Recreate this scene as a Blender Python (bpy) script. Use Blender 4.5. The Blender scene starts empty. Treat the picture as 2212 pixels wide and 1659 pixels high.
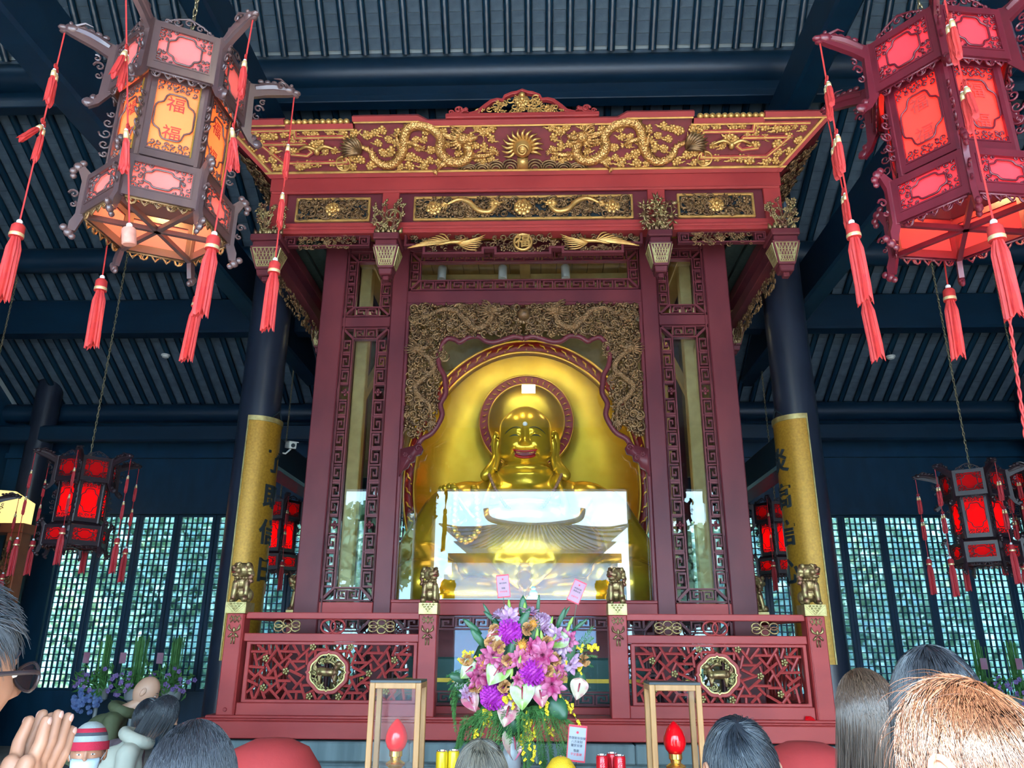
import bpy, math, random
from mathutils import Matrix, Vector, noise
rad = math.radians; pi = math.pi; sin = math.sin; cos = math.cos
S = bpy.context.scene; COL = S.collection
rnd = random.Random(7)

# ---------------------------------------------------------------- camera, sky, sun, exposure
cam = bpy.data.cameras.new('camera'); camo = bpy.data.objects.new('camera', cam); COL.objects.link(camo)
cam.sensor_fit = 'HORIZONTAL'; cam.sensor_width = 36; cam.lens = 36 * 1661 / 2212; cam.clip_start = .02; cam.clip_end = 400
camo.matrix_world = (Matrix.Translation((.14, 0, 1.70)) @ Matrix.Rotation(rad(1.9), 4, 'Z')
                     @ Matrix.Rotation(rad(90 + 18.6), 4, 'X') @ Matrix.Rotation(.006, 4, 'Z'))
S.camera = camo
S.view_settings.view_transform = 'Standard'; S.view_settings.look = 'None'
S.view_settings.gamma = 1; S.view_settings.use_curve_mapping = False
S.view_settings.exposure = 1.4
S.cycles.use_denoising = True
S.cycles.max_bounces = 8; S.cycles.diffuse_bounces = 3; S.cycles.glossy_bounces = 3; S.cycles.use_adaptive_sampling = True; S.cycles.adaptive_threshold = .07
S.cycles.transparent_max_bounces = 24; S.cycles.sample_clamp_indirect = 6
S.cycles.caustics_reflective = False; S.cycles.caustics_refractive = False

w = bpy.data.worlds.new('sky'); S.world = w; w.use_nodes = True
N = w.node_tree.nodes; L = w.node_tree.links; N.clear()
out = N.new('ShaderNodeOutputWorld'); bg = N.new('ShaderNodeBackground'); bg.inputs[1].default_value = 8.0
tc = N.new('ShaderNodeTexCoord'); sep = N.new('ShaderNodeSeparateXYZ'); L.new(tc.outputs['Generated'], sep.inputs[0])
rp = N.new('ShaderNodeValToRGB'); L.new(sep.outputs[2], rp.inputs[0])
rp.color_ramp.elements[0].color = (.44, .75, .92, 1); rp.color_ramp.elements[1].color = (.20, .42, .80, 1)
rp.color_ramp.elements[0].position = .02; rp.color_ramp.elements[1].position = .8
ns = N.new('ShaderNodeTexNoise'); ns.inputs['Scale'].default_value = 3.0; ns.inputs['Detail'].default_value = 6
mp = N.new('ShaderNodeMapping'); mp.inputs['Scale'].default_value = (1, 1, 3.2); L.new(tc.outputs['Generated'], mp.inputs[0]); L.new(mp.outputs[0], ns.inputs[0])
cr = N.new('ShaderNodeValToRGB'); L.new(ns.outputs[0], cr.inputs[0]); cr.color_ramp.elements[0].position = .48; cr.color_ramp.elements[1].position = .64
mx = N.new('ShaderNodeMix'); mx.data_type = 'RGBA'; L.new(cr.outputs[0], mx.inputs[0]); L.new(rp.outputs[0], mx.inputs[6]); mx.inputs[7].default_value = (.85, .95, 1, 1)
L.new(mx.outputs[2], bg.inputs[0]); L.new(bg.outputs[0], out.inputs[0])

sun = bpy.data.lights.new('sun', 'SUN'); sun.energy = 13; sun.angle = rad(.6); sun.color = (1, .9, .74)
suno = bpy.data.objects.new('sun', sun); COL.objects.link(suno); suno.location = (-10, -20, 25)
SUN_EL, SUN_AZ = rad(38.7), rad(30)          # from behind the viewer, over the left shoulder
sd = Vector((sin(SUN_AZ) * cos(SUN_EL), cos(SUN_AZ) * cos(SUN_EL), -sin(SUN_EL)))
suno.rotation_euler = sd.to_track_quat('-Z', 'Y').to_euler()
pt = bpy.data.lights.new('doorway_portal', 'AREA'); pt.shape = 'RECTANGLE'; pt.size = 15; pt.size_y = 5.2; pt.cycles.is_portal = True
pto = bpy.data.objects.new('doorway_portal', pt); COL.objects.link(pto); pto.location = (0, -2.6, 2.6); pto.rotation_euler = (rad(90), 0, 0)

# ---------------------------------------------------------------- materials
def mat(n, c, r=.5, m=0., c2=None, ns=6., nst=(1, 1, 1), lo=.35, hi=.65, bump=0., bs=60., em=None, es=0., coat=0., sss=0., spec=.5, vor=0., vs=40., alpha=None):
    M = bpy.data.materials.new(n); M.use_nodes = True; T = M.node_tree; B = T.nodes['Principled BSDF']
    B.inputs['Base Color'].default_value = (*c, 1); B.inputs['Roughness'].default_value = r; B.inputs['Metallic'].default_value = m
    B.inputs['Coat Weight'].default_value = coat; B.inputs['Coat Roughness'].default_value = .12
    B.inputs['Specular IOR Level'].default_value = spec
    if sss: B.inputs['Subsurface Weight'].default_value = sss; B.inputs['Subsurface Radius'].default_value = (.01, .004, .002)
    if em: B.inputs['Emission Color'].default_value = (*em, 1); B.inputs['Emission Strength'].default_value = es
    t = T.nodes.new('ShaderNodeTexCoord'); mp = T.nodes.new('ShaderNodeMapping'); mp.inputs['Scale'].default_value = nst
    T.links.new(t.outputs['Object'], mp.inputs[0])
    if c2:
        no = T.nodes.new('ShaderNodeTexNoise'); no.inputs['Scale'].default_value = ns; no.inputs['Detail'].default_value = 5
        T.links.new(mp.outputs[0], no.inputs[0])
        cr = T.nodes.new('ShaderNodeValToRGB'); e = cr.color_ramp.elements; e[0].position = lo; e[1].position = hi
        e[0].color = (*c, 1); e[1].color = (*c2, 1); T.links.new(no.outputs[0], cr.inputs[0]); T.links.new(cr.outputs[0], B.inputs['Base Color'])
    if bump or vor:
        bu = T.nodes.new('ShaderNodeBump'); bu.inputs['Strength'].default_value = bump or vor; bu.inputs['Distance'].default_value = .01
        if vor:
            vo = T.nodes.new('ShaderNodeTexVoronoi'); vo.inputs['Scale'].default_value = vs; T.links.new(mp.outputs[0], vo.inputs[0]); T.links.new(vo.outputs[0], bu.inputs['Height']); bu.invert = True
        else:
            n2 = T.nodes.new('ShaderNodeTexNoise'); n2.inputs['Scale'].default_value = bs; n2.inputs['Detail'].default_value = 4
            T.links.new(mp.outputs[0], n2.inputs[0]); T.links.new(n2.outputs[0], bu.inputs['Height'])
        T.links.new(bu.outputs[0], B.inputs['Normal'])
    return M

def glass_mat(n, tint=(1, 1, 1), refl=.1, rough=0.):
    M = bpy.data.materials.new(n); M.use_nodes = True; T = M.node_tree; T.nodes.clear()
    o = T.nodes.new('ShaderNodeOutputMaterial'); mx = T.nodes.new('ShaderNodeMixShader'); a = T.nodes.new('ShaderNodeBsdfTransparent'); g = T.nodes.new('ShaderNodeBsdfGlossy')
    a.inputs[0].default_value = (*tint, 1); g.inputs['Roughness'].default_value = rough; g.inputs[0].default_value = (1, 1, 1, 1)
    la = T.nodes.new('ShaderNodeFresnel'); la.inputs[0].default_value = 1.5
    ma = T.nodes.new('ShaderNodeMath'); ma.operation = 'MULTIPLY_ADD'; ma.inputs[1].default_value = refl / .04; ma.inputs[2].default_value = 0; ma.use_clamp = True
    T.links.new(la.outputs[0], ma.inputs[0]); T.links.new(ma.outputs[0], mx.inputs[0]); T.links.new(a.outputs[0], mx.inputs[1]); T.links.new(g.outputs[0], mx.inputs[2]); T.links.new(mx.outputs[0], o.inputs[0])
    return M

MAT = {}
def mk(n, *a, **k): MAT[n] = mat(n, *a, **k)
mk('red', (.155, .028, .034), .42, c2=(.10, .018, .026), ns=2.2, nst=(1, 1, .5), bump=.04, bs=24, spec=.3)
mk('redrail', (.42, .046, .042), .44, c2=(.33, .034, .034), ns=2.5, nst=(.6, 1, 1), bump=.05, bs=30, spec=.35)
mk('redground', (.20, .014, .02), .5, c2=(.15, .01, .014), ns=8)
mk('gilt', (.78, .44, .13), .34, .6, c2=(.48, .25, .07), ns=9, lo=.4, hi=.75, bump=.25, bs=70)
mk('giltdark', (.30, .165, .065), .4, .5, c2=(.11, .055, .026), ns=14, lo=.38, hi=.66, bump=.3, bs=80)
mk('giltscale', (.80, .43, .13), .34, .6, c2=(.58, .29, .09), ns=9, vor=1., vs=48)
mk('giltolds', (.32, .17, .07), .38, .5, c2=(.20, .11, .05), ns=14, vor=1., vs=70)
mk('giltpale', (.50, .42, .18), .4, .6, c2=(.36, .27, .10), ns=12, bump=.2, bs=60)
mk('bronze', (.42, .31, .13), .38, .65, c2=(.20, .085, .05), ns=16, lo=.42, hi=.62, bump=.25, bs=90)
mk('buddha', (.86, .54, .03), .26, .62, c2=(.76, .44, .03), ns=4, bump=.02, bs=12)
mk('halo', (.60, .315, .016), .30, .8, c2=(.72, .40, .03), ns=3)
mk('halored', (.27, .008, .014), .45, c2=(.20, .005, .011), ns=20)
mk('halogold', (.80, .45, .06), .3, .7)
mk('navy', (.003, .034, .075), .42, c2=(.002, .025, .056), ns=5, nst=(1, 1, .3), bump=.05, spec=.45)  # blue shadow haze put into the black wood colour, also in beam and rafter
mk('beam', (.002, .019, .042), .42, c2=(.0015, .014, .032), ns=5, nst=(.3, 1, 1), bump=.05, spec=.45)
mk('rafter', (.004, .026, .05), .24, c2=(.003, .018, .036), ns=8, bump=.3, bs=25)
mk('column', (.016, .021, .036), .3, c2=(.012, .016, .028), ns=3, spec=.5)
mk('brick', (.07, .105, .135), .85, c2=(.045, .07, .095), ns=7, bump=.15, bs=50)
mk('mortar', (.26, .30, .30), .9)
mk('stone', (.17, .23, .245), .8, c2=(.11, .16, .175), ns=9, nst=(1, 1, .15), bump=.25, bs=30)
mk('floor', (.46, .42, .36), .6, c2=(.38, .35, .31), ns=3)
mk('paving', (.66, .66, .64), .8, c2=(.58, .58, .57), ns=2)
mk('yellowwood', (.62, .43, .155), .5, c2=(.52, .35, .115), ns=3, nst=(3, .5, 3), bump=.04)
mk('couplet', (.42, .22, .022), .45, .4, c2=(.31, .155, .014), ns=40, bump=.15, bs=120)
mk('ink', (.012, .022, .03), .4)
mk('leafout', (.16, .30, .18), .6, c2=(.36, .48, .26), ns=.9, lo=.42, hi=.6)
mk('wallblue', (.48, .68, .92), .8); mk('hedge', (.18, .30, .30), .8, c2=(.36, .48, .50), ns=1.6, lo=.42, hi=.62)  # wallblue: sky tint of a shaded wall put into its colour
mk('wallwhite', (.75, .76, .76), .8)
mk('tile', (.11, .15, .23), .8, c2=(.08, .115, .18), ns=4)  # darkened: shade on the opposite roof put into the tile colour
mk('green', (.03, .10, .09), .5)
mk('soffit', (.035, .06, .05), .6, c2=(.02, .035, .03), ns=20)
MAT['glass'] = glass_mat('glass', (.93, .96, .96), .033)
M_ = bpy.data.materials.new('pane'); M_.use_nodes = True; M_.node_tree.nodes.clear(); o_ = M_.node_tree.nodes.new('ShaderNodeOutputMaterial'); r_ = M_.node_tree.nodes.new('ShaderNodeBsdfRefraction'); r_.inputs[0].default_value = (.62, .72, .74, 1); r_.inputs['Roughness'].default_value = .22; r_.inputs['IOR'].default_value = 1.08
M_.node_tree.links.new(r_.outputs[0], o_.inputs[0]); MAT['pane'] = M_      # ribbed window glass that blurs the garden

# ---------------------------------------------------------------- mesh builder
class MB:
    def __init__(s): s.v = []; s.f = []; s.m = None
    def add(s, vs, fs):
        b = len(s.v)
        if s.m is not None: vs = [s.m @ Vector(p) for p in vs]
        s.v.extend(tuple(p) for p in vs); s.f.extend(tuple(b + i for i in f) for f in fs)
        return s
    def box(s, x0, x1, y0, y1, z0, z1):
        return s.add([(x0, y0, z0), (x1, y0, z0), (x1, y1, z0), (x0, y1, z0), (x0, y0, z1), (x1, y0, z1), (x1, y1, z1), (x0, y1, z1)],
                     [(3, 2, 1, 0), (4, 5, 6, 7), (0, 1, 5, 4), (1, 2, 6, 5), (2, 3, 7, 6), (3, 0, 4, 7)])
    def frustum(s, cx, cy, z0, w0, d0, z1, w1, d1):
        return s.add([(cx + sx * w, cy + sy * d, z) for z, w, d in ((z0, w0 / 2, d0 / 2), (z1, w1 / 2, d1 / 2)) for sx, sy in ((-1, -1), (1, -1), (1, 1), (-1, 1))],
                     [(3, 2, 1, 0), (4, 5, 6, 7), (0, 1, 5, 4), (1, 2, 6, 5), (2, 3, 7, 6), (3, 0, 4, 7)])
    def prism(s, poly, y0, y1):
        n = len(poly)
        return s.add([(x, y0, z) for x, z in poly] + [(x, y1, z) for x, z in poly],
                     [tuple(range(n)), tuple(range(2 * n - 1, n - 1, -1))] + [(i, i + n, (i + 1) % n + n, (i + 1) % n) for i in range(n)])
    def ring(s, o, i, y0, y1, closed=True):
        n = len(o); e = n if closed else n - 1; f = []
        for k in range(e):
            a, b = k, (k + 1) % n
            f += [(a, b, b + n, a + n), (a + 2 * n, a + 3 * n, b + 3 * n, b + 2 * n), (a, a + 2 * n, b + 2 * n, b), (a + n, b + n, b + 3 * n, a + 3 * n)]
        if not closed: f += [(0, n, 3 * n, 2 * n), (n - 1, 3 * n - 1, 4 * n - 1, 2 * n - 1)]
        return s.add([(x, y0, z) for x, z in o] + [(x, y0, z) for x, z in i] + [(x, y1, z) for x, z in o] + [(x, y1, z) for x, z in i], f)
    def ribbon(s, pts, w, y0, y1):
        P = [Vector((a, b)) for a, b in pts]; n = len(P); lo = []; ro = []
        for i in range(n):
            d0 = (P[i] - P[i - 1]).normalized() if i else (P[1] - P[0]).normalized()
            d1 = (P[i + 1] - P[i]).normalized() if i < n - 1 else d0
            n0 = Vector((-d0.y, d0.x)); n1 = Vector((-d1.y, d1.x)); k = 1 + n0.dot(n1)
            m = (n0 + n1) / max(k, .3) * w / 2
            lo.append(tuple(P[i] + m)); ro.append(tuple(P[i] - m))
        return s.ring(lo, ro, y0, y1, closed=False)
    def tube(s, pts, r, n=6, cap=True, flat=1.):
        P = [Vector(p) for p in pts]; k = len(P)
        if not isinstance(r, (list, tuple)): r = [r] * k
        t = (P[1] - P[0]).normalized(); u = t.orthogonal().normalized(); vs = []
        for i in range(k):
            t2 = ((P[min(i + 1, k - 1)] - P[max(i - 1, 0)])).normalized()
            if t2.length < .5: t2 = t
            u = (u - t2 * u.dot(t2)); u = u.normalized() if u.length > 1e-5 else t2.orthogonal().normalized(); b = t2.cross(u)
            for j in range(n):
                a = 2 * pi * j / n; vs.append(P[i] + (u * cos(a) + b * sin(a) * flat) * r[i])
            t = t2
        f = [(i * n + j, i * n + (j + 1) % n, (i + 1) * n + (j + 1) % n, (i + 1) * n + j) for i in range(k - 1) for j in range(n)]
        if cap: f += [tuple(range(n - 1, -1, -1)), tuple(range((k - 1) * n, k * n))]
        return s.add(vs, f)
    def lathe(s, prof, n=16, c=(0, 0, 0), ax='Z', a0=0., a1=2 * pi):
        vs = []; full = abs(a1 - a0 - 2 * pi) < 1e-6; m = n if full else n + 1
        for r, z in prof:
            for j in range(m):
                a = a0 + (a1 - a0) * j / n
                p = (r * cos(a), r * sin(a), z) if ax == 'Z' else (r * cos(a), z, r * sin(a)) if ax == 'Y' else (z, r * cos(a), r * sin(a))
                vs.append((p[0] + c[0], p[1] + c[1], p[2] + c[2]))
        f = [(i * m + j, i * m + (j + 1) % m, (i + 1) * m + (j + 1) % m, (i + 1) * m + j) for i in range(len(prof) - 1) for j in range(m if full else n)]
        return s.add(vs, f)
    def ell(s, c, r, nu=10, nv=6, rot=None):
        if not isinstance(r, (list, tuple)): r = (r, r, r)
        vs = []
        for i in range(nv + 1):
            a = pi * i / nv
            for j in range(nu):
                b = 2 * pi * j / nu; p = Vector((r[0] * sin(a) * cos(b), r[1] * sin(a) * sin(b), r[2] * cos(a)))
                if rot: p = rot @ p
                vs.append(p + Vector(c))
        f = [(i * nu + j, (i + 1) * nu + j, (i + 1) * nu + (j + 1) % nu, i * nu + (j + 1) % nu) for i in range(nv) for j in range(nu)]
        return s.add(vs, f)
    def spiral(s, cx, cz, r0, turns, a0, tr, y, n=14, hand=1, nn=5):
        pts = []; rs = []
        for i in range(n):
            t = i / (n - 1); a = a0 + hand * turns * 2 * pi * t; r = r0 * (1 - .85 * t)
            pts.append((cx + r * cos(a), y - tr * .6 * t, cz + r * sin(a))); rs.append(tr * (1 - .35 * t))
        return s.tube(pts, rs, nn)
    def sheet(s, rows):
        n = len(rows[0]); return s.add([p for r in rows for p in r], [(i * n + j, i * n + j + 1, (i + 1) * n + j + 1, (i + 1) * n + j) for i in range(len(rows) - 1) for j in range(n - 1)])
    def mesh(s, name, m, smooth=False):
        me = bpy.data.meshes.new(name); me.from_pydata(s.v, [], s.f)
        for a in (m if isinstance(m, (list, tuple)) else [m]): me.materials.append(MAT[a] if isinstance(a, str) else a)
        if smooth:
            me.shade_smooth()
            if smooth == 'auto': me.set_sharp_from_angle(angle=rad(38))
        return me
    def build(s, name, m, parent=None, smooth=False, bev=0., world=True, sub=0, **k):
        return put(name, s.mesh(name, m, smooth), parent, None, bev, world, sub, **k)

WM = {}
def put(name, me, parent=None, mtx=None, bev=0., world=True, sub=0, kind=None, label=None, cat=None, group=None):
    o = bpy.data.objects.new(name, me); COL.objects.link(o)
    M = mtx or Matrix()
    o.matrix_basis = M
    if parent is not None:
        o.parent = parent
        if world: o.matrix_parent_inverse = WM.get(parent.name, Matrix()).inverted()
    WM[o.name] = M if (world or parent is None) else Matrix()
    if bev:
        b = o.modifiers.new('bevel', 'BEVEL'); b.width = bev; b.segments = 1; b.limit_method = 'ANGLE'
    if sub: u = o.modifiers.new('sub', 'SUBSURF'); u.levels = sub; u.render_levels = sub
    tag(o, label, cat, group, kind)
    return o
def tag(o, label=None, cat=None, group=None, kind=None):
    if label: o['label'] = label
    if cat: o['category'] = cat
    if group: o['group'] = group
    if kind: o['kind'] = kind
    return o
def root(name, loc, label, cat, group=None, rz=0.):
    o = put(name, None, None, Matrix.Translation(loc) @ Matrix.Rotation(rz, 4, 'Z'), label=label, cat=cat, group=group)
    o.empty_display_size = .1
    return o
KIDS = None
def copy_tree(o, mtx, label=None, group=None, keep=None):
    global KIDS
    KIDS = {}
    for x in COL.objects:
        if x.parent: KIDS.setdefault(x.parent.name, []).append(x)
    def cp(a, par):
        c = a.copy(); COL.objects.link(c); c.parent = par
        for ch in KIDS.get(a.name, []):
            if keep is None or keep(ch): cp(ch, c)
        return c
    r = cp(o, None); r.matrix_basis = mtx; WM[r.name] = mtx
    if label: r['label'] = label
    if group: r['group'] = group
    return r
def T(x, y, z): return Matrix.Translation((x, y, z))
def RX(a): return Matrix.Rotation(a, 4, 'X')
def RY(a): return Matrix.Rotation(a, 4, 'Y')
def RZ(a): return Matrix.Rotation(a, 4, 'Z')
def SC(x, y=None, z=None): return Matrix.Diagonal((x, x if y is None else y, x if z is None else z, 1))
def smooth_path(P, k=6):
    P = [Vector(p) for p in P]; o = []
    for i in range(len(P) - 1):
        a, b, c, d = P[max(i - 1, 0)], P[i], P[i + 1], P[min(i + 2, len(P) - 1)]
        for j in range(k):
            t = j / k; o.append(.5 * (2 * b + (c - a) * t + (2 * a - 5 * b + 4 * c - d) * t * t + (3 * b - a - 3 * c + d) * t ** 3))
    o.append(P[-1]); return o
TS = bpy.data.scenes.new('workbench')
def bake(o):
    TS.collection.objects.link(o); vl = TS.view_layers[0]; vl.update()
    me = bpy.data.meshes.new_from_object(o.evaluated_get(vl.depsgraph)); bpy.data.objects.remove(o); return me
def text_mesh(txt, size, ext, m, name, bold=0.):
    cu = bpy.data.curves.new(name, 'FONT'); cu.body = txt; cu.size = size; cu.extrude = ext; cu.align_x = 'CENTER'; cu.align_y = 'CENTER'; cu.offset = bold; cu.resolution_u = 3
    o = bpy.data.objects.new(name, cu); me = bake(o); bpy.data.curves.remove(cu)
    me.materials.clear(); me.materials.append(MAT[m]); me.name = name
    me.transform(RX(pi / 2)); return me
# ---------------------------------------------------------------- the hall
def struct(name, mb, m, **k): return mb.build(name, m, kind='structure', **k)
def roofz(y):
    if y < 5: y = 10 - y
    return 9.16 + (8.2 - y) if y < 8.2 else 9.16 - .57 * (y - 8.2)
floor = struct('floor', MB().box(-10.5, 10.5, -2.9, 14.2, -.2, 0), 'floor')
YS = (-2.9, 1.8, 5, 8.2, 14.9)
ceil = MB()
for a, b in zip(YS, YS[1:]):
    za, zb = roofz(a), roofz(b); X = 10.6
    ceil.add([(-X, a, za), (X, a, za), (X, b, zb), (-X, b, zb), (-X, a, za + .3), (X, a, za + .3), (X, b, zb + .3), (-X, b, zb + .3)],
             [(0, 3, 2, 1), (4, 5, 6, 7), (0, 1, 5, 4), (2, 3, 7, 6), (1, 2, 6, 5), (3, 0, 4, 7)])
ceiling = struct('ceiling', ceil, 'mortar')
RP = .27
raft = MB().lathe([(0, 0), (.052, 0), (.052, 1), (0, 1)], 10, ax='Y').mesh('rafter', 'rafter', 'auto')
brick_m = MB().box(-RP / 2 + .002, RP / 2 - .002, -.071, .071, -.02, .012).mesh('brick', 'brick')
bstuff = MB(); nb = 0
cand = []
for seg, (ya, yb, s) in enumerate(((6.7, 8.2, 1.0), (8.24, 14.2, .57))):
    ang = -math.atan(s); ln = (yb - ya) / cos(ang)
    for k in range(-36, 37):
        x = k * RP + .06
        if abs(x) > 9.75: continue
        put('rafter', raft, ceiling, T(x, ya, roofz(ya) - .09) @ RX(ang) @ SC(1, ln, 1))
        for q in range(int(ln / .147)):
            yy = yb - (q + .5) * .147 * cos(ang) if seg == 0 else ya + (q + .5) * .147 * cos(ang)
            M = T(x + RP / 2, yy, roofz(yy) - .012) @ RX(ang)
            inview = (seg == 0 and yy > 7.72 and -3.2 < x < 3.4) or (seg == 1 and 8.6 < yy < 9.2 and -2.9 < x < 2.9) or (seg == 1 and 9.0 < yy < 10.35 and x < -5.3 and x > -6.9)
            cand.append((not inview, M))
cand.sort(key=lambda c: c[0])
bc = [(-RP / 2 + .002, -.071, -.02), (RP / 2 - .002, -.071, -.02), (RP / 2 - .002, .071, -.02), (-RP / 2 + .002, .071, -.02), (-RP / 2 + .002, -.071, .012), (RP / 2 - .002, -.071, .012), (RP / 2 - .002, .071, .012), (-RP / 2 + .002, .071, .012)]
for i, (h, M) in enumerate(cand):
    if not h and i < 300: put('brick', brick_m, ceiling, M)
    else: bstuff.add([M @ Vector(p) for p in bc], [(3, 2, 1, 0), (0, 1, 5, 4), (1, 2, 6, 5), (2, 3, 7, 6), (3, 0, 4, 7)])
bstuff.build('roof_bricks', 'brick', ceiling, kind='stuff')
def purlin(y, z, r): MB().lathe([(0, -9.9), (r, -9.9), (r, 9.9), (0, 9.9)], 20, (0, y, z), 'X').build('purlin', 'beam', ceiling, 'auto')
purlin(8.32, 8.87, .2); purlin(10.75, 7.42, .2); purlin(13.75, 5.78, .18)
MB().box(-9.9, 9.9, 8.34, 8.46, 8.53, 8.72).box(-9.9, 9.9, 8.31, 8.49, 8.42, 8.53).build('purlin_board', 'beam', ceiling, bev=.01)
MB().box(-9.9, 9.9, 11.5, 11.8, 6.5, 7.1).build('tie_beam', 'beam', ceiling, bev=.03)
MB().box(-9.9, 9.9, 13.2, 13.4, 5.1, 5.4).build('tie_beam', 'beam', ceiling, bev=.03)
for sx in (-1, 1):
    MB().box(sx * 3.2 - .16, sx * 3.2 + .16, 9.1, 14, 3.72, 4.12).build('tie_beam', 'beam', ceiling, bev=.03)
    MB().box(sx * 3.95 - .14, sx * 3.95 + .14, 2.0, 13.9, 6.15, 6.75).build('tie_beam', 'beam', ceiling, bev=.03)
    MB().box(sx * 3.2 - .14, sx * 3.2 + .14, 2.0, 13.9, 7.6, 8.1).build('tie_beam', 'beam', ceiling, bev=.03)
    MB().box(*sorted((sx * 5.8, sx * 9.9)), -2.45, -2.25, 1.0, 5.3).build('light_block_screen', 'navy', ceiling)  # unseen screen over the outer bays, added to darken the side ceiling
    struct('wall_left' if sx < 0 else 'wall_right', MB().box(min(sx * 9.9, sx * 10.3), max(sx * 9.9, sx * 10.3), -2.9, 14.4, 0, 11), 'navy')
# rear wall with the lattice leaves
LEAF = [-8.53 + .715 * k for k in range(0, 7)] + [5.65 + .70 * k for k in range(-3, 5)]
wall = MB(); Z0, Z1 = .92, 3.86
wall.box(-9.9, 9.9, 13.98, 14.2, 3.9, 6.4).box(-9.9, 9.9, 13.98, 14.2, 0, .88)
wall.box(-9.9, -8.62, 13.98, 14.2, .88, 3.9).box(9.12, 9.9, 13.98, 14.2, .88, 3.9)
wallr = struct('wall_rear', wall, 'navy')
MB().box(-9.9, 9.9, 13.9, 13.98, 4.95, 5.05).build('rail', 'navy', wallr); MB().box(-9.9, 9.9, 13.9, 13.98, 3.9, 4.02).build('rail', 'navy', wallr)
pane_m = MB().box(-.0405, .0405, -.003, .003, -.0475, .0475).mesh('pane', 'pane')
vb = MB().box(-.0095, .0095, -.02, .02, 0, 2.94).mesh('bar', 'navy'); hb = MB().box(0, .57, -.019, .019, -.0085, .0085).mesh('bar', 'navy')
CW, CH = .57 / 6, 2.94 / 27
for i, x in enumerate(LEAF):
    f = MB()
    o = [(x - .07, .88), (x + .64, .88), (x + .64, 3.9), (x - .07, 3.9)]; n = [(x, Z0), (x + .57, Z0), (x + .57, Z1), (x, Z1)]
    f.ring(o, n, 14.0, 14.07)
    wn = struct('window_%d' % (i + 1), f, 'navy', bev=.008)
    for k in range(1, 6): put('bar', vb, wn, T(x + k * CW, 14.04, Z0))
    for k in range(1, 27): put('bar', hb, wn, T(x, 14.04, Z0 + k * CH))
    for a in range(6):
        for b in range(27): put('pane', pane_m, wn, T(x + (a + .5) * CW, 14.045, Z0 + (b + .5) * CH))
cw = struct('window_16', MB().ring([(-3.5, .88), (3.5, .88), (3.5, 3.9), (-3.5, 3.9)], [(-3.4, .95), (3.4, .95), (3.4, 3.8), (-3.4, 3.8)], 14.0, 14.1), 'navy')
for k in range(-3, 4): MB().box(k * 1.0 - .03, k * 1.0 + .03, 14.0, 14.08, .95, 3.8).build('mullion', 'navy', cw)
for x in (-8.95, 8.95): struct('hall_post', MB().lathe([(0, 0), (.22, 0), (.22, 6.6), (0, 6.6)], 20, (x, 13.4, 0)), 'column', smooth='auto')
# the two columns beside the shrine, each with a curved gilt couplet board
def column(x, y, r=.245, z1=8.0):
    c = root('hall_column', (x, y, 0), 'LBL', 'column')
    MB().lathe([(0, .25), (r, .25), (r, z1), (0, z1)], 40, (x, y, 0)).build('shaft', 'column', c, 'auto')
    MB().lathe([(0, 0), (r * 1.08, 0), (r * 1.1, .12), (r * 1.08, .22), (r * 1.02, .25), (0, .25)], 32, (x, y, 0)).build('stone_base', 'stone', c, 'auto')
    return c
def couplet(x, sx, txt, lab):
    y, r = 9.0, .245; a0, a1 = (-95, 75) if sx < 0 else (105, 275)
    ro = root('couplet_board', (x, y, 1.4), lab, 'plaque', 'gilt couplet boards on the columns')
    rows = MB(); n = 24
    def arc(r, aa, bb): return [(x + r * cos(rad(aa + (bb - aa) * i / n)), y + r * sin(rad(aa + (bb - aa) * i / n))) for i in range(n + 1)]
    def shell(r0, r1, aa, bb, z0, z1):
        m = MB(); o, i = arc(r1, aa, bb), arc(r0, aa, bb); k = n + 1
        vs = [(*p, z) for z in (z0, z1) for q in (o, i) for p in q]
        fs = []
        for j in range(n): fs += [(j, j + 1, j + 1 + 2 * k, j + 2 * k), (j + k, j + 3 * k, j + 1 + 3 * k, j + 1 + k), (j + 2 * k, j + 1 + 2 * k, j + 1 + 3 * k, j + 3 * k), (j, j + k, j + 1 + k, j + 1)]
        fs += [(0, 2 * k, 3 * k, k), (n, n + k, n + 3 * k, n + 2 * k)]
        return m.add(vs, fs)
    shell(r + .005, r + .035, a0, a1, 1.5, 4.26).build('board', 'couplet', ro, 'auto')
    for aa in (a0, a1 - 3): shell(r + .03, r + .046, aa, aa + 3, 1.5, 4.26).build('edge_moulding', 'giltpale', ro, 'auto')
    shell(r + .03, r + .048, a0, a1, 4.2, 4.26).build('edge_moulding', 'giltpale', ro, 'auto')
    am = (a0 + a1) / 2 + (0 if sx < 0 else 0)
    for k, ch in enumerate(txt):
        me = text_mesh(ch, .30, .012, 'ink', 'character', .006)
        for v in me.vertices:      # wrap the glyph round the shaft
            a = rad(am) + (v.co.x) / (r + .035); q = r + .036 - v.co.y
            v.co = (x + q * cos(a), y + q * sin(a), 3.72 - k * .42 + v.co.z)
        put('character', me, ro)
    MB().tube([(x + (r + .02) * cos(rad(am + 25 * q)), y + (r + .02) * sin(rad(am + 25 * q)), 4.27 + .1 * (1 - abs(q))) for q in (-1, -.5, 0, .5, 1)], .012, 6).build('hanging_hook', 'ink', ro)
for sx, cl, bl, tx in ((-1, 'dark lacquered round column on the left of the shrine', 'curved gold board with black characters on the left column', '了即信日'),
                       (1, 'dark lacquered round column on the right of the shrine', 'curved gold board with black characters on the right column', '炎高信心')):
    column(sx * 3.27, 9.0)['label'] = cl; couplet(sx * 3.27, sx, tx, bl)
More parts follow.
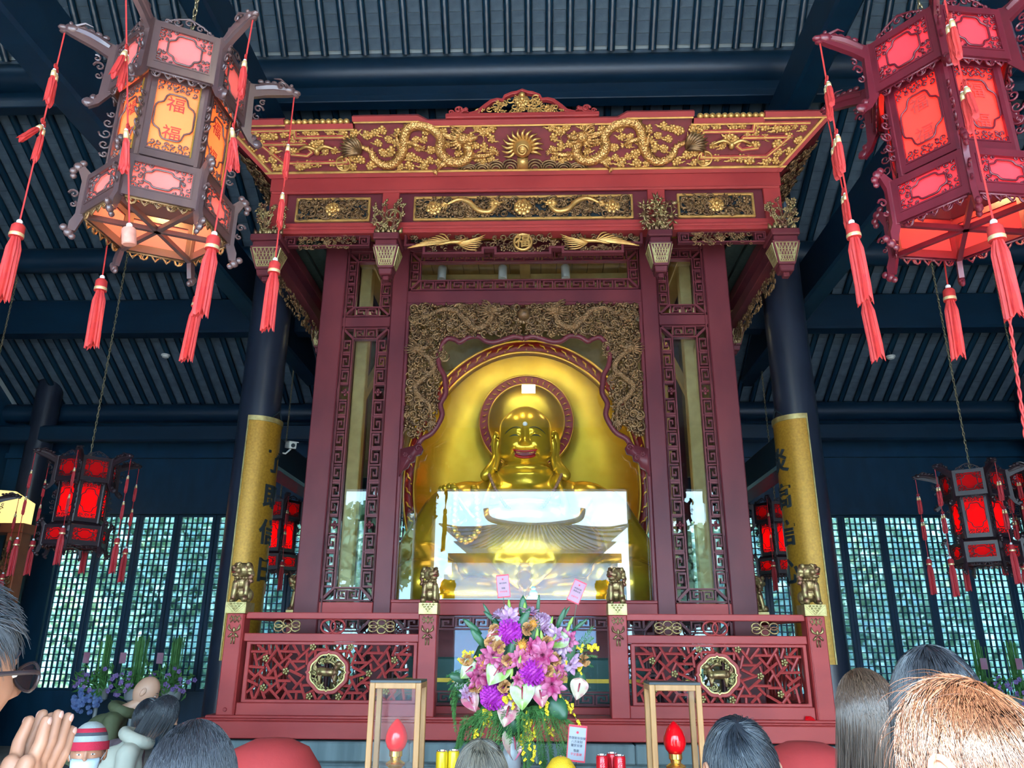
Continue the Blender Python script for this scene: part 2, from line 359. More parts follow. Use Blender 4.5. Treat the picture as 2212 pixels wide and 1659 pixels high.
# open front of the hall behind the viewer: posts, lintel and low side walls
fw = MB().box(-9.9, 9.9, -2.5, -2.2, 5.3, 7.4)
struct('wall_front', fw, 'navy')
for i, x in enumerate((-8.3, -5.5, -2.62, 2.62, 5.5, 8.3)):
    struct('hall_post', MB().lathe([(0, 0), (.27, 0), (.27, 5.4), (0, 5.4)], 24, (x, -2.3, 0)), 'column', smooth='auto')
# outdoors: courtyard, opposite hall, trees behind the rear windows
struct('courtyard_ground', MB().box(-70, 70, -80, 60, -.5, -.21), 'paving')
oh = root('opposite_hall', (0, -27, -.2), 'grey tiled hall across the courtyard, mirrored in the shrine glass', 'building')
MB().box(-4.6, 4.6, -31, -27, -.2, 6.4).build('wall', 'wallblue', oh)
MB().box(-5.2, 5.2, -30, -28.5, -.2, 5.4).build('side_wing', 'wallblue', oh)
MB().box(-4.8, 4.8, -26.9, -26.7, 5.9, 6.4).build('eave_beam', 'navy', oh)
def opr(u, q, up=0): return (u * (5.2 - 2.9 * q), -25.6 - 3.6 * q, 6.5 + 1.75 * q ** 1.3 + 1.3 * (1 - q) * max(0, abs(u) - .7) / .3 + up)
MB().sheet([[opr(k / 12, t / 6) for k in range(-12, 13)] for t in range(7)]).build('roof', 'tile', oh, True)
MB().sheet([[(lambda p: (p[0], -58.4 - p[1], p[2]))(opr(k / 12, t / 6)) for k in range(-12, 13)] for t in range(7)]).build('roof', 'tile', oh, True)
for k in range(-14, 15): MB().tube([opr(k / 14, q, .05) for q in (0, .33, .66, 1)], .06, 6).build('tile_ridge', 'tile', oh)
MB().tube(smooth_path([(-2.9, -29.2, 9.3), (-2.5, -29.2, 8.6), (0, -29.2, 8.3), (2.5, -29.2, 8.6), (2.9, -29.2, 9.3)]), .16, 8).build('ridge', 'tile', oh)
for k in range(-3, 4):
    for z in (4.65, 5.1): MB().prism([(k * .85 - .2, z), (k * .85 + .2, z), (k * .85 + .12, z + .1), (k * .85 + .06, z + .22), (k * .85 - .06, z + .22), (k * .85 - .12, z + .1)], -26.98, -26.9).build('eave_bracket', 'wallwhite', oh)
for x, y, h, sd_ in ((-8.4, -24.5, 8.6, 3), (9.5, -26, 7.5, 4)):
    tr = root('courtyard_tree', (x, y, -.2), 'leafy tree by the %s end of the opposite hall' % ('left' if x < 0 else 'right'), 'tree')
    MB().tube([(x, y, -.2), (x + .2, y, h * .5), (x, y, h * .8)], [.3, .22, .1], 8).build('trunk', 'ink', tr)
    g = MB(); r_ = random.Random(sd_)
    for q in range(1600):
        v = Vector((r_.gauss(0, 1), r_.gauss(0, 1), r_.gauss(0, 1))).normalized() * r_.uniform(.4, 1); p = Vector((x, y, h * .75)) + Vector((v.x * 3, v.y * 3, v.z * h * .3)); s = .3
        d = Vector((r_.uniform(-1, 1), r_.uniform(-1, 1), r_.uniform(-1, 1))).normalized() * s; e = d.orthogonal() * .6
        g.add([p - d, p + e, p + d, p - e], [(0, 1, 2, 3)])
    g.build('crown', 'leafout', tr, kind='stuff')
struct('garden_wall', MB().box(-16, 16, 20.5, 20.8, -.3, 8), 'hedge')
g = MB(); r_ = random.Random(11)
for q in range(42000):
    p = Vector((r_.uniform(-13, 13), r_.uniform(15.6, 18.5), r_.uniform(-.2, 8.5))); s = r_.uniform(.06, .15)
    if noise.noise(p * .9) < -.28: continue
    d = Vector((r_.uniform(-1, 1), r_.uniform(-1, 1), r_.uniform(-1, .4))).normalized() * s; e = d.orthogonal().normalized() * s * .55
    g.add([p - d, p + e, p + d, p - e], [(0, 1, 2, 3)])
g.build('garden_foliage', 'leafout', kind='stuff', label='sunlit green garden foliage seen through the rear lattice windows', cat='foliage')
# ---------------------------------------------------------------- carving kit (pieces lie in the XZ plane and stand out towards -Y)
KEY = [(0, 0), (0, 1), (1, 1), (1, .12), (.30, .12), (.30, .66), (.66, .66), (.66, .40)]
def key_mesh(m, th=.13, dep=.35): return MB().ribbon(KEY, th, -dep / 2, dep / 2).mesh('key_fret', m)
KEYM = key_mesh('red'); KEYR = key_mesh('redrail')
def key(par, x, z, w, h, y, me=None, fx=1, fz=1, rot=0, d=.06):
    put('key_fret', me or KEYM, par, T(x, y, z) @ RY(rot) @ SC(w * fx, d / .35, h * fz) @ T(-.5, 0, -.5))
def cloud_mesh(m, v=0):
    b = MB(); n = 6 + v
    for k in range(n):
        a = 2 * pi * k / n + .3 * v; q = .9 + .25 * ((k * 7 + v) % 3 - 1); b.ell((cos(a) * .36, -.12, sin(a) * .33), (.21 * q, .2, .2 * q), 8, 5)
    b.ell((0, -.2, 0), (.3, .22, .28), 10, 6)
    b.spiral(0, 0, .24, 1.3, v, .06, -.38, 14, 1 if v % 2 else -1); b.ell((0, -.42, 0), .09, 7, 5)
    b.tube(smooth_path([(.25, -.1, -.1), (.55, -.12, -.22), (.78, -.1, -.12), (.98, -.06, -.22)], 2), [.16, .15, .13, .1, .08, .05, .02], 6)
    return b.mesh('cloud', m, True)
CLOUD = [cloud_mesh('gilt', k) for k in range(3)]; CLOUDK = [cloud_mesh('giltdark', k) for k in range(3)]
def flower(b, x, y, z, r, n=6, rings=2, c=.3):
    for q in range(rings):
        rr = r * (1 - .42 * q)
        for k in range(n):
            a = 2 * pi * (k + .5 * q) / n
            b.ell((x + cos(a) * rr * .6, y - q * r * .22, z + sin(a) * rr * .6), (rr * .36, rr * .2, rr * .36), 7, 4)
    b.ell((x, y - r * .35, z), r * c, 7, 4)
def leaf(b, x, y, z, l, w, a, lift=.15):
    ca, sa = cos(a), sin(a)
    def P(u, v, h): return (x + u * ca - v * sa, y - h, z + u * sa + v * ca)
    b.add([P(0, 0, 0), P(l * .45, w, 0), P(l, 0, l * lift), P(l * .45, -w, 0), P(l * .5, 0, l * .25), P(l * .4, 0, -l * .1)], [(0, 4, 1), (1, 4, 2), (2, 4, 3), (3, 4, 0), (0, 1, 5), (1, 2, 5), (2, 3, 5), (3, 0, 5)])
def foliage(par, name, x0, x1, z0, z1, y, n, m, seed, d=.03, fl=2, inside=None, mtx=None, sc=1.):
    """pierced carving of vines, blossoms and leaves too small to tell apart"""
    r = random.Random(seed); b = MB(); b.m = mtx; H = z1 - z0
    for k in range(n):
        x = r.uniform(x0, x1); z = r.uniform(z0, z1); s = min(H, .3) * r.uniform(.14, .30) * sc
        x = min(max(x, x0 + s * .6), x1 - s * .6); z = min(max(z, z0 + s * .5), z1 - s * .5)
        if inside and not inside(x, z): continue
        q = r.random()
        if q < .45: b.spiral(x, z, s * .8, r.uniform(.8, 1.3), r.uniform(0, 6.3), s * .17, y - r.uniform(0, d), 11, r.choice((-1, 1)), 5)
        elif q < .62: flower(b, x, y - d * .5, z, s * .7, 5, 1)
        else:
            a = r.uniform(0, 6.3)
            for t in (-.7, 0, .7): leaf(b, x, y - r.uniform(0, d), z, s * .9, s * .22, a + t)
    for k in range(fl):
        x = x0 + (x1 - x0) * (k + .5) / max(fl, 1); z = (z0 + z1) / 2
        if not inside or inside(x, z): flower(b, x, y - d, z, H * .3, 7, 3)
    return b.build(name, m, par, True, kind='stuff')
def dragon(path, R, y=0., flip=1, head=True, tail=True, fins=True, legs=(), hs=1.):
    """one carved dragon: scaled body along path, spine fins, clawed legs, maned head at the end of the path"""
    b = MB(); P = smooth_path([(x * flip, y, z) for x, z in path], 6); n = len(P)
    rs = [R * (.45 + .55 * min(1, 3 * i / n)) * (1 - .12 * max(0, (i / n - .85) / .15)) for i in range(n)]
    b.tube(P, rs, 10, True)
    if fins:
        for i in range(4, n - 2, 2):
            t = (P[i + 1] - P[i - 1]).normalized(); u = Vector((t.z, 0, -t.x)) * -flip; p = P[i] + u * rs[i] * .8
            b.add([p - t * R * .35 + Vector((0, -R * .3, 0)), p + u * R * .55 - t * R * .25 + Vector((0, -R * .2, 0)), p + t * R * .35 + Vector((0, -R * .3, 0)), p + Vector((0, R * .3, 0))], [(0, 1, 2), (0, 3, 1), (1, 3, 2)])
    for fi, dx, dz in legs:
        p = P[int(fi * (n - 1))]; e = p + Vector((dx * .55 * flip, -R * .6, dz * .3)); q = p + Vector((dx * flip, -R * .5, dz))
        b.tube([p, e, q], [R * .6, R * .45, R * .25], 7)
        for k in range(4):
            a = math.atan2(dz, dx * flip) + (k - 1.5) * .55; c = q + Vector((cos(a) * R * .9, -R * .2, sin(a) * R * .9))
            b.tube([q, (q + c) / 2 + Vector((0, -R * .4, 0)), c], [R * .2, R * .2, R * .03], 5)
    if tail:
        p = P[0]; t = (P[0] - P[2]).normalized(); a0 = math.atan2(t.z, t.x)
        for k in range(7):
            a = a0 + (k - 3) * .3; l = R * (3.2 - .35 * abs(k - 3))
            b.tube(smooth_path([p, p + Vector((cos(a) * l * .5, -R * .4, sin(a) * l * .5)), p + Vector((cos(a + .2) * l, -R * .2, sin(a + .2) * l))], 3), [R * .3] * 4 + [R * .2, R * .12, .001], 5)
    if head:
        c = P[-1]; h = R * 1.15 * hs; f = flip
        def V(x, d, z): return c + Vector((x * f * h, -d * h, z * h))
        b.ell(V(0, .5, .5), (h * 1.15, h * .9, h * .95), 12, 8)                      # skull
        b.tube([V(.4, .6, .55), V(1.3, .75, .5), V(1.9, .8, .62)], [h * .62, h * .5, h * .34], 9)      # upper jaw
        b.ell(V(2.0, .85, .75), (h * .42, h * .4, h * .34), 8, 6)                    # nose
        b.tube([V(.3, .5, .0), V(1.1, .6, -.25), V(1.7, .65, -.2)], [h * .45, h * .32, h * .12], 8)    # lower jaw
        b.ell(V(.65, 1.15, .95), h * .3, 8, 6); b.ell(V(.1, 1.05, 1.15), (h * .45, h * .25, h * .22), 8, 5)
        for k in range(2):
            b.tube(smooth_path([V(-.2, .6 + .4 * k, 1.2), V(-1.0, .7 + .4 * k, 2.0 + .2 * k), V(-2.1, .6, 2.1 + .5 * k)], 3), [h * .2] * 3 + [h * .15] * 3 + [.002], 6)   # horns
        for k in range(8):
            a = pi * (.62 + .11 * k)
            b.tube(smooth_path([V(-.5 + .2 * cos(a), .6, .4 + .7 * sin(a)), V(cos(a) * 1.9, .75, sin(a) * 1.5 + .3), V(cos(a) * 2.9 - .2, .6, sin(a) * 2.0 + .5)], 3), [h * .26] * 3 + [h * .2, h * .16, h * .1, .002], 5)   # mane
        b.tube(smooth_path([V(1.9, .9, .7), V(2.8, .9, 1.2), V(3.4, .8, .6), V(3.1, .8, -.3)], 4), h * .08, 5)   # whisker
        for k in range(4): b.add([V(.6 + .3 * k, .9, .2), V(.7 + .3 * k, 1.0, .25), V(.66 + .3 * k, .95, -.08)], [(0, 1, 2), (2, 1, 0)])
    return b
def band(par, name, m, x0, x1, y0, y1, z0, z1, bev=.006): return MB().box(x0, x1, y0, y1, z0, z1).build(name, m, par, bev=bev)

# ---------------------------------------------------------------- the shrine pavilion
sh = root('shrine_pavilion', (0, 9.8, 1.03), 'tall red lacquered glass-sided shrine pavilion with gilded dragon cornice around the golden statue', 'shrine')
FY = 8.2                                   # front frame plane
for sx in (-1, 1):
    for y0 in (FY, 11.3):
        MB().box(*sorted((sx * 2.385, sx * 2.12)), y0, y0 + .26, 1.04, 6.72).build('column', 'red', sh, bev=.012)
    MB().box(*sorted((sx * 1.37, sx * 1.56)), FY + .01, FY + .22, 1.04, 6.72).build('column', 'red', sh, bev=.012)
    MB().ribbon([(sx * 2.09, 1.05), (sx * 2.09, 6.6)], .012, FY - .004, FY + .02).build('column_bead', 'red', sh)
# horizontal members of the front
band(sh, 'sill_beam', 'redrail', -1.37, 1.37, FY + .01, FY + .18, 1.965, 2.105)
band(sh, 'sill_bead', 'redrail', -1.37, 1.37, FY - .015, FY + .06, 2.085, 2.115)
band(sh, 'transom_beam', 'red', -1.37, 1.37, FY + .01, FY + .2, 5.46, 5.63)
for sx in (-1, 1):
    a, b_ = sorted((sx * 1.56, sx * 2.12))
    band(sh, 'sill_beam', 'redrail', a, b_, FY + .01, FY + .18, 1.94, 2.09); band(sh, 'cross_beam', 'red', a, b_, FY + .01, FY + .18, 5.18, 5.30)
    band(sh, 'base_rail', 'redrail', a, b_, FY + .01, FY + .2, 1.03, 1.1)
band(sh, 'base_rail', 'redrail', -1.37, 1.37, FY + .01, FY + .2, 1.03, 1.1)
band(sh, 'head_beam', 'red', -2.385, 2.385, FY + .02, FY + .2, 6.16, 6.3)
# inner mouldings around the main opening
MB().ring([(-1.37, 2.09), (1.37, 2.09), (1.37, 5.47), (-1.37, 5.47)], [(-1.33, 2.12), (1.33, 2.12), (1.33, 5.43), (-1.33, 5.43)], FY - .01, FY + .1).build('opening_frame', 'red', sh, bev=.008)
# glass
def pane(x0, x1, y0, y1, z0, z1): MB().box(x0, x1, y0, y1, z0, z1).build('glass_pane', 'glass', sh)
pane(-1.36, 1.36, FY + .12, FY + .128, 2.1, 5.46); pane(-1.36, 1.36, FY + .12, FY + .128, 5.63, 6.16); pane(-1.36, 1.36, FY + .12, FY + .128, 1.1, 1.97)
for sx in (-1, 1):
    a, b_ = sorted((sx * 1.56, sx * 2.12))
    for z0, z1 in ((1.1, 1.94), (2.09, 5.18), (5.3, 6.16)): pane(a, b_, FY + .12, FY + .128, z0, z1)
    for y0, y1 in ((8.46, 9.8), (9.9, 11.3)): pane(sx * 2.25 - .004, sx * 2.25 + .004, y0, y1, 2.1, 6.1)
    MB().box(sx * 2.25 - .1, sx * 2.25 + .1, 9.78, 9.92, 1.05, 6.5).build('side_post', 'red', sh)
    for z0, z1 in ((1.95, 2.1), (6.1, 6.7), (1.03, 1.1)): MB().box(sx * 2.25 - .1, sx * 2.25 + .1, 8.4, 11.35, z0, z1).build('side_rail', 'red', sh)
pane(-2.12, 2.12, 11.4, 11.408, 2.0, 4.0)
# meander fretwork panels
def fret_panel(x0, x1, z0, z1, nv, nh, bw, y=FY + .05, kh=None, ros=()):
    p = MB().ring([(x0, z0), (x1, z0), (x1, z1), (x0, z1)], [(x0 + .014, z0 + .014), (x1 - .014, z0 + .014), (x1 - .014, z1 - .014), (x0 + .014, z1 - .014)], y - .03, y + .05).build('fret_panel', 'red', sh)
    bh = kh or bw; H = z1 - z0 - 2 * bh; W = x1 - x0 - 2 * bw
    for sx, xa in ((1, x0 + bw / 2), (-1, x1 - bw / 2)):
        for k in range(nv):
            h = H / nv; zc = z0 + bh + h * (k + .5)
            if k in ros:
                b = MB(); flower(b, xa + .02 * sx, y - .02, zc, bw * .36, 4, 2); b.build('rosette', 'red', p, True)
            else: key(p, xa - .006 * sx, zc, bw * .74, h * .86, y, fx=sx * (1 if k % 2 else 1), fz=(1 if k % 2 else -1))
            MB().box(xa - bw * .5, xa + bw * .34 if sx > 0 else xa + bw * .5, y - .02, y + .04, zc + h / 2 - .008, zc + h / 2 + .008).build('fret_tie', 'red', p) if k < nv - 1 else 0
    for sz, zc in ((1, z0 + bh / 2), (-1, z1 - bh / 2)):
        for k in range(nh):
            w_ = W / nh; key(p, x0 + bw + w_ * (k + .5), zc, w_ * .84, bh * .74, y, fz=-sz, fx=1 if k % 2 == 0 else -1)
    for a, c in ((x0, x0 + bw), (x1, x1 - bw)):
        for d, e in ((z0, z0 + bh), (z1, z1 - bh)): MB().ribbon([(a, d), (c, e)], .026, y - .03, y + .05).build('corner_stay', 'red', p)
    xi0, xi1, zi0, zi1 = x0 + bw, x1 - bw, z0 + bh, z1 - bh
    MB().ring([(xi0 - .008, zi0 - .008), (xi1 + .008, zi0 - .008), (xi1 + .008, zi1 + .008), (xi0 - .008, zi1 + .008)], [(xi0 + .008, zi0 + .008), (xi1 - .008, zi0 + .008), (xi1 - .008, zi1 - .008), (xi0 + .008, zi1 - .008)], y - .025, y + .045).build('inner_bead', 'red', p)
    return p
for sx in (-1, 1):
    a, b_ = sorted((sx * 1.565, sx * 2.115))
    fret_panel(a, b_, 2.1, 5.17, 15, 2, .135, ros=(3, 11)); fret_panel(a, b_, 5.31, 6.15, 4, 2, .125, kh=.12)
    fret_panel(a, b_, 1.11, 1.93, 3, 2, .125)
fret_panel(-1.355, 1.355, 5.64, 6.15, 2, 14, .12, kh=.13); 
lp = fret_panel(-1.355, 1.355, 1.11, 1.955, 3, 14, .12, kh=.125)
# carved dragon valance around the opening: scalloped lower edge
arch = [(-1.32, 3.60), (-1.26, 3.66), (-1.17, 3.74), (-1.12, 3.82), (-1.02, 3.88), (-.95, 3.98), (-.905, 4.10), (-.93, 4.22), (-.875, 4.34), (-.885, 4.46), (-.90, 4.56), (-.955, 4.66), (-.975, 4.8), (-.94, 4.93), (-.87, 5.01), (-.78, 4.99), (-.73, 4.96), (-.64, 5.02), (-.52, 5.03), (-.43, 4.97), (-.33, 4.96), (-.2, 5.0), (-.1, 5.03), (0, 5.0)]
def arch_in(x, z):
    x = -abs(x)
    for (xa, za), (xb, zb) in zip(arch, arch[1:]):
        pass
    if z > 5.05: return True
    if x < -.98 and z > 3.95: return True
    if x < -1.15 and z > 3.75: return True
    return x < -.9 and z > 4.75
vy = FY - .0
for sx in (-1, 1):
    A = smooth_path([(sx * x, vy - .02, z) for x, z in arch], 3)
    MB().tube(A, .03, 8).build('valance_moulding', 'red', sh, True)
    # corner scroll at the foot of the valance
    b = MB(); b.prism([(sx * x, z) for x, z in ([(-1.35, 3.40), (-1.31, 3.47), (-1.26, 3.50), (-1.24, 3.55), (-1.19, 3.57), (-1.18, 3.63), (-1.12, 3.65), (-1.10, 3.71), (-1.14, 3.77), (-1.2, 3.74), (-1.35, 3.70)][::-sx])], vy - .05, vy + .02)
    b.spiral(sx * -1.15, 3.71, .04, 1.2, 0, .01, vy - .055); b.spiral(sx * -1.23, 3.6, .035, 1.2, 1, .01, vy - .055); flower(b, sx * -1.29, vy - .055, 3.64, .03, 6, 1)
    b.build('valance_foot_scroll', 'red', sh, True)
    # backing web (pierced cloudwork) and the two dragons of this side
    foliage(sh, 'cloudwork_carving', *sorted((sx * 1.32, sx * .02)), 3.85, 5.43, vy + .02, 2000, 'giltdark', 5 + sx, .08, 0, arch_in, sc=.95)
    pathA = [(-1.1, 5.28), (-.95, 5.36), (-.78, 5.34), (-.68, 5.22), (-.55, 5.12), (-.42, 5.18), (-.36, 5.3)]
    dragon(pathA, .040, vy - .05, -sx, legs=((.45, .12, -.1), (.75, -.1, -.1)), hs=1.3).build('dragon_carving', 'giltolds', sh, True)
    pathB = [(-1.02, 4.02), (-1.05, 4.2), (-1.16, 4.3), (-1.22, 4.42), (-1.12, 4.52), (-1.02, 4.62), (-1.08, 4.76), (-1.2, 4.84)]
    dragon(pathB, .036, vy - .05, -sx, legs=((.5, .1, .05),), hs=1.3).build('dragon_carving', 'giltolds', sh, True)
    r = random.Random(4)
    for q in range(900):
        x, z = r.uniform(-1.3, -.04), r.uniform(3.9, 5.4)
        if arch_in(x, z) and min(min((x - a) ** 2 + (z - c) ** 2 for a, c in pathA), min((x - a) ** 2 + (z - c) ** 2 for a, c in pathB)) > .0035 and q % 6 == 0:
            s = r.uniform(.06, .085); put('cloud', CLOUDK[r.randrange(3)], sh, T(sx * x, vy + .0, z) @ RY(r.uniform(-3, 3)) @ SC(s, s * .8, s))
b = MB(); flower(b, 0, vy - .03, 5.28, .11, 12, 1, .1); b.ell((0, vy - .07, 5.28), .075, 14, 9); b.build('pearl_carving', 'giltdark', sh, True)

# canopy frame above (front plane 7.5)
CY_ = 7.5
def canopy_side(M, hw, panels, name):
    pass
band(sh, 'canopy_beam', 'redrail', -2.88, 2.88, CY_, CY_ + .16, 6.55, 6.735); band(sh, 'canopy_bead', 'redrail', -2.86, 2.86, CY_ - .012, CY_ + .03, 6.515, 6.55, .01)  # lighter red than the columns stands in for light from below
band(sh, 'frieze_board', 'red', -2.87, 2.87, CY_ + .05, CY_ + .1, 6.12, 6.54)
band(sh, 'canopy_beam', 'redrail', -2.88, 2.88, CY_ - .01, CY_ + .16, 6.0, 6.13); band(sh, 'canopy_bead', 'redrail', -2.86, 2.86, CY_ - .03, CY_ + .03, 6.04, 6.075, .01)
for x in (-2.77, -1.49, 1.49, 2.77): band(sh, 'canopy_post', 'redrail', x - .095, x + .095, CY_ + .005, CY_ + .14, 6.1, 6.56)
for k, (x0, x1) in enumerate(((-2.57, -1.72), (-1.23, 1.23), (1.72, 2.57))):
    p = MB().ring([(x0, 6.17), (x1, 6.17), (x1, 6.475), (x0, 6.475)], [(x0 + .028, 6.198), (x1 - .028, 6.198), (x1 - .028, 6.447), (x0 + .028, 6.447)], CY_ + .02, CY_ + .07).build('frieze_panel', 'gilt', sh, bev=.006)
    MB().box(x0 + .02, x1 - .02, CY_ + .046, CY_ + .05, 6.19, 6.46).build('panel_ground', 'ink', p)
    foliage(p, 'foliage_carving', x0 + .03, x1 - .03, 6.2, 6.445, CY_ + .04, int(190 * (x1 - x0)), 'giltdark', 20 + k, .03, 0, sc=1.1)
    for xx, rr in (((-1.0, .1), (0, .115), (1.0, .1)) if k == 1 else (((x0 + x1) / 2, .1),)):
        b = MB(); flower(b, xx, CY_ + .02, 6.32, rr, 9, 3); b.build('peony_carving', 'gilt', p, True)
    if k == 1:
        for sx in (-1, 1):
            dragon([(-.85, 6.36), (-.72, 6.42), (-.6, 6.38), (-.5, 6.28), (-.38, 6.26), (-.3, 6.34)], .03, CY_ + .01, -sx, hs=.9).build('phoenix_carving', 'gilt', p, True)
# hanging fretwork below the frame
for sx in (-1, 1):
    p = MB().ring([(sx * x, z) for x, z in ((1.70, 5.86), (2.66, 5.86), (2.66, 5.99), (1.70, 5.99))], [(sx * x, z) for x, z in ((1.715, 5.875), (2.645, 5.875), (2.645, 5.98), (1.715, 5.98))], CY_ + .03, CY_ + .09).build('hanging_fret', 'red', sh)
    foliage(p, 'foliage_carving', *sorted((sx * 1.85, sx * 2.5)), 5.83, 5.985, CY_ + .05, 70, 'giltdark', 31 + sx, .02, 1)
    for xa in (1.77, 2.59): key(p, sx * xa, 5.925, .09, .085, CY_ + .06)
outl = [(1.3, 5.985), (1.3, 5.86), (1.09, 5.86), (1.09, 5.755), (.44, 5.755), (.44, 5.815), (.30, 5.815), (.30, 5.745), (0, 5.745)]
full = [(-x, z) for x, z in outl] + outl[::-1][1:]
hp = MB().ribbon(full, .026, CY_ + .02, CY_ + .1).build('hanging_fret', 'red', sh)
def hin(x, z): x = abs(x); return (x < .28 and z > 5.77) or (.28 <= x < .46 and z > 5.84) or (.46 <= x < 1.07 and z > 5.78) or (1.07 <= x < 1.28 and z > 5.88)
foliage(hp, 'foliage_carving', -1.27, 1.27, 5.77, 5.985, CY_ + .06, 210, 'giltdark', 41, .03, 0, hin)
for sx in (-1, 1):
    b = MB()     # phoenix: body, wings and tail plumes
    b.tube(smooth_path([(sx * .62, CY_ + .02, 5.93), (sx * .7, CY_, 5.88), (sx * .8, CY_ - .01, 5.87), (sx * .95, CY_, 5.84)], 3), [.008, .012, .018, .021, .022, .022, .02, .016, .012, .006], 7)
    for k in range(9): b.tube(smooth_path([(sx * .8, CY_ + .01, 5.88), (sx * (.86 + .045 * k), CY_, 5.965 - .018 * k), (sx * (.93 + .042 * k), CY_ + .01, 5.985 - .022 * k)], 3), [.008, .009, .01, .01, .009, .007, .002], 5)
    for k in range(7): b.tube(smooth_path([(sx * .72, CY_ + .01, 5.87), (sx * (.62 - .02 * k), CY_, 5.79 + .022 * k), (sx * (.5 - .015 * k), CY_ + .01, 5.78 + .032 * k)], 3), [.008, .009, .009, .008, .007, .005, .002], 5)
    b.build('phoenix_carving', 'gilt', hp, True)
MB().lathe([(.085, 0), (.11, 0), (.11, -.025), (.095, -.04), (.085, -.03)], 32, (0, CY_ + .02, 5.87), 'Y').build('medallion_ring', 'gilt', hp, True)
put('fortune_character', text_mesh('福', .17, .012, 'gilt', 'fortune_character', .003), hp, T(0, CY_ - .005, 5.868))
# pendant posts with carved flower baskets
def pendant(x, y, kind, w=.28):
    p = MB().box(x - w / 2, x + w / 2, y - .14, y + .2, 5.815, 5.89).build('pendant_post', 'red', sh, bev=.012)
    MB().box(x - w * .42, x + w * .42, y - .11, y + .17, 5.75, 5.815).build('pendant_neck', 'red', p, bev=.008)
    b = MB().frustum(x, y + .02, 5.50, w * .58, .17, 5.755, w * .98, .27); b.build('pendant_basket', 'red', p, bev=.006)
    MB().frustum(x, y + .02, 5.43, w * .48, .14, 5.5, w * .55, .16).box(x - w * .12, x + w * .12, y - .02, y + .06, 5.38, 5.43).build('pendant_foot', 'red', p, bev=.01)
    # gilt lattice on the basket faces
    for face in (0, -1, 1):
        g = MB(); g.m = T(x, y + .02, 0) @ RZ(face * pi / 2); hw0, hw1, d0, d1 = (w * .24, w * .4, .092, .13) if face == 0 else (.065, .11, w * .31, w * .48)
        def q(u, v): return (u * (hw0 + (hw1 - hw0) * v), -(d0 + (d1 - d0) * v), 5.53 + .2 * v)
        g.tube([q(-1, 0), q(1, 0), q(1, 1), q(-1, 1), q(-1, 0)], .008, 5)
        for k in range(-3, 4):
            for s in (-1, 1): g.tube([q(max(-1, min(1, k / 3 - s * .33)), .02), q(max(-1, min(1, k / 3 + s * .33)), .98)], .005, 4)
        for v in (.33, .66): g.tube([q(-1, v), q(1, v)], .005, 4)
        g.build('basket_lattice', 'giltpale', p, kind='stuff')
    # carved plant standing on the block
    b = MB(); r = random.Random(kind); y2 = y - .05
    for k in range(9):
        x0 = x + r.uniform(-.07, .07); z = 5.89; pts = [(x0, y2, z)]; a = r.uniform(-.35, .35)
        for q_ in range(4):
            a += r.uniform(-.5, .5); x0 += sin(a) * .09; z += cos(a) * .1 * r.uniform(.8, 1.2); x0 = min(max(x0, x - .15), x + .15); pts.append((x0, y2 - r.uniform(0, .03), min(z, 6.34)))
        b.tube(smooth_path(pts, 2), [.011] * 6 + [.008, .006, .004], 5)
        for q_ in pts[1:]:
            if kind % 2: [leaf(b, q_[0], q_[1], q_[2], .09, .014, r.uniform(0, 6.3)) for _ in range(4)]
            else: flower(b, q_[0], q_[1], q_[2], r.uniform(.02, .038), 5, 1); leaf(b, q_[0], q_[1], q_[2], .06, .018, r.uniform(0, 6.3))
    for k in range(7): leaf(b, x - .12 + .04 * k, y2 - .02, 5.89, .1, .03, pi / 2 + r.uniform(-.5, .5))
    if kind == 2: b.spiral(x + .03, 6.12, .13, 1.1, -1.4, .014, y2 - .02, 22)
    b.build('plant_carving', 'bronze', p, True, kind='stuff')
pendant(-1.47, 7.42, 2); pendant(1.47, 7.42, 1, .26); pendant(-2.78, 7.42, 4, .34); pendant(2.79, 7.42, 6, .30)
for sx in (-1, 1): pendant(sx * 2.8, 9.75, 8 + sx, .3)
# side returns of the canopy
for sx in (-1, 1):
    for z0, z1 in ((6.55, 6.735), (6.0, 6.13), (5.72, 5.86)): MB().box(*sorted((sx * 2.72, sx * 2.88)), CY_ + .1, 11.7, z0, z1).build('canopy_beam', 'red', sh, bev=.006)
    MB().box(*sorted((sx * 2.78, sx * 2.83)), CY_ + .1, 11.7, 6.1, 6.56).build('frieze_board', 'red', sh)
    foliage(sh, 'side_carving', 7.7, 11.3, 5.5, 5.74, 0, 260, 'giltdark', 55 + sx, .03, 0, mtx=Matrix(((0, -sx, 0, sx * 2.8), (1, 0, 0, 0), (0, 0, 1, 0), (0, 0, 0, 1))))
for k in range(9):
    x = -2.6 + k * .65; MB().box(x - .06, x + .06, CY_ + .15, FY + .3, 6.28, 6.4).build('soffit_joist', 'soffit', sh)
for k in range(-2, 3): MB().box(-2.8, 2.8, 7.62 + .13 * (k + 2), 7.74 + .13 * (k + 2), 6.42, 6.44).build('soffit_board', 'soffit', sh)
for sx in (-1, 1):
    for k in range(3): MB().box(*sorted((sx * (2.4 + .12 * k), sx * (2.51 + .12 * k))), 7.6, 11.6, 6.16 + .04 * (k % 2), 6.2 + .04 * (k % 2)).build('soffit_board', 'soffit', sh)
MB().box(-2.88, 2.88, CY_ + .1, 11.7, 6.74, 6.8).build('canopy_top', 'soffit', sh)

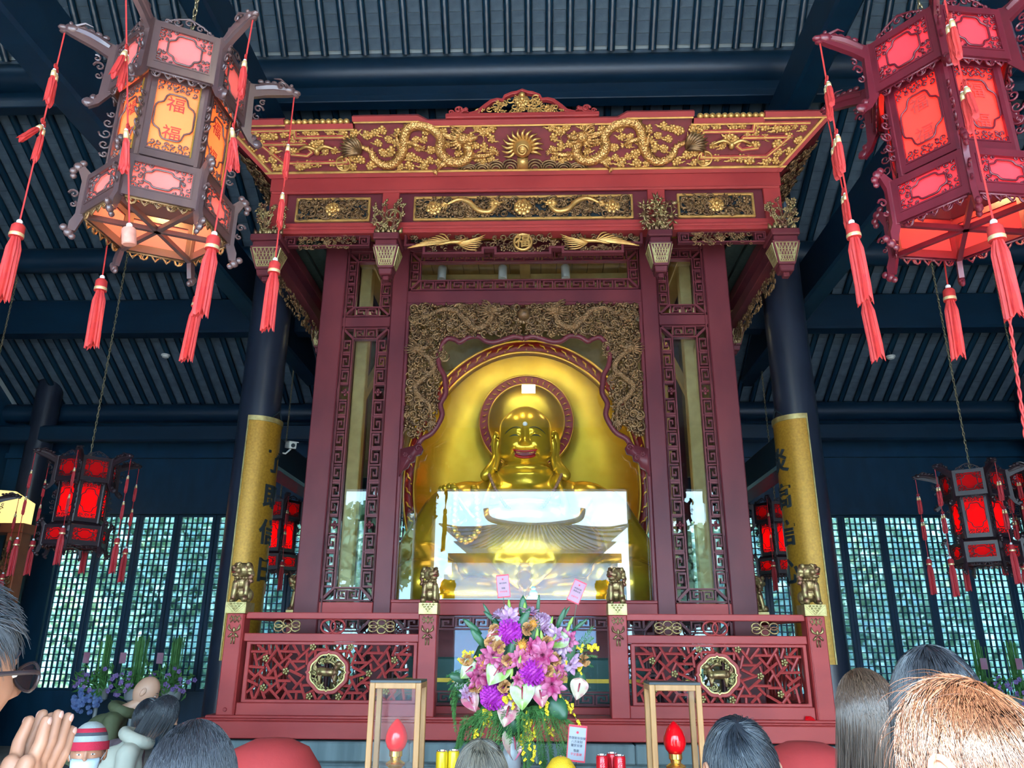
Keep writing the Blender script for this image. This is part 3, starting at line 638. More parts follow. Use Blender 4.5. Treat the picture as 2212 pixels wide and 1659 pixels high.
# flaring dragon cornice
cs = MB(); SL = .6
CM = Matrix(((1, 0, 0, 0), (0, .65, -.75, 7.5), (0, .75, .65, 6.73), (0, 0, 0, 1)))     # local: x along, z up the slope, -y outward
def corn(m): b = MB(); b.m = CM; return b
def flare(z): return 2.885 + z * .75
b = corn(0); b.prism([(-flare(0), 0), (flare(0), 0), (flare(SL), SL), (-flare(SL), SL)], 0, .05); cor = b.build('cornice_panel', 'redground', sh)
b = corn(0); b.prism([(-flare(0), -.005), (flare(0), -.005), (flare(.05), .05), (-flare(.05), .05)], -.03, 0).build('cornice_rail', 'redrail', cor, bev=.006)
b = corn(0); b.prism([(-flare(.05), .05), (flare(.05), .05), (flare(.072), .072), (-flare(.072), .072)], -.04, 0).build('gilt_strip', 'gilt', cor)
TOP = [(-3.335, .60), (-2.62, .60), (-2.62, .545), (-1.86, .545), (-1.86, .62), (-1.14, .62), (-1.04, .565), (-.84, .565)]
TOP = TOP + [(-x, z) for x, z in TOP[::-1]]
b = corn(0); b.ring([(x, z + .055) for x, z in TOP], [(x, z) for x, z in TOP], -.045, .03, closed=False).build('cornice_rail', 'redrail', cor, bev=.01)
b = corn(0); b.ring([(x * .995, z - .002) for x, z in TOP], [(x * .995, z - .018) for x, z in TOP], -.05, .0, closed=False).build('gilt_strip', 'gilt', cor)
for sx in (-1, 1):
    b = corn(0); b.ring([(sx * flare(z), z) for z in (0, .6)], [(sx * (flare(z) - .05), z) for z in (0, .6)], -.035, .02, closed=False).build('cornice_rail', 'redrail', cor)
    b = corn(0); b.ring([(sx * (flare(z) - .055), z) for z in (.06, .6)], [(sx * (flare(z) - .085), z) for z in (.06, .6)], -.04, .0, closed=False).build('gilt_strip', 'gilt', cor)
    # stepped scroll frame at the end
    fr = [(1.98, .45), (1.98, .17), (2.70, .17), (2.92, .38), (2.42, .38), (2.36, .29), (2.42, .25), (2.6, .27)]
    fr2 = [(1.98, .45), (2.52, .45), (2.52, .53), (3.12, .53)]
    for f_ in (fr, fr2):
        b = corn(0); b.ribbon([(sx * x, z) for x, z in f_], .045, -.03, .0).build('scroll_frame', 'redrail', cor)
        b = corn(0); b.ribbon([(sx * x, z) for x, z in f_], .016, -.04, .0).build('gilt_strip', 'gilt', cor)
    # dragon
    px = [(782, 317), (801, 328), (805, 343), (823, 359), (843, 360), (861, 345), (872, 325), (877, 298), (888, 277), (911, 271), (938, 279), (955, 300), (951, 327), (966, 350), (991, 356), (1012, 345), (1014, 325), (1004, 308)]
    path = [((x - 1130) / 193.5, .07 + (372 - y) / 108 * .53) for x, y in px]
    b = dragon(path, .056, -.02, -sx, legs=((.62, .24, -.1), (.78, -.14, -.1), (.9, .3, .04), (.35, -.05, .17), (.4, .2, -.06)), hs=1.05)
    b.v = [tuple(CM @ Vector(p)) for p in b.v]; b.build('dragon_carving', 'giltscale', cor, True)
    b = corn(0); x0, z0 = sx * -(1130 - 770) / 193.5 * -1, .26      # tail plume
    for k in range(9):
        a = (pi * .5 + sx * -.15 + sx * -(k - 1) * .2); l = .26 - .012 * abs(k - 3)
        b.tube(smooth_path([(sx * 1.82, -.02, .27), (sx * 1.82 + cos(a) * l * .6 * 1, -.07, .27 + sin(a) * l * .5), (sx * 1.82 + cos(a - sx * .25) * l, -.05, .27 + sin(a - sx * .25) * l * .9)], 3), [.022, .026, .028, .026, .02, .012, .002], 6)
    b.build('tail_plume', 'giltdark', cor, True)
    b = corn(0); b.lathe([(0, -.02), (.068, -.02), (.07, -.035), (.085, -.035), (.09, -.02), (.09, .01)], 28, (sx * 2.12 * .965 - sx * .02, 0, .155), 'Y')
    for q in (-.026, .026): b.box(sx * 2.026 - .06, sx * 2.026 + .06, -.035, -.015, .155 + q - .006, .155 + q + .006)
    b.box(sx * 2.026 - .006, sx * 2.026 + .006, -.035, -.015, .1, .21).build('longevity_medallion', 'gilt', cor, True)
    b = corn(0)      # bat beside the scroll frame
    b.ell((sx * 2.3, -.05, .3), (.035, .03, .045), 8, 6)
    for s in (-1, 1):
        b.tube(smooth_path([(sx * 2.3, -.05, .31), (sx * 2.3 + s * .1, -.06, .36), (sx * 2.3 + s * .24, -.04, .3)], 3), [.02, .022, .022, .02, .018, .012, .003], 5)
    b.build('bat_carving', 'gilt', cor, True)
    r = random.Random(77)
    spots = []
    occ = [(sx * -x, z) for x, z in path[1:]]
    tries = 0
    while len(spots) < 75 and tries < 9000:
        tries += 1
        z = r.uniform(.11, .53); x = r.uniform(.33, 2.85 + z * .6)
        if 1.95 < x < 2.8 and .2 < z < .42 and r.random() < .8: continue
        if any((abs(x) - abs(ox)) ** 2 + (z - oz) ** 2 < .078 ** 2 for ox, oz in occ): continue
        if any((x - a) ** 2 + (z - c) ** 2 < .088 ** 2 for a, c in spots): continue
        if (x - 2.03) ** 2 + (z - .155) ** 2 < .12 ** 2 or (x - 1.8) ** 2 + (z - .36) ** 2 < .13 ** 2: continue
        spots.append((x, z))
        s = r.uniform(.085, .12)
        put('cloud', CLOUD[r.randrange(3)], cor, CM @ T(sx * x, 0, z) @ RY(r.uniform(-.6, .6)) @ SC(s * r.choice((-1, 1)), s * .9, s))
    # waves along the foot of the panel
    for k in range(4):
        b = corn(0); xx = sx * (.14 + .16 * k)
        for q in range(3): b.tube([(xx + cos(a) * (.1 - .028 * q), -.02 - .012 * q, .075 + sin(a) * (.1 - .028 * q) * (1 - .15 * k)) for a in [pi * j / 10 for j in range(11)]], .012, 5)
        b.build('wave_carving', 'giltdark', cor, True)
b = corn(0); b.ell((0, -.05, .31), .105, 18, 12); b.box(-.06, .06, -.06, 0, .08, .2)
for k in range(14):
    a = pi * (-.15 + 1.3 * k / 13)
    b.tube(smooth_path([(cos(a) * .1, -.04, .31 + sin(a) * .1), (cos(a + .15) * .17, -.06, .31 + sin(a + .15) * .16), (cos(a) * .24, -.03, .31 + sin(a) * .21)], 3), [.02, .022, .02, .018, .014, .008, .002], 5)
b.spiral(0, .31, .07, 2, 0, .012, -.16, 24); b.build('flaming_pearl', 'gilt', cor, True)
# lotus roll on top of the low sections
for sx in (-1, 1):
    for k in range(11):
        M = CM @ T(sx * (1.93 + .066 * k), -.01, .615)
        b = MB(); b.m = M; b.ell((0, 0, 0), (.038, .04, .034), 8, 5, RY(.5)); b.build('lotus_petal', 'gilt', cor, True)
# central crest
cr_ = [(-.84, 7.16), (-.80, 7.19), (-.74, 7.20), (-.70, 7.24), (-.64, 7.25), (-.60, 7.19), (-.5, 7.22), (-.43, 7.29), (-.35, 7.36), (-.28, 7.38), (-.22, 7.37), (-.20, 7.42), (-.12, 7.46), (-.06, 7.47), (0, 7.50)]
cz = lambda p: (p[0], p[1] + .02)
ol = [cz(p) for p in cr_] + [cz((-x, z)) for x, z in cr_[::-1][1:]]
crest = MB().ring(ol, [(x * .93, max(z - .035, 7.17)) for x, z in ol], 7.02, 7.08, closed=False).build('crest_frame', 'redrail', cor, bev=.006)
MB().box(-.84, .84, 7.0, 7.1, 7.13, 7.19).build('crest_sill', 'redrail', crest, bev=.01)
def crin(x, z): x = abs(x); return x < .5 and z < 7.44 - .5 * x ** 1.2 and z > 7.19
foliage(crest, 'pine_carving', -.52, .52, 7.19, 7.46, 7.05, 170, 'gilt', 61, .03, 0, crin, sc=.8)
b = MB(); flower(b, 0, 7.03, 7.36, .085, 9, 3); b.ell((0, 7.0, 7.41), .035, 8, 6); b.build('figure_carving', 'gilt', crest, True)
for sx in (-1, 1):
    b = MB(); b.spiral(sx * .7, 7.24, .045, 1.3, 0, .014, 7.02); b.spiral(sx * .78, 7.21, .03, 1.2, 0, .01, 7.02); b.ell((sx * .62, 7.05, 7.27), .026, 8, 6); b.build('crest_volute', 'redrail', crest, True)
# side panels of the cornice
for sx in (-1, 1):
    b = MB()
    def sp(y, q): return (sx * (2.885 + q * .45), y, 6.73 + q * .39)
    b.add([sp(7.5, 0), sp(11.7, 0), sp(12.15, 1), sp(7.05, 1), (sx * 2.85, 7.55, 6.8), (sx * 2.85, 11.7, 6.8), (sx * 3.3, 12.1, 7.16), (sx * 3.3, 7.1, 7.16)], [(0, 1, 2, 3), (4, 7, 6, 5), (0, 3, 7, 4), (1, 5, 6, 2), (3, 2, 6, 7), (0, 4, 5, 1)])
    p = b.build('cornice_side', 'redground', sh)
    Ms = Matrix(((0, -sx * .65, sx * .75, sx * 2.885), (1, 0, 0, 0), (0, .75, .65, 6.73), (0, 0, 0, 1)))
    Ms = Matrix(((0, -sx * .65, sx * .75, sx * 2.885), (1, 0, 0, 0), (0, .75 , .65, 6.73), (0, 0, 0, 1)))
    foliage(p, 'side_carving', 7.4, 11.6, .08, .55, -.01, 420, 'giltdark', 91 + sx, .03, 0, mtx=Ms)
# ---------------------------------------------------------------- fused sculpted meshes
def fuse(mb, vox, m, name='body', it=3, fac=.5):
    me = mb.mesh(name, m); o = bpy.data.objects.new(name, me)
    r = o.modifiers.new('r', 'REMESH'); r.mode = 'VOXEL'; r.voxel_size = vox; r.use_smooth_shade = True
    if it: s = o.modifiers.new('s', 'SMOOTH'); s.factor = fac; s.iterations = it
    q = bake(o); bpy.data.meshes.remove(me); q.name = name
    q.shade_smooth()
    return q
def cap(b, p, q, r0, r1, n=10):
    p = Vector(p); q = Vector(q); b.tube([p, p.lerp(q, .25), p.lerp(q, .5), p.lerp(q, .75), q], [r0, r0 * .75 + r1 * .25, (r0 + r1) / 2, r0 * .25 + r1 * .75, r1], n); b.ell(p, r0, n, 6); b.ell(q, r1, n, 6)

# ---------------------------------------------------------------- stone plinth and balustrade
pl = root('stone_plinth', (0, 9.6, 0), 'grey-green stone plinth under the red balustrade and shrine', 'plinth')
MB().box(-2.95, 2.95, 7.5, 12.0, 0, .70).build('plinth_core', 'stone', pl)
for k in range(6):
    a = -2.97 + k * .99; MB().box(a + .002, a + .988, 7.4, 12.0, .70, .86).build('coping_stone', 'stone', pl, bev=.012)
    MB().box(a + .05, a + .95, 7.47, 7.52, .05, .66).build('facing_stone', 'stone', pl, bev=.008)
mkr = MAT['redrail']
rl = root('balustrade', (0, 7.5, .86), 'carved red balustrade with gilt lattice panels in front of the shrine', 'balustrade')
RYF = 7.5
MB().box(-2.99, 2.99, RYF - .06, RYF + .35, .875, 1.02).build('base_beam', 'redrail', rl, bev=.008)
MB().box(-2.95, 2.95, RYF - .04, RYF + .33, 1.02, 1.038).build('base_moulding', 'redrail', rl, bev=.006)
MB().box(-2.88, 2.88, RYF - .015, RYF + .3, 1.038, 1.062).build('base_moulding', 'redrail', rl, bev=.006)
for sx in (-1, 1):
    MB().box(*sorted((sx * 2.99, sx * 2.62)), RYF + .35, 11.9, .875, 1.02).build('base_beam', 'redrail', rl, bev=.008)
def knot(x, y, z, par):
    b = MB()
    for s in (-1, 1):
        b.tube([(x + s * (.03 + .022 * cos(a)), y - .006, z + .02 * sin(a)) for a in [2 * pi * k / 10 for k in range(11)]], .0045, 5)
        b.tube([(x + .02 * s - .02, y - .008, z - .035), (x + .02 * s + .02, y - .008, z + .03)], .004, 4); b.tube([(x + .02 * s + .02, y - .008, z - .035), (x + .02 * s - .02, y - .008, z + .03)], .004, 4)
        b.tube(smooth_path([(x + s * .05, y - .004, z - .05), (x + s * .045, y - .012, z - .09), (x + s * .01, y - .01, z - .11)], 3), [.004, .008, .012, .012, .01, .008, .004], 6)
        b.tube([(x + s * .01, y - .01, z - .13), (x + s * .045, y - .01, z - .165)], [.012, .008], 6)
        b.tube([(x + s * .011, y - .008, z - .16), (x + s * .013, y - .008, z - .225)], [.009, .006], 6)
    b.ell((x, y - .008, z - .1), (.014, .01, .025), 8, 5)
    b.build('endless_knot_carving', 'bronze', par, True)
NEW = (-2.70, -.88, .885, 2.70)
for x in NEW:
    p = MB().box(x - .085, x + .085, RYF - .02, RYF + .15, 1.06, 1.95).build('newel_post', 'redrail', rl, bev=.008)
    knot(x, RYF - .02, 1.90, p)
    if abs(x) > 1:
        for s in (-1,): MB().tube([(x + .072 * (1 if x < 0 else -1), RYF - .024, 1.07), (x + .072 * (1 if x < 0 else -1), RYF - .024, 1.94)], .006, 6).build('newel_bead', 'redrail', p)
MB().lathe([(0, -.006), (.014, -.006), (.018, 0), (0, .004)], 14, (-2.70, RYF - .022, 1.11), 'Y').build('peg', 'halored', rl)
SEG = """235,425,320,505 375,425,395,550 460,425,545,610 610,425,565,495 670,425,755,555 785,425,800,505 885,460,720,610 160,515,370,515 510,510,735,515 195,535,235,685 370,530,235,610 470,490,345,650 660,535,515,660 840,520,850,670 930,490,860,575 950,490,1090,490 945,490,945,580 1065,435,1095,495 1240,435,1190,500 1200,505,1330,505 1330,505,1330,580 1320,440,1400,580 1420,460,1540,620 1510,440,1480,520 1440,530,1400,680 1630,440,1525,570 1690,440,1720,515 1840,440,1720,630 1570,525,1770,525 1625,545,1745,675 1920,440,1885,560 1815,500,1895,680 2070,440,1980,530 1920,540,2120,540 1950,560,2030,630 2085,550,2010,710 425,590,555,730 480,670,360,810 135,695,325,705 340,660,395,750 305,725,170,850 120,740,205,810 450,730,510,950 615,590,730,720 660,630,830,630 635,620,580,710 830,680,710,745 635,735,800,805 550,770,490,810 260,780,400,925 310,825,460,830 490,860,660,860 625,795,735,900 830,800,690,960 110,855,250,915 205,915,100,1000 155,975,180,1075 300,860,205,1070 480,880,330,1000 290,960,335,1070 400,960,515,1075 600,880,475,1010 570,930,680,1080 605,985,550,1080 620,985,810,985 735,1000,730,1080 780,885,850,1070 810,910,920,910 960,960,850,1020 945,990,990,1080 1070,1010,1015,1080 1120,1010,1165,1080 1240,950,1330,1010 1280,910,1410,915 1430,880,1320,1080 1390,800,1510,980 1410,690,1580,770 1600,760,1410,820 1420,640,1590,640 1650,600,1510,720 1630,650,1660,740 1840,610,1680,740 1770,690,1990,1080 1960,630,1830,770 1880,725,2110,720 1940,745,2030,830 2110,770,1960,880 1650,790,1490,920 1540,875,1760,880 1600,890,1690,980 1370,995,1570,995 1450,1010,1450,1080 1640,960,1510,1080 1590,1010,1620,1080 1790,750,1740,830 2110,850,1880,1000 1700,980,1880,1080 1720,900,1900,900 2060,900,2110,1070 1990,960,1900,1080"""
FLW = [(915, 455), (345, 595), (595, 745), (315, 940), (905, 1035), (1375, 455), (1920, 605), (1630, 765), (1275, 1040), (1870, 970)]
def uv(x, y):
    t = (y - 425) / 655; l = 165 - 75 * t; r = 2130 + 80 * t
    return (x - l) / (r - l), 1 - min(max((y - 430) / 645, 0), 1)
b = MB(); flower(b, 0, 0, 0, .036, 5, 1, .34); BLOS = b.mesh('blossom', 'giltpale', True)
def ogee(r, n=16):
    o = []
    for q in range(4):
        a0 = pi / 2 * q
        for k in range(n):
            t = k / n; a = a0 + pi / 2 * t; rr = r * (.94 - .028 * cos(8 * a) + (.09 if k == 0 else 0))
            o.append((rr * cos(a), rr * .96 * sin(a)))
    return o
def animal(sd):
    b = MB(); cap(b, (-.09, 0, 0), (.07, 0, -.01), .05, .045); cap(b, (.08, 0, .03), (.11, -.01, .08), .035, .03); b.ell((.12, -.02, .085), (.045, .035, .035), 9, 6)
    b.ell((.16, -.02, .075), (.02, .02, .018), 7, 5)
    for x, l in ((-.1, .02), (-.07, -.02), (.05, .03), (.085, -.01)): cap(b, (x, -.01, -.02), (x + l, -.01, -.12), .022, .014)
    for k in range(6): b.tube(smooth_path([(-.12, 0, .01), (-.16, -.01, .03 + .02 * k), (-.15 + .015 * k, -.01, .08 + .015 * k)], 3), [.014] * 6 + [.003], 5)
    for k in range(5): b.tube(smooth_path([(.08, -.02, .06), (.05 - .01 * k, -.03, .1 + .005 * k), (.03 - .02 * k, -.02, .09)], 2), [.013] * 4 + [.004], 5)
    return b
for sx in (-1, 1):
    x0, x1 = (-2.615, -.965) if sx < 0 else (.97, 2.615)
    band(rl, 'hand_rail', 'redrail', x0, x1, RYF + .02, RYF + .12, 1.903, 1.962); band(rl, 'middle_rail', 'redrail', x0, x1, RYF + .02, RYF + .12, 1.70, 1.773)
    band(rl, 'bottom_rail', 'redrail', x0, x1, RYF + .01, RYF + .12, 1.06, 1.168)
    xi0, xi1, zi0, zi1 = x0 + .07, x1 - .045, 1.195, 1.672
    p = MB().ring([(x0 + .03, 1.168), (x1 - .01, 1.168), (x1 - .01, 1.698), (x0 + .03, 1.698)], [(xi0, zi0), (xi1, zi0), (xi1, zi1), (xi0, zi1)], RYF + .03, RYF + .09).build('lattice_panel', 'redrail', rl, bev=.005)
    XZ = lambda u, v: (xi0 + (xi1 - xi0) * u, zi0 + (zi1 - zi0) * v)
    for s in SEG.split():
        a, b_, c, d = map(float, s.split(',')); q0 = XZ(*uv(a, b_)); q1 = XZ(*uv(c, d))
        b = MB(); b.tube([(q0[0], RYF + .055, q0[1]), (q1[0], RYF + .055, q1[1])], .0135, 6); b.build('lattice_bar', 'redrail', p, 'auto')
    for a, c in FLW: u = XZ(*uv(a, c)); put('blossom', BLOS, p, T(u[0], RYF + .035, u[1]))
    mc = XZ(*uv(1120, 755)); O = ogee(.212); I = ogee(.178); J = ogee(.165)
    q = MB().ring([(mc[0] + x, mc[1] + z) for x, z in O], [(mc[0] + x, mc[1] + z) for x, z in I], RYF + .015, RYF + .09).build('medallion', 'redrail', p, bev=.005)
    q['label'] = 'red ogee medallion with a gilt beast'
    MB().ring([(mc[0] + x, mc[1] + z) for x, z in I], [(mc[0] + x, mc[1] + z) for x, z in J], RYF + .02, RYF + .08).build('medallion_rim', 'giltpale', p)
    b = animal(sx); b.v = [(mc[0] - sx * x * .85, RYF + .05 + y, mc[1] + z * .8 + .005) for x, y, z in b.v]; b.build('beast_carving', 'bronze', p, True)
    foliage(p, 'foliage_carving', mc[0] - .16, mc[0] + .16, mc[1] - .16, mc[1] + .16, RYF + .065, 90, 'giltpale', 3 + sx, .01, 0, lambda x, z: ((x - mc[0]) ** 2 + (z - mc[1]) ** 2) ** .5 > .105 and abs(x - mc[0]) + abs(z - mc[1]) < .2, sc=.6)
    # openwork in the gap under the hand rail
    L_ = x1 - x0
    for k, u in enumerate((.235, .5, .78)):
        cx_, cz_ = x0 + L_ * u, 1.838; b = MB()
        if k == 1:
            for s in (-1, 1): b.tube([(cx_ + s * .045 + .068 * cos(a), RYF + .06, cz_ + .064 * sin(a)) for a in [2 * pi * j / 22 for j in range(23)]], .009, 6)
            b.tube([(cx_ + .115 * cos(a), RYF + .065, cz_ + .064 * sin(a)) for a in [2 * pi * j / 28 for j in range(29)]], .008, 6)
            b.build('double_coin_openwork', 'redrail', rl, True)
        else:
            for j in range(6):
                a = pi / 6 + pi / 3 * j; b.tube([(cx_ + cos(a) * .095 + .04 * cos(t), RYF + .06, cz_ + sin(a) * .034 + .03 * sin(t)) for t in [2 * pi * m_ / 12 for m_ in range(13)]], .0085, 6)
            for s in (-1, 1): b.ell((cx_ + s * .025, RYF + .05, cz_ + .01), .012, 7, 5)
            b.build('cloud_openwork', 'bronze', rl, True)
# guardian lions on the newels
def lion_mesh():
    b = MB()
    b.ell((0, .03, .20), (.068, .075, .085), 14, 9); b.ell((0, .055, .10), (.072, .075, .075), 14, 9)          # chest, haunches
    for s in (-1, 1):
        cap(b, (s * .052, -.02, .19), (s * .058, -.045, .03), .033, .024); b.ell((s * .058, -.062, .016), (.027, .036, .018), 9, 6)
        b.ell((s * .068, .05, .07), (.035, .055, .06), 10, 7); b.ell((s * .075, -.0, .018), (.026, .045, .02), 9, 6)
    b.ell((-.062, -.07, .035), .034, 10, 7)                                                     # ball under the paw
    H = T(0, -.02, .315) @ RZ(rad(48)); g = MB(); g.m = H
    g.ell((0, .01, .0), (.075, .075, .072), 14, 9)
    g.ell((0, -.06, .0), (.05, .05, .038), 12, 8); g.ell((0, -.095, .022), (.03, .022, .02), 8, 6)   # muzzle, nose
    g.ell((0, -.055, -.05), (.04, .045, .02), 10, 6)                                            # jaw
    for s in (-1, 1):
        g.ell((s * .03, -.062, .045), .018, 8, 6); g.ell((s * .034, -.05, .062), (.024, .02, .012), 8, 5); g.ell((s * .075, .02, .045), (.02, .026, .03), 8, 6); g.ell((s * .042, -.055, -.01), (.028, .03, .03), 8, 6)
        for k in range(5): g.ell((s * (.068 - .004 * k), .03 + .012 * k, .03 - .035 * k), (.022, .024, .021), 7, 5)
    for k in range(9):
        a = pi * (k / 8); g.ell((.07 * cos(a), .055, .06 * sin(a) + .0), .022, 7, 5)
        g.ell((.06 * cos(a), .075, .04 * sin(a) - .05), .024, 7, 5)
    b.v += g.v; o = len(b.v) - len(g.v); b.f += [tuple(i + o for i in f) for f in g.f]
    for k in range(7): b.ell((.062 * cos(pi * k / 6 + pi), -.035 - .03 * sin(pi * k / 6), .235), .014, 7, 5)       # collar bells
    b.tube(smooth_path([(.03, .11, .05), (.06, .13, .14), (.03, .125, .22), (.0, .12, .28)], 3), .022, 7)
    return fuse(b, .0058, 'bronze', 'lion_body', 1, .4)
LION = lion_mesh()
tg = MB(); tg.m = T(0, -.02, .315) @ RZ(rad(48)); tg.ell((0, -.075, -.028), (.026, .035, .008), 9, 5); TONG = tg.mesh('tongue', 'halored', True)
lb = MB().box(-.098, .098, -.10, .13, -.1, 0).mesh('pedestal_block', 'giltpale')
pd = MB()
for s in (-1, 1): pd.ribbon([(s * .09, -.008), (0, -.088)], .009, -.108, -.1); pd.ribbon([(s * .09, -.03), (s * .09, -.092), (s * .02, -.092), (s * .09, -.03)], .005, -.105, -.1)
PDL = pd.mesh('triangle_moulding', 'giltpale'); pd = MB()
for q in range(4):
    for k in range(4 - q): pd.ell((-.048 + .032 * k + .016 * q, -.102, -.014 - .021 * q), (.012, .008, .009), 7, 5)
PDS = pd.mesh('lotus_seed_relief', 'giltpale', True)
LAB = ('gilt guardian lion on the far left newel, head turned left', 'bronze guardian lion on the inner left newel, head turned right', 'bronze guardian lion on the inner right newel, head turned left', 'gilt guardian lion on the far right newel, head turned right')
for x, f, lab in zip(NEW, (1, -1, 1, -1), LAB):
    r = root('guardian_lion', (x, RYF + .05, 2.05), lab, 'statue', 'guardian lions on the newels')
    sc = 1.0 if abs(x) > 1 else .9
    put('lion_body', LION, r, SC(-f * sc, sc, sc * .96) if f < 0 else SC(-f * sc, sc, sc * .96), world=False); put('tongue', TONG, r, SC(-f * sc, sc, sc * .96), world=False)
    put('pedestal_block', lb, r, SC(1 if abs(x) > 1 else .88, 1, 1), world=False); put('triangle_moulding', PDL, r, SC(1 if abs(x) > 1 else .88, 1, 1), world=False); put('lotus_seed_relief', PDS, r, None, world=False, kind='stuff')
# ---------------------------------------------------------------- inside the shrine
mk('white', (.8, .8, .78), .3); mk('lip', (.55, .012, .012), .25); mk('beadwood', (.36, .17, .10), .4); mk('canlight', (.72, .70, .62), .4); mk('jade', (.35, .62, .60), .3)
inn = root('shrine_interior_frame', (0, 9.8, 1.04), 'yellow timber framing and plank ceiling inside the glass shrine', 'frame')
for k in range(20):
    x = -2.1 + k * .21; MB().box(x + .003, x + .207, 8.46, 11.3, 6.5, 6.53).build('ceiling_plank', 'yellowwood', inn, bev=.004)
for y in (9.35, 10.6): MB().box(-2.12, 2.12, y, y + .16, 6.24, 6.42).build('cross_joist', 'yellowwood', inn, bev=.01)
MB().box(-.07, .07, 8.46, 11.3, 6.34, 6.5).build('spine_joist', 'yellowwood', inn, bev=.01)
for sx in (-1, 1):
    MB().box(*sorted((sx * 1.93, sx * 2.08)), 8.75, 8.9, 1.05, 6.5).build('corner_post', 'yellowwood', inn, bev=.01)
    MB().box(*sorted((sx * 1.95, sx * 2.1)), 10.9, 11.05, 1.05, 6.5).build('corner_post', 'yellowwood', inn, bev=.01)
    MB().box(*sorted((sx * 1.9, sx * 2.08)), 8.6, 11.2, 6.2, 6.4).build('side_joist', 'yellowwood', inn, bev=.01)
    b = MB(); b.tube([(sx * 2.0, 8.95, 4.55), (sx * 1.95, 10.2, 5.7)], .06, 4); b.build('brace', 'yellowwood', inn)
MB().box(-2.12, 2.12, 11.32, 11.4, 4.05, 6.5).build('back_board', 'yellowwood', inn)
MB().box(-2.12, 2.12, 11.3, 11.42, 1.95, 2.1).build('back_rail', 'red', inn)
for sx in (-1, 1):
    MB().box(*sorted((sx * 1.28, sx * 1.6)), 11.28, 11.32, 4.75, 5.05).build('vent', 'ink', inn)
    for k in range(11): key(inn, sx * 1.9, 2.2 + .17 * k, .15, .15, 11.35, fx=sx, fz=1 if k % 2 else -1)
for x in (-1.06, -.28, .52):
    r = root('ceiling_spotlight', (x, 8.75, 6.5), {-1.06: 'white cylinder spotlight at the left under the shrine ceiling', -.28: 'white cylinder spotlight left of the centre joist in the shrine', .52: 'white cylinder spotlight right of the centre joist in the shrine'}[x], 'lamp', 'shrine ceiling spotlights')
    b = MB(); b.m = T(x, 8.85, 6.17) @ RX(rad(-12)); b.lathe([(0, -.09), (.05, -.09), (.056, -.08), (.056, .1), (.05, .11), (0, .11)], 18); b.build('lamp_can', 'canlight', r, 'auto')
    MB().tube([(x, 8.85, 6.27), (x, 8.85, 6.5)], .012, 6).build('stem', 'canlight', r)
    li = bpy.data.lights.new('spot', 'SPOT'); li.energy = 14; li.spot_size = rad(105); li.spot_blend = .6; li.color = (1, .83, .45); li.shadow_soft_size = .05
    lo = bpy.data.objects.new('spot', li); COL.objects.link(lo); lo.parent = r; lo.matrix_parent_inverse = WM[r.name].inverted(); lo.location = (x, 8.87, 6.05)
    lo.rotation_euler = (Vector((0, 10.4, 4.2)) - lo.location).to_track_quat('-Z', 'Y').to_euler()
for i, (x, y) in enumerate(((-1.5, 10.9), (1.5, 10.9))):      # unseen fill strips added to brighten the halo and the ceiling
    r = root('halo_fill_strip', (x, y, 6.2), 'small warm fill strip added unseen %s in the shrine' % ('left above the halo' if x < 0 else 'right above the halo'), 'lamp')
    MB().box(x - .3, x + .3, 10.3, 10.36, 6.14, 6.2).build('fill_housing', 'canlight', r)
    li = bpy.data.lights.new('strip', 'AREA'); li.shape = 'RECTANGLE'; li.size = .6; li.size_y = .08; li.energy = 2.2; li.color = (1, .85, .5)
    lo = bpy.data.objects.new('strip', li); COL.objects.link(lo); lo.parent = r; lo.matrix_parent_inverse = WM[r.name].inverted(); lo.location = (x, 10.2, 6.12); lo.rotation_euler = (rad(-20), 0, 0)
r = root('facefill_strip', (0, 8.5, 2.12), 'low warm footlight strip added unseen behind the shrine sill', 'lamp')  # unseen fill light added to brighten the statue's face
MB().box(-.9, .9, 8.42, 8.47, 2.1, 2.14).build('fill_housing', 'canlight', r)
li = bpy.data.lights.new('facefill', 'AREA'); li.shape = 'RECTANGLE'; li.size = 1.8; li.size_y = .04; li.energy = 2.0; li.color = (1, .86, .5)
lo = bpy.data.objects.new('facefill', li); COL.objects.link(lo); lo.parent = r; lo.matrix_parent_inverse = WM[r.name].inverted(); lo.location = (0, 8.47, 2.15); lo.rotation_euler = (rad(150), 0, 0)
# pedestal
pe = root('statue_pedestal', (0, 9.7, 1.05), 'teal and gilt pedestal under the golden statue', 'pedestal')
MB().box(-1.75, 1.75, 8.75, 10.5, 1.05, 1.55).build('pedestal_base', 'green', pe, bev=.02); MB().box(-1.7, 1.7, 8.8, 10.5, 1.55, 2.0).build('pedestal_dado', 'redground', pe)
MB().box(-1.78, 1.78, 8.72, 10.52, 2.0, 2.1).build('pedestal_top', 'halogold', pe, bev=.02); MB().box(-1.77, 1.77, 8.73, 10.5, 1.3, 1.34).build('gilt_band', 'halogold', pe)
# halo
ha = root('body_halo', (0, 10.9, 2.1), 'large golden oval halo with a red flame border behind the statue', 'halo')
HZ, HA, HB = 3.8, 1.74, 2.16
def oval(k, y, n=72, a=HA, bb=HB): return [(k * a * cos(2 * pi * i / n), y, HZ + k * bb * sin(2 * pi * i / n)) for i in range(n)]
def rings(rs, m, name, par, n=72, f=oval):
    b = MB(); vs = [p for k, y in rs for p in f(k, y)]; fs = [(i * n + j, i * n + (j + 1) % n, (i + 1) * n + (j + 1) % n, (i + 1) * n + j) for i in range(len(rs) - 1) for j in range(n)]
    return b.add(vs, fs).build(name, m, par, True)
rings([(.9, 10.66), (.82, 10.76), (.65, 10.86), (.4, 10.92), (.001, 10.94)], 'halo', 'dish', ha)
rings([(.985, 10.62), (.985, 10.60), (.915, 10.60), (.915, 10.66)], 'halored', 'flame_border', ha)
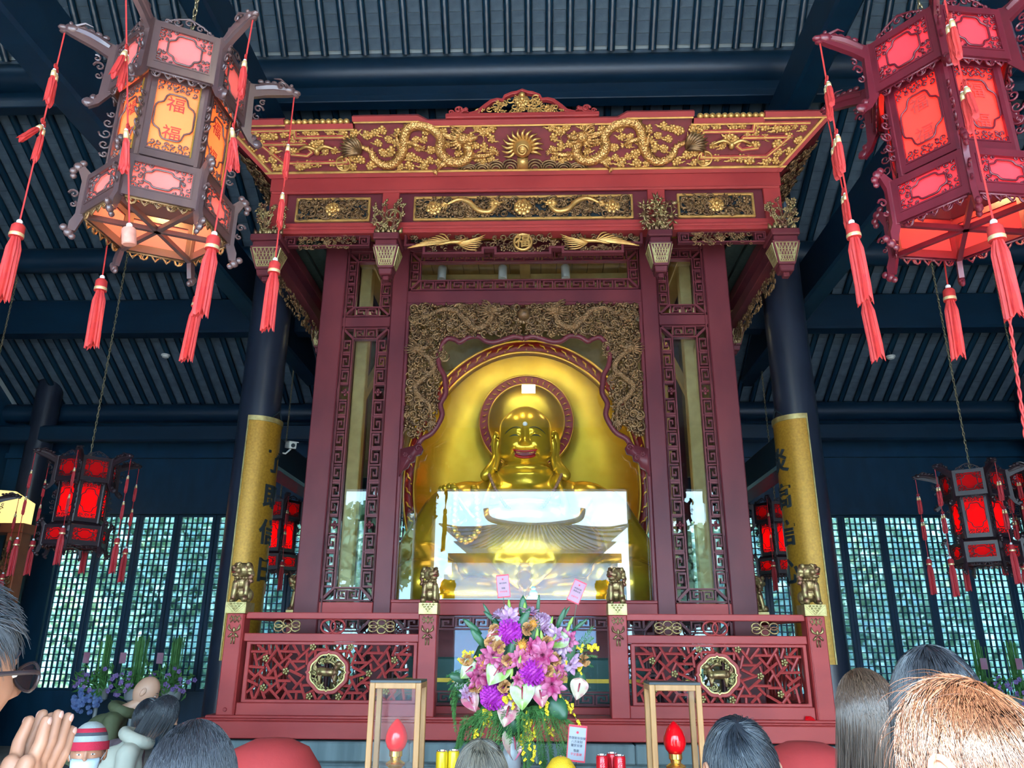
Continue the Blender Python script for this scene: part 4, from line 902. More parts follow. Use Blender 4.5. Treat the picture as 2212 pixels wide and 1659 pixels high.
rings([(1.0, 10.7), (1.0, 10.58), (.985, 10.57), (.982, 10.62)], 'halogold', 'outer_rim', ha); rings([(.918, 10.63), (.915, 10.575), (.9, 10.575), (.893, 10.66)], 'halogold', 'inner_rim', ha)
b = MB(); b.tube(smooth_path([(-.055, 0, -.012), (-.02, -.012, -.004), (.0, -.012, .012), (.03, -.012, .006), (.06, 0, .02)], 3), [.004, .008, .011, .012, .012, .012, .012, .011, .01, .009, .006, .004, .002], 5); FL = b.mesh('flame_curl', 'halogold', True)
for i in range(64):
    a = 2 * pi * (i + .5) / 64
    if sin(a) < -.75: continue
    put('flame_curl', FL, ha, T(.95 * HA * cos(a), 10.595, HZ + .95 * HB * sin(a)) @ RY(-a + pi / 2 + .8 * (1 if cos(a) > 0 else -1)) @ SC(1.2 * (1 if cos(a) > 0 else -1), 1, 1.2))
    if i % 2: put('flame_bead', bpy.data.meshes.get('flame_bead') or MB().ell((0, 0, 0), .014, 8, 5).mesh('flame_bead', 'halogold', True), ha, T(.928 * HA * cos(a + .05), 10.59, HZ + .928 * HB * sin(a + .05)))
MB().box(-.6, .6, 10.6, 10.95, 1.05, 1.8).build('foot', 'halogold', ha, bev=.02)
hh = root('head_halo', (0, 10.4, 3.9), 'smaller round golden halo with red border behind the statue head', 'halo')
hc = lambda k, y, n=72: [(k * .67 * cos(2 * pi * i / n), y, 4.63 + k * .69 * sin(2 * pi * i / n)) for i in range(n)]
rings([(.77, 10.36), (.7, 10.4), (.5, 10.45), (.001, 10.48)], 'halo', 'disc', hh, f=hc); rings([(1, 10.4), (1, 10.34), (.975, 10.33), (.97, 10.36)], 'halogold', 'outer_rim', hh, f=hc)
rings([(.972, 10.35), (.8, 10.35)], 'halored', 'red_border', hh, f=hc); rings([(.81, 10.36), (.805, 10.325), (.78, 10.325), (.77, 10.37)], 'halogold', 'inner_rim', hh, f=hc)
for i in range(44):
    a = 2 * pi * i / 44; put('flame_curl', FL, hh, T(.885 * .67 * cos(a), 10.345, 4.63 + .885 * .69 * sin(a)) @ RY(-a + .3 * (1 if cos(a) > 0 else -1)) @ SC(.6, .8, .7))
MB().tube([(0, 10.56, 1.06), (0, 10.55, 4.6)], .04, 8).build('stay', 'halogold', hh)
# ---------------------------------------------------------------- head sculptor: front faces -Y, unit half-height 1
def sculpt(nu, nv, sx, sy, sz, shape, feat):
    b = MB(); vs = []
    for i in range(nv + 1):
        t = pi * i / nv
        for j in range(nu):
            p = 2 * pi * j / nu; d = (sin(t) * sin(p), -sin(t) * cos(p), cos(t)); w, dp = shape(d[2])
            x, y, z = d[0] * w, d[1] * dp, d[2]
            f = max(0., -d[1]) ** .6
            if f > 0: y -= feat(x, z) * f
            vs.append((x * sx, y * sy, z * sz))
    fs = [(i * nu + j, (i + 1) * nu + j, (i + 1) * nu + (j + 1) % nu, i * nu + (j + 1) % nu) for i in range(nv) for j in range(nu)]
    return b.add(vs, fs)
def G(x, z, cx, cz, wx, wz, a): return a * math.exp(-((x - cx) / wx) ** 2 - ((z - cz) / wz) ** 2)
def bud_shape(z): return (1.02 + .16 * math.exp(-((z + .52) / .36) ** 2) + .11 * math.exp(-((z - .55) / .3) ** 2), 1.0 + .08 * math.exp(-((z + .55) / .4) ** 2))
def bud_feat(x, z):
    z += .15; s = abs(x); h = 0
    h += G(s, z, .42, .26 - .25 * (s - .42) ** 2, .30, .07, .035)              # brow
    h -= G(s, z, .40, .09, .22, .10, .075) + G(s, z, .17, .08, .07, .14, .07)  # sockets
    h += G(s, z, .42, .075, .20, .075, .075)                                    # lids
    h -= G(s, z, .42, .055 - .25 * (s - .42) ** 2, .16, .012, .03)
    h += G(x, z, 0, .05, .085, .24, .10) + G(x, z, 0, -.13, .12, .09, .15) + G(s, z, .14, -.16, .075, .06, .08)     # nose
    h += G(s, z, .50, -.20, .26, .20, .11)                                      # cheeks
    h -= G(s, z, .30 + .28 * max(0, min(1, (-.2 - z) / .35)), z, .035, 9, .05) * (1 if -.62 < z < -.15 else 0) * math.exp(-((z + .38) / .16) ** 2)
    mz = -.43 + .24 * s * s
    h -= G(s, z, 0, mz, .44, .055, .11)                                         # open mouth
    h += G(s, z, 0, mz + .12, .30, .05, .05) + G(s, z, 0, mz - .12, .28, .05, .06)
    h += G(x, z, 0, -.74, .30, .13, .10) - G(s, z, 0, -.93 + .25 * s * s, .7, .03, .05)
    h += G(x, z, 0, .5, .6, .3, .03)
    return h
bu = root('buddha_statue', (0, 9.6, 2.1), 'smiling golden seated statue with long ears behind the shrine glass', 'statue')
HX, HY, HZc = .325, .36, .43; HC = (0, 9.5, 4.15)
hd = sculpt(150, 120, HX, HY, HZc, bud_shape, bud_feat); hd.v = [(x + HC[0], y + HC[1], z + HC[2]) for x, y, z in hd.v]
head = hd.build('head', 'buddha', bu, True)
def face(x, z, off=0.):
    """point on the sculpted face at normalised x, z"""
    z -= .15
    w_, dp = bud_shape(z); st = max(1e-4, 1 - z * z) ** .5; sd_ = max(-1, min(1, x / w_ / st)); cy = (1 - sd_ ** 2) ** .5 * st
    y = -cy * dp - bud_feat(x, z) * cy ** .6
    return Vector((HC[0] + x * HX, HC[1] + y * HY - off, HC[2] + z * HZc))
for s in (-1, 1):
    MB().tube([face(s * (.16 + .62 * t), .24 + .12 * sin(pi * (t * .8 + .12)) - .10 * t, .003) for t in [k / 10 for k in range(11)]], [.003, .005, .006, .0065, .007, .007, .006, .006, .005, .004, .002], 5).build('eyebrow', 'ink', head)
    MB().tube([face(s * (.24 + .36 * t), .05 + .035 * sin(pi * t), .0) for t in [k / 8 for k in range(9)]], [.002, .004, .007, .008, .009, .008, .007, .004, .002], 5).build('eye', 'ink', head)
    MB().tube([face(s * (.22 + .40 * t), .075 + .055 * sin(pi * t), .002) for t in [k / 8 for k in range(9)]], .006, 5).build('eyelid', 'buddha', head)
    e = MB(); ex = s * .325
    e.tube(smooth_path([(ex * 1.04, 9.50, 4.18), (ex * 1.13, 9.52, 4.24), (ex * 1.22, 9.54, 4.16), (ex * 1.20, 9.53, 4.04), (ex * 1.17, 9.50, 3.93), (ex * 1.24, 9.47, 3.81), (ex * 1.46, 9.43, 3.69), (ex * 1.70, 9.41, 3.64)], 4), [.04] * 9 + [.05] * 8 + [.06, .066, .07, .075, .08, .085, .085, .085, .08, .07, .055, .02], 9, flat=.8)
    e.tube(smooth_path([(ex * 1.02, 9.48, 4.15), (ex * 1.08, 9.5, 4.1), (ex * 1.1, 9.5, 4.0), (ex * 1.08, 9.47, 3.88), (ex * 1.2, 9.44, 3.74)], 4), .045, 8)
    e.build('ear', 'buddha', head, True)
def lipline(z0, k, wd, off=0.): return [face(x, z0 + k * x * x, off) for x in [wd * (q / 8 - 1) for q in range(17)]]
up = lipline(-.375, .22, .46, .004); lo_ = lipline(-.545, .52, .40, .006)
MB().tube(up, [.004] + [.013] * 15 + [.004], 7).build('lip', 'lip', head, True); MB().tube(lo_, [.004] + [.018] * 15 + [.004], 7).build('lip', 'lip', head, True)
MB().sheet([lipline(-.40, .24, .43, .002), lipline(-.52, .48, .38, .002)]).build('mouth', 'halored', head)
for q in range(-8, 9): p = face(q * .04, -.42 + .26 * (q * .04) ** 2, .008); MB().ell(p, (.0062, .006, .011), 7, 5).build('tooth', 'halogold', head, True)
MB().ell(face(0, .40, .0), (.03, .015, .03), 14, 8).build('urna_jewel', 'white', head, True)
for s in (-1, 1): MB().tube([face(s * (.28 + .34 * t), -.24 - .36 * t + .08 * t * t, -.001) for t in [k / 6 for k in range(7)]], [.001, .006, .008, .008, .007, .005, .001], 5).build('smile_fold', 'buddha', head, True)
# body: one fused surface, with robe folds
b = MB()
b.ell((0, 9.75, 3.18), (.92, .6, .62), 28, 18); b.ell((0, 9.45, 2.75), (.95, .72, .62), 28, 18); b.ell((0, 9.62, 3.62), (.42, .34, .22), 20, 12)
b.ell((0, 9.5, 3.74), (.34, .30, .10), 20, 10); cap(b, (0, 9.55, 3.95), (0, 9.6, 3.6), .27, .36, 20)
for s in (-1, 1):
    b.ell((s * .72, 9.75, 3.32), (.42, .42, .34), 18, 12); cap(b, (s * .98, 9.72, 3.22), (s * 1.28, 9.5, 2.62), .34, .34, 16); cap(b, (s * 1.28, 9.5, 2.62), (s * 1.05, 9.05, 2.42), .33, .24, 16)
    b.ell((s * 1.12, 9.3, 2.34), (.50, .62, .34), 18, 12); b.ell((s * .62, 9.02, 2.22), (.62, .34, .2), 18, 10)
    cap(b, (s * .98, 9.0, 2.5), (s * .86, 8.9, 2.48), .14, .12)
    for k in range(4): cap(b, (s * (.84 + .05 * k), 8.92, 2.52 + .02 * k), (s * (.72 + .07 * k), 8.82, 2.40), .035, .028)
    for k in range(6): b.tube(smooth_path([(s * (1.0 + .06 * k), 9.42 - .02 * k, 3.3 - .1 * k), (s * (1.3 + .045 * k), 9.33 + .02 * k, 2.9 - .06 * k), (s * (1.25 + .06 * k), 9.15, 2.45 - .02 * k)], 4), .04, 7)
    for k in range(5): b.tube(smooth_path([(s * (.8 - .06 * k), 9.22 - .05 * k, 3.35 - .08 * k), (s * (.55 - .05 * k), 9.0 - .05 * k, 2.95 - .1 * k), (s * .05, 8.78 - .01 * k, 2.62 - .09 * k)], 4), .032, 7)
    for k in range(4): b.tube(smooth_path([(s * .2, 8.86, 2.25 - .03 * k), (s * .7, 8.78, 2.3 - .05 * k), (s * 1.3, 8.85, 2.22 - .03 * k), (s * 1.6, 9.1, 2.12)], 4), .04, 7)
    b.tube(smooth_path([(s * .42, 9.55, 3.72), (s * .40, 9.28, 3.56), (s * .5, 9.02, 3.1), (s * .3, 8.82, 2.6)], 4), .05, 8)
b.box(-1.55, 1.55, 8.95, 10.3, 2.06, 2.2)
put('robed_body', fuse(b, .026, 'buddha', 'robed_body', 3, .5), bu)
bead = MB().ell((0, 0, 0), 1, 12, 8).mesh('bead', 'buddha', True); beadw = MB().ell((0, 0, 0), 1, 8, 6).mesh('bead', 'beadwood', True)
nk = root('wooden_necklace', (0, 9.1, 3.2), 'thin necklace of brown wooden beads around the golden statue neck', 'necklace')
pts = smooth_path([(-.46, 9.5, 3.72), (-.43, 9.28, 3.62), (-.34, 9.12, 3.42), (-.2, 8.98, 3.2), (0, 8.92, 3.1), (.2, 8.98, 3.2), (.34, 9.12, 3.42), (.43, 9.28, 3.62), (.46, 9.5, 3.72)], 8)
for p in pts: put('bead', beadw, nk, T(*p) @ SC(.021))
pb = root('golden_prayer_beads', (-.75, 8.8, 3.0), 'loop of large golden prayer beads hanging before the statue chest', 'beads')
pts = smooth_path([(-1.0, 9.15, 3.45), (-.84, 8.95, 3.44), (-.80, 8.82, 3.28), (-.80, 8.76, 3.08), (-.79, 8.74, 2.9), (-.66, 8.72, 2.78), (-.53, 8.74, 2.9), (-.54, 8.78, 3.1), (-.56, 8.84, 3.3), (-.6, 8.95, 3.42)], 3)
for p in pts: put('bead', bead, pb, T(*p) @ SC(.045))
for sx in (-1, 1):
    st = root('golden_cup_stand', (sx * .98, 8.62, 2.1), 'small golden offering stand inside the glass, %s of the statue' % ('left' if sx < 0 else 'right'), 'stand')
    MB().frustum(sx * .98, 8.62, 2.1, .24, .16, 2.2, .22, .15).frustum(sx * .98, 8.62, 2.2, .14, .12, 2.27, .14, .12).build('foot', 'buddha', st, bev=.01); MB().lathe([(0, 2.27), (.07, 2.27), (.1, 2.33), (.09, 2.38), (0, 2.37)], 18, (sx * .98, 8.62, 0)).build('cup', 'buddha', st, True)
jf = root('jade_figurine', (.1, 8.55, 2.11), 'tiny pale jade seated figurine inside the glass', 'figurine')
b = MB(); b.ell((.1, 8.55, 2.15), (.075, .05, .045), 12, 8); b.ell((.1, 8.55, 2.2), (.045, .04, .045), 12, 8); b.ell((.1, 8.545, 2.255), .026, 10, 8); jb = b.build('seated_body', 'jade', jf, True)
MB().lathe([(0, 2.1), (.08, 2.1), (.075, 2.125), (0, 2.125)], 16, (.1, 8.55, 0)).build('base', 'jade', jf)
fl = root('flood_lamp', (0, .6, 7.0), 'square white flood lamp under the front roof', 'lamp')
mk('lamp_glow', (.9, .85, .6), .5, em=(1, .93, .7), es=30)
MB().box(-.2, .14, .42, .5, 6.9, 7.14).build('housing', 'ink', fl); MB().box(-.18, .12, .5, .505, 6.92, 7.12).build('lit_panel', 'lamp_glow', fl)
# ---------------------------------------------------------------- palace lanterns
def paper_mat(n, c, t=.6):
    M = bpy.data.materials.new(n); M.use_nodes = True; Tt = M.node_tree; Tt.nodes.clear()
    o = Tt.nodes.new('ShaderNodeOutputMaterial'); mx = Tt.nodes.new('ShaderNodeMixShader'); d = Tt.nodes.new('ShaderNodeBsdfDiffuse'); tr = Tt.nodes.new('ShaderNodeBsdfTranslucent')
    d.inputs[0].default_value = (*c, 1); tr.inputs[0].default_value = (*c, 1); mx.inputs[0].default_value = t
    Tt.links.new(d.outputs[0], mx.inputs[1]); Tt.links.new(tr.outputs[0], mx.inputs[2]); Tt.links.new(mx.outputs[0], o.inputs[0]); MAT[n] = M
paper_mat('paper_pink', (.86, .36, .36)); paper_mat('paper_orange', (.95, .46, .22), .66); paper_mat('paper_red', (.88, .13, .17)); paper_mat('paper_redmid', (.92, .15, .12), .66); paper_mat('paper_deep', (.7, .02, .025), .66)  # pink and red sheets carry the two lanterns' different lighting in their colour
mk('woodmauve', (.07, .038, .042), .3, c2=(.11, .06, .054), ns=6, nst=(1, 1, .3), coat=.3); mk('woodcrimsonlit', (.13, .010, .020), .36, c2=(.09, .007, .015), ns=6, coat=.1); mk('woodblack', (.018, .010, .014), .4, c2=(.03, .014, .02), ns=8)  # one lantern wood in two colours; the crimson copy holds its redder lighting
mk('silk', (.50, .032, .026), .65, c2=(.43, .022, .024), ns=30); mk('silkdark', (.42, .02, .03), .65); mk('pearl', (.82, .84, .86), .2); mk('goldband', (.75, .55, .28), .35, .5); mk('corkcap', (.62, .26, .20), .6, c2=(.5, .2, .15), ns=30); mk('chain', (.30, .24, .14), .35, .8)
mk('bulb', (1, .8, .5), .4, em=(1, .62, .25), es=25)
TIERS = (('bottom', .37, 0, .24, .15), ('middle', .293, .29, .815, .32), ('top', .36, .795, 1.11, .18))
def lobed(w, h, n=40, tall=False):
    o = []
    for k in range(n):
        a = 2 * pi * k / n; q = 1 + .09 * cos(4 * a) - .05 * cos(8 * a); e = .8
        o.append((w * abs(cos(a)) ** e * (1 if cos(a) > 0 else -1) * (q * .93), h * abs(sin(a)) ** e * (1 if sin(a) > 0 else -1) * (q * .93)))
    return o
def fretwork(w, h, tier, m):
    b = MB(); W, H = w / 2, h / 2
    ow, oh = (W * .62, H * .80) if tier != 'middle' else (W * .90, H * .66)
    if tier == 'bottom': ow, oh = W * .60, H * .70
    L_ = [(x, -.006, z) for x, z in lobed(ow, oh)]; b.tube(L_ + [L_[0]], .0055, 5, False)
    r = random.Random(5)
    for sx in (-1, 1):
        for sz in (-1, 1):
            if tier == 'middle':
                sp = [(x, H - z_, s, a) for x, z_, s, a in ((.02, .022, .017, 0), (.055, .02, .018, 2), (.09, .022, .017, 1), (.115, .045, .016, 3), (.085, .055, .014, 4), (.05, .05, .013, 2), (.12, .075, .012, 1), (.015, .05, .012, 0))]
            else:
                sp = [(W - x, H - z_, s, a) for x, z_, s, a in ((.018, .018, .015, 0), (.05, .016, .013, 2), (.02, .05, .014, 1), (.055, .045, .012, 3), (.085, .014, .011, 1), (.02, .08, .011, 4), (.045, .075, .01, 2))]
            for x, z, s, a in sp:
                if x < W and z > 0: b.spiral(sx * x, sz * z, s * 1.15, 1.05, a, .0052, -.006, 10, sx * sz, 4)
    return b.mesh('fretwork', m, True)
def skirt(w, m, s=.03, up=1):
    b = MB(); n = 5
    for k in range(n):
        x = (k - 2) * w / 5.2; b.spiral(x, -up * s * .4, s * .8, 1.15, 0 if k % 2 else pi, .006, 0, 11, 1 if k < 2 else -1, 4)
        b.tube([(x - w / 12, 0, 0), (x, -.003, -up * s * 1.1), (x + w / 12, 0, 0)], .0055, 4)
    b.box(-w / 2, w / 2, -.006, .006, -.007 if up > 0 else -.004, .004 if up > 0 else .007)
    return b.mesh('scroll_skirt', m, True)
def fringe(L_, r, seed, n=22):
    q = random.Random(seed); b = MB(); rows = []
    for i, t in enumerate((0, .05, .2, .5, .8, 1)):
        rw = []
        for k in range(n):
            a = 2 * pi * k / n; rr = r * (.55 + .45 * min(1, t * 6)) * (1 + .06 * t) * (.82 if k % 2 else 1.05); zz = -L_ * t
            if t == 1: zz -= q.uniform(-.02, .035)
            rw.append((rr * cos(a) + q.uniform(-.002, .002), rr * sin(a) + q.uniform(-.002, .002), zz))
        rows.append(rw)
    vs = [p for w_ in rows for p in w_]; fs = [(i * n + j, i * n + (j + 1) % n, (i + 1) * n + (j + 1) % n, (i + 1) * n + j) for i in range(5) for j in range(n)] + [tuple(range(5 * n, 6 * n))]
    return b.add(vs, fs)
KM = MB()
for k in range(4):
    a = pi * .1 + pi * .27 * k; c = (.02 * cos(a), 0, .02 * sin(a)); KM.tube([(c[0] + .012 * cos(a + t), .0, c[2] + .012 * sin(a + t)) for t in [2 * pi * j / 8 for j in range(9)]], .003, 4)
KM.ell((0, 0, 0), (.011, .008, .012), 7, 5)
TAS = {}
for nm, sk in (('silk', 'silk'), ('silkdark', 'silkdark')):
    TAS[nm] = dict(knot=KM.mesh('knot', sk, True), f1=fringe(.15, .016, 1, 16).mesh('fringe', sk), f2=fringe(.34, .034, 2, 26).mesh('fringe', sk),
                   cap=MB().lathe([(0, .0), (.022, 0), (.032, -.012), (.034, -.075), (0, -.075)], 16).mesh('tassel_cap', sk, 'auto'), cord=MB().tube([(0, 0, 0), (0, 0, -1)], 1, 5).mesh('cord', sk))
PEARL = MB().ell((0, 0, 0), .015, 10, 7).mesh('pearl', 'pearl', True); COLL = MB().lathe([(0, .012), (.008, .012), (.013, 0), (.014, -.03), (0, -.03)], 12).mesh('tassel_collar', 'goldband', True)
BAND = MB().lathe([(.0345, 0), (.0352, -.005), (.0352, -.013), (.0345, -.018)], 16).mesh('cap_band', 'goldband', True); CORK = MB().lathe([(0, 0), (.028, 0), (.034, -.008), (.034, -.08), (.03, -.085), (0, -.085)], 16).mesh('tassel_cap', 'corkcap', 'auto')
def tassel(par, x, y, z, lean, stops, end, silk='silk', plain=False, swing=()):
    """silk string hanging from an arm tip: knots with paired tassels, then a long end tassel; lean = sideways drift per metre"""
    t = TAS[silk]; total = stops[-1] if stops else 0
    def at(d): return Vector((x + lean[0] * d, y + lean[1] * d, z - d))
    def cord(a, c, r=.0045):
        p, q = at(a), at(c); d = q - p; M = T(*p) @ Vector((0, 0, -1)).rotation_difference(d).to_matrix().to_4x4() @ SC(r, r, d.length); put('cord', t['cord'], s, M, world=False)
    s = put('tassel_string', t['cord'], par, T(*at(0)) @ Vector((0, 0, -1)).rotation_difference(at(1) - at(0)).to_matrix().to_4x4() @ SC(.0045, .0045, end), world=False)
    # children are placed relative to the lantern, so hang them from an identity part
    s.matrix_basis = Matrix(); s.data = MB().tube([at(0), at(end)], .0045, 5).mesh('cord', silk)
    for i, d in enumerate(stops):
        p = at(d); put('knot', t['knot'], s, T(*p) @ RZ(.3), world=False)
        for k in (-1, 1):
            sw = swing[i] * (.6 + .5 * k) if i < len(swing) else .06 * k
            M = T(p.x + .017 * k, p.y + .006 * k, p.z - .03) @ RY(-sw)
            put('tassel_collar', COLL, s, M, world=False); put('fringe', t['f1'], s, M @ T(0, 0, -.025), world=False)
            put('pearl', PEARL, s, M @ T(0, 0, .012) @ SC(.6), world=False)
    p = at(end)
    put('pearl', PEARL, s, T(*p), world=False); M = T(p.x, p.y, p.z - .014) @ RY(-lean[0]) @ RX(lean[1])
    put('tassel_cap', CORK if plain else t['cap'], s, M, world=False)
    if not plain: put('cap_band', BAND, s, M @ T(0, 0, -.055), world=False); put('fringe', t['f2'], s, M @ T(0, 0, -.07), world=False)
    return s
def arm_mesh(m):
    b = MB()     # radial plane: x outward
    b.prism([(.34, 1.10), (.35, .78), (.40, .70), (.445, .665), (.46, .69), (.41, .76), (.40, 1.02), (.47, 1.055), (.60, 1.10), (.645, 1.12), (.63, 1.16), (.52, 1.15), (.42, 1.12)], -.014, .014)
    b.tube(smooth_path([(.40, 0, 1.09), (.5, 0, 1.13), (.58, 0, 1.145)], 3), [.022, .026, .03, .03, .03, .028, .026], 8)
    b.ell((.60, 0, 1.145), (.045, .03, .03), 10, 7); b.ell((.645, 0, 1.14), (.03, .022, .018), 8, 6); b.ell((.64, 0, 1.115), (.025, .018, .01), 8, 5)
    for s in (-1, 1): b.ell((.61, s * .022, 1.165), .012, 7, 5); b.tube([(.59, s * .015, 1.16), (.54, s * .03, 1.185), (.5, s * .025, 1.18)], [.009, .007, .002], 5); b.spiral(.55, 1.135, .03, 1.2, 0, .007, s * .03 - .01, 10)
    for k in range(4): b.ell((.43 + .04 * k, 0, 1.15 + .008 * k), (.022, .016, .016), 7, 5)
    b.spiral(.435, .95, .03, 1.2, 0, .007, 0, 12); b.spiral(.43, .89, .024, 1.2, 2, .006, 0, 12); b.spiral(.455, 1.0, .022, 1.1, 1, .006, 0, 12); b.ell((.45, 0, .70), (.035, .02, .03), 8, 6); b.ell((.43, 0, .735), .022, 7, 5)
    return b.mesh('dragon_arm', m, 'auto')
def lower_mesh(m):
    b = MB(); b.prism([(.36, .25), (.36, -.02), (.385, -.1), (.42, -.10), (.42, -.05), (.40, .0), (.40, .2), (.43, .27), (.40, .29)], -.013, .013)
    for x, z, r in ((.43, .285, .026), (.45, .255, .02), (.41, .31, .02), (.445, .225, .017), (.415, -.11, .024), (.44, -.085, .02), (.395, -.13, .018)): b.ell((x, 0, z), (r, r * .8, r), 8, 6)
    b.spiral(.425, .12, .026, 1.2, 0, .007, 0, 12); b.spiral(.42, .06, .018, 1.2, 2, .006, 0, 12)
    return b.mesh('cloud_bracket', m, 'auto')
def midscroll(m):
    b = MB()
    for k, (z, r) in enumerate(((.40, .022), (.46, .03), (.53, .034), (.60, .03), (.66, .022))): b.spiral(.305 + r, z, r, 1.25, pi if k % 2 else 0, .0065, 0, 12, 1 if k % 2 else -1)
    b.box(.288, .302, -.008, .008, .34, .74)
    return b.mesh('corner_scroll', m, True)
def make_lantern(name, label, loc, phi, wood, pa, pm, strings, watt, col, silk='silk', gold=False, group=None, chain=1.6, txt=True):
    R_ = root(name, loc, label, 'lantern', group, phi)
    P = lambda nm, me, par, M=None: put(nm, me, par, M, world=False)
    A, Lw, Ms = arm_mesh(wood), lower_mesh(wood), midscroll(wood)
    for tn, r, z0, z1, fh in TIERS:
        a = r * cos(pi / 6); w_ = r * .985; h = z1 - z0; e = .034 if tn != 'middle' else .03
        fr = MB().ring([(-w_ / 2, 0), (w_ / 2, 0), (w_ / 2, h), (-w_ / 2, h)], [(-w_ / 2 + e, e + .012), (w_ / 2 - e, e + .012), (w_ / 2 - e, h - e), (-w_ / 2 + e, h - e)], -.014, .014)
        q0, q1, q2, q3 = -w_ / 2 + e, w_ / 2 - e, e + .012, h - e
        fr.ring([(q0, q2), (q1, q2), (q1, q3), (q0, q3)], [(q0 + .008, q2 + .008), (q1 - .008, q2 + .008), (q1 - .008, q3 - .008), (q0 + .008, q3 - .008)], -.019, -.006)
        fr = fr.mesh('panel_frame', wood); pw, ph = q1 - q0, q3 - q2
        pap = MB().box(q0 - .004, q1 + .004, .004, .006, q2 - .004, q3 + .004).mesh('paper', pm if tn == 'middle' else pa)
        fw = fretwork(pw, ph, tn, wood); post = MB().tube([(r, 0, z0 - .008), (r, 0, z1 + .008)], .019, 6).mesh('corner_post', wood)
        sk = skirt(w_ * .86, 'giltdark' if (gold and tn == 'bottom') else wood, .034)
        for k in range(6):
            M = RZ(pi / 3 * k + pi / 6 + pi / 2) @ T(0, -a, z0)
            f = P('panel_frame', fr, R_, M); P('paper', pap, f); g = P('fretwork', fw, f, T((q0 + q1) / 2, -.004, (q2 + q3) / 2)); g['kind'] = 'stuff'
            P('corner_post', post, R_, RZ(pi / 3 * k))
            if tn != 'middle': P('scroll_skirt', sk, f, T(0, .0, -.004))['kind'] = 'stuff'
            if tn == 'top': P('scroll_crest', bpy.data.meshes.get('crest_' + wood) or crest_mesh(wood), f, T(0, 0, h))['kind'] = 'stuff'
            if tn == 'middle':
                if gold: P('gilt_bead', MB().tube([(q1 - .004, -.016, q2), (q1 - .004, -.016, q3)], .005, 5).mesh('gilt_bead', 'halogold'), f)
                P('corner_scroll', Ms, R_, RZ(pi / 3 * k))
                if txt and k in (0, 5, 1):
                    for s_, zz in (('福', .78 * h * .5 + h * .28), ('福', h * .32)): P('character', FU, f, T(0, -.0015, zz))
            if tn == 'top': P('dragon_arm', A, R_, RZ(pi / 3 * k))
            if tn == 'bottom': P('cloud_bracket', Lw, R_, RZ(pi / 3 * k)); P('spoke', MB().box(.0, .36, -.012, .012, -.012, .014).mesh('spoke', wood), R_, RZ(pi / 3 * k))
        # deck closing the tier towards the next one
        if tn == 'top': P('roof_board', MB().lathe([(0, z1), (r * .97, z1)], 6).mesh('roof_board', wood), R_)
        if tn == 'bottom':
            P('ledge', MB().lathe([(r * .98, z1 + .004), (.26, .30)], 6).mesh('ledge', wood), R_)
    P('bulb', MB().ell((0, 0, .42), .035, 10, 7).mesh('bulb', 'bulb'), R_); P('bulb_stem', MB().tube([(0, 0, .45), (0, 0, 1.1)], .008, 6).mesh('bulb_stem', 'ink'), R_)
    li = bpy.data.lights.new('bulb_light', 'POINT'); li.energy = watt; li.color = col; li.shadow_soft_size = .05
    lo = bpy.data.objects.new('bulb_light', li); COL.objects.link(lo); lo.parent = R_; lo.location = (0, 0, .44)
    for k, (lean, stops, end, plain, swing) in strings.items():
        a = pi / 3 * k; c, s = cos(-phi), sin(-phi); lx = (lean[0] * c - lean[1] * s, lean[0] * s + lean[1] * c)
        tassel(R_, .635 * cos(a), .635 * sin(a), 1.115, lx, stops, end, silk, plain, swing)
    n = int(chain / .052)
    for k in range(n): P('chain_link', LINK, R_, T(0, 0, 1.13 + k * .052) @ RZ(pi / 2 * (k % 2)))
    return R_
def crest_mesh(wood):
    b = MB()
    for x, z, r, hnd in ((-.11, .018, .02, 1), (-.06, .03, .026, -1), (0, .045, .03, 1), (.06, .03, .026, 1), (.11, .018, .02, -1)): b.spiral(x, z, r, 1.2, 0, .0065, 0, 12, hnd)
    b.tube([(-.14, 0, 0), (-.07, 0, .05), (0, 0, .078), (.07, 0, .05), (.14, 0, 0)], .006, 5)
    me = b.mesh('crest_' + wood, wood, True); return me
LINK = MB().tube([(.011 * cos(t), 0, .026 + .033 * sin(t)) for t in [2 * pi * j / 10 for j in range(11)]], .0055, 5).mesh('chain_link', 'chain', True)
mk('glyph', (.36, .035, .03), .7)
FU = text_mesh('福', .10, .0008, 'glyph', 'character')
Z0 = (0, 0)
lan = make_lantern('palace_lantern', 'large brown carved hexagonal lantern with glowing pink and orange panels, upper left', (-1.943, 3.684, 3.841), rad(-93.5), 'woodmauve', 'paper_pink', 'paper_orange',
    {-1: ((-.0, 0), (.26, .62), 1.22, False, (0, .55)), 0: ((.10, .16), (.40, .83), 1.33, True, (.25, -.25)), 1: ((-.03, 0), (.28, .72), 1.34, False, (0, -.5)), 2: ((.0, 0), (.36, .70), 1.15, False, (0, 0)),
     3: ((-.05, 0), (.3, .6), 1.2, False, (0, 0)), 4: ((.04, 0), (.3, .6), 1.22, False, (0, 0))}, 27, (1, .55, .2), gold=True)
lan2 = make_lantern('palace_lantern', 'large crimson-lit carved hexagonal lantern with glowing red panels, upper right', (2.333, 3.535, 3.715), rad(-112.4), 'woodcrimsonlit', 'paper_red', 'paper_redmid',
    {-1: ((.02, 0), (.26, .60), 1.12, False, (.35, 0)), 0: ((-.0, 0), (.34, .72), 1.42, False, (.0, .3)), -2: ((.05, 0), (.24, .58), 1.2, False, (.2, 0)), 1: Z0 and ((0, 0), (.3, .7), 1.3, False, (0, 0)), 2: ((0, 0), (.3, .65), 1.2, False, (0, 0)), 3: ((-.04, 0), (.3, .65), 1.16, False, (0, 0))}, 23, (1, .42, .18))
DS = {k: ((0, 0), (.22, .55), .95 + .06 * (k % 3), False, (0, 0)) for k in range(-2, 4)}
